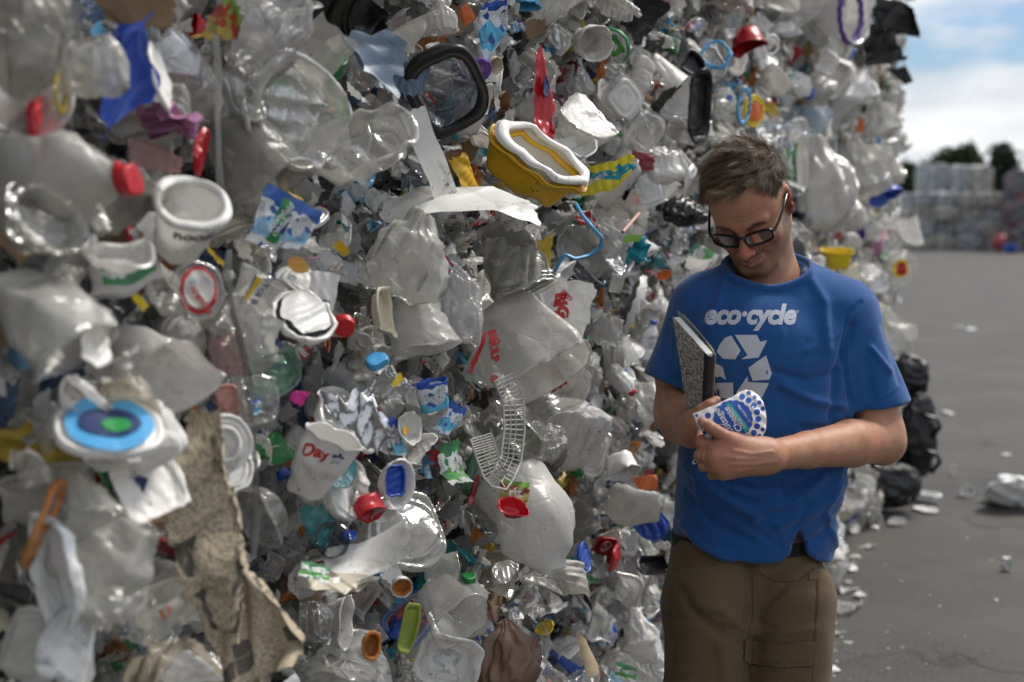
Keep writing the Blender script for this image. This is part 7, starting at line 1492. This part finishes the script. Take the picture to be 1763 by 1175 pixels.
# litter on the asphalt, each piece where it lies
def gitem(nm, lab, cat, px, py, wpx, gen, mat, seed, tilt=(0, 0), **op):
    g = G(px, py); D = to_px(g)[2]; size = wpx * D / FPX; rng = np.random.default_rng(seed); parts = make_item(gen, size, mat, rng, **op)
    R = rotm(tilt[0], tilt[1], 0) @ rotm(0, 0, rng.uniform(0, 360)); zmin = min(((q[1]) @ R.T)[:, 2].min() for q in parts); c = (parts[0][1].max(0) + parts[0][1].min(0)) / 2; c = R @ c
    loc = g - np.array([c[0], c[1], zmin - .002]); build(nm, parts, loc, R, lab, cat)
gitem('foam_tray', 'flat white foam tray on the asphalt by the black bags', 'foam tray', 1588, 864, 60, 'tray', 'foam', 1, folds=1, asp=.5, amt=.4)
gitem('paper_plate', 'white oval plate on the asphalt in front of the flat foam tray', 'plate', 1594, 881, 46, 'plate', 'foam', 2, folds=0, asp=.75)
gitem('plastic_cup', 'small white crushed cup on the asphalt left of the white plate', 'cup', 1543, 906, 32, 'tub', 'white', 3, (60, 0), folds=2, squash=(1, .4, .6))
gitem('snap_lid', 'tiny white lid on the far asphalt, left one of a close pair', 'lid', 1650, 564, 14, 'lid', 'foam', 4, folds=0)
gitem('snap_lid', 'tiny white lid on the far asphalt, right one of a close pair', 'lid', 1672, 569, 16, 'lid', 'foam', 5, folds=0)
gitem('paper_scrap', 'crumpled white paper with pink print on the asphalt beyond the black bags', 'paper scrap', 1632, 713, 24, 'crumple', 'paper', 6, folds=4)
gitem('plastic_cup', 'small white cup on the asphalt between the bags and the foam heap', 'cup', 1640, 820, 20, 'tub', 'white', 7, (70, 0), folds=2, squash=(1, .5, .8))
gitem('foam_cup', 'white foam block lying beside the foam heap', 'foam piece', 1663, 856, 26, 'cup', 'foam', 8, (85, 0), folds=0, squash=(1, .8, .5))
gitem('paper_scrap', 'small white scrap right of the man past the black bags', 'paper scrap', 1731, 784, 15, 'crumple', 'paper', 9, folds=3)
gitem('foam_piece', 'white crumpled nugget on the near asphalt, upper of two', 'foam piece', 1733, 962, 16, 'crumple', 'foam', 10, folds=5)
gitem('foam_cup', 'white crushed foam cup on the near asphalt, lower of two', 'foam cup', 1734, 984, 20, 'tub', 'foam', 11, (80, 0), folds=2)
gitem('foam_piece', 'lone white fleck on the open asphalt near the far trees', 'foam piece', 1715, 1035, 8, 'crumple', 'foam', 12, folds=3)
lump('foam_heap', 'torn lump of white packing foam on the asphalt at the edge of the view', 'foam lump', G(1742, 876), .30, M['foam'], 31, .55, n=70, folds=5)
lump('foam_piece', 'smaller torn foam lump touching the big packing foam lump', 'foam lump', G(1712, 866), .12, M['foam'], 32, .6, n=40, folds=4)
# black bags slumped at the foot of the wall
def blump(lab, px, py, wpx, hpx, mat, seed, D=7.05):
    w = wpx * D / FPX; c = P(px, py, D); rng = np.random.default_rng(seed); V, F, uv = lathe(PROF['pouch'], 1, 2.4, 1, 84, 44); n_ = np.linalg.norm(V, axis=1)[:, None] + 1e-9; V = V + V / n_ * (.16 * vnoise(V * 1.6, seed)[:, None] + .10 * (1 - 2 * np.abs(vnoise(V * 3.1, seed + 1)))[:, None] + .05 * (1 - 2 * np.abs(vnoise(V * 7, seed + 2)))[:, None])
    V = V - (V.max(0) + V.min(0)) / 2; V = V / np.ptp(V, axis=0) * (w, w * .8, hpx * D / FPX); V[:, 2] = np.maximum(V[:, 2], -c[2] + .003); o = add('black_bag', V, F, mat, uv=uv); o.location = c; tag(o, lab, 'bag', 'black bags at the foot of the wall')
blump('topmost of the black bags piled at the foot of the wall', 1566, 650, 66, 84, M['blackfilm'], 41, 7.15)
blump('upright black bag with straps in the middle of the piled bags', 1580, 748, 66, 150, M['black'], 42)
blump('wide low black bag at the bottom of the pile, nearest the man', 1524, 832, 122, 92, M['blackfilm'], 43, 6.95)
blump('lumpy black bag half hidden between the low bag and the wall', 1500, 780, 110, 120, M['blackfilm'], 44, 7.25)
for k in range(2):
    o0 = P(1592, 715 + k * 60, 6.95); p = np.array([o0, o0 + (.05, -.05, -.015), o0 + (.075, -.03, -.06), o0 + (.05, .03, -.13)]); V, F = tube(p, .013, 6); o = add('bag_strap', V - p[0], F, M['black']); o.location = p[0]; tag(o, ['upper', 'lower'][k] + ' black strap dangling from the piled black bags', 'strap')
blump_n = 0
# loose rubbish at the foot of the wall
for k, (px, py, w_, gen, mt, lab) in enumerate([(1500, 905, 60, 'pouch', 'clear2', 'crumpled clear bag at the foot of the wall below the black bags'), (1508, 884, 22, 'crumple', 'orange', 'orange scrap at the foot of the wall by the black bags'), (1492, 892, 22, 'crumple', 'sky_blue', 'sky blue scrap at the foot of the wall by the black bags'),
      (1506, 897, 14, 'crumple', 'red', 'red scrap on the asphalt beside the sky blue scrap'), (1470, 915, 46, 'tub', 'clear2', 'clear crushed tub on the asphalt behind the man'), (1445, 958, 44, 'pouch', 'film2', 'white crumpled bag on the asphalt just behind his hip'), (1436, 1010, 62, 'pouch', 'film2', 'large white crumpled bag on the asphalt beside his trousers'),
      (1462, 1020, 40, 'crumple', 'milky', 'milky torn film on the asphalt beside the large white bag'), (1448, 1050, 80, 'crumple', 'film', 'clear sheet spread flat on the asphalt beside his trousers'), (1470, 940, 8, 'crumple', 'green', 'tiny green scrap on the asphalt behind his hip'),
      (1540, 760, 60, 'deep', 'cool', 'bluish clear tub wedged beside the black bags'), (1445, 985, 34, 'tub', 'cream', 'cream tub on the asphalt beside his trousers')]):
    gitem({'pouch': 'plastic_bag', 'crumple': 'plastic_scrap', 'tub': 'plastic_tub', 'deep': 'plastic_tub'}[gen], lab, {'pouch': 'bag', 'crumple': 'plastic scrap', 'tub': 'tub', 'deep': 'tub'}[gen], px, py, w_, gen, mt, 60 + k, (70, 0) if gen in ('pouch', 'tub', 'deep') else (0, 0), folds=4, **({'asp': .7} if gen != 'crumple' else {}))
for k in range(16):
    t_ = 1 - k / 15; px, py = 1420 + 110 * t_ + rb.normal() * 18, 1150 - 300 * t_ + rb.normal() * 10; mt, mw = [('film2', 'white'), ('milky', 'milky'), ('clear2', 'clear'), ('foam', 'white foam')][k % 4]
    gitem('plastic_scrap', '%s scrap at the foot of the wall, %s' % (mw, ['by the cream tub', 'beside his trousers', 'behind his hip', 'below the black bags', 'under the low black bag', 'close to the near corner', 'among the white bags', 'next to the clear tub', 'at the edge of the flat sheet', 'where the wall meets the ground', 'in the shade of the wall', 'past the orange scrap', 'past the sky blue scrap', 'tucked under the wall', 'nearest the camera', 'by the crumpled clear bag'][k]), 'plastic scrap', px, py, rb.uniform(14, 34), 'crumple', mt, 200 + k, folds=4)
# small grit and paper flecks nobody would count
rg = np.random.default_rng(9); VV, FF = [], []
for k in range(150):
    px, py = rg.uniform(1430, 1900), rg.uniform(440, 1300); 
    if rg.random() < .5: px = 1430 + abs(rg.normal()) * 90 + (1175 - py) * .12
    g = G(px, py); s = rg.uniform(.002, .008); a = rg.uniform(0, 6.28); d1 = np.array([math.cos(a), math.sin(a), rg.uniform(-.2, .2)]) * s; d2 = np.array([-math.sin(a), math.cos(a), rg.uniform(0, .4)]) * s * rg.uniform(.4, 1); b = len(VV); c = g + (0, 0, .006); VV += [c - d1, c - d2, c + d1, c + d2]; FF.append([b, b + 1, b + 2, b + 3])
tag(add('litter', np.array(VV), np.array(FF), M['paper']), kind='stuff')
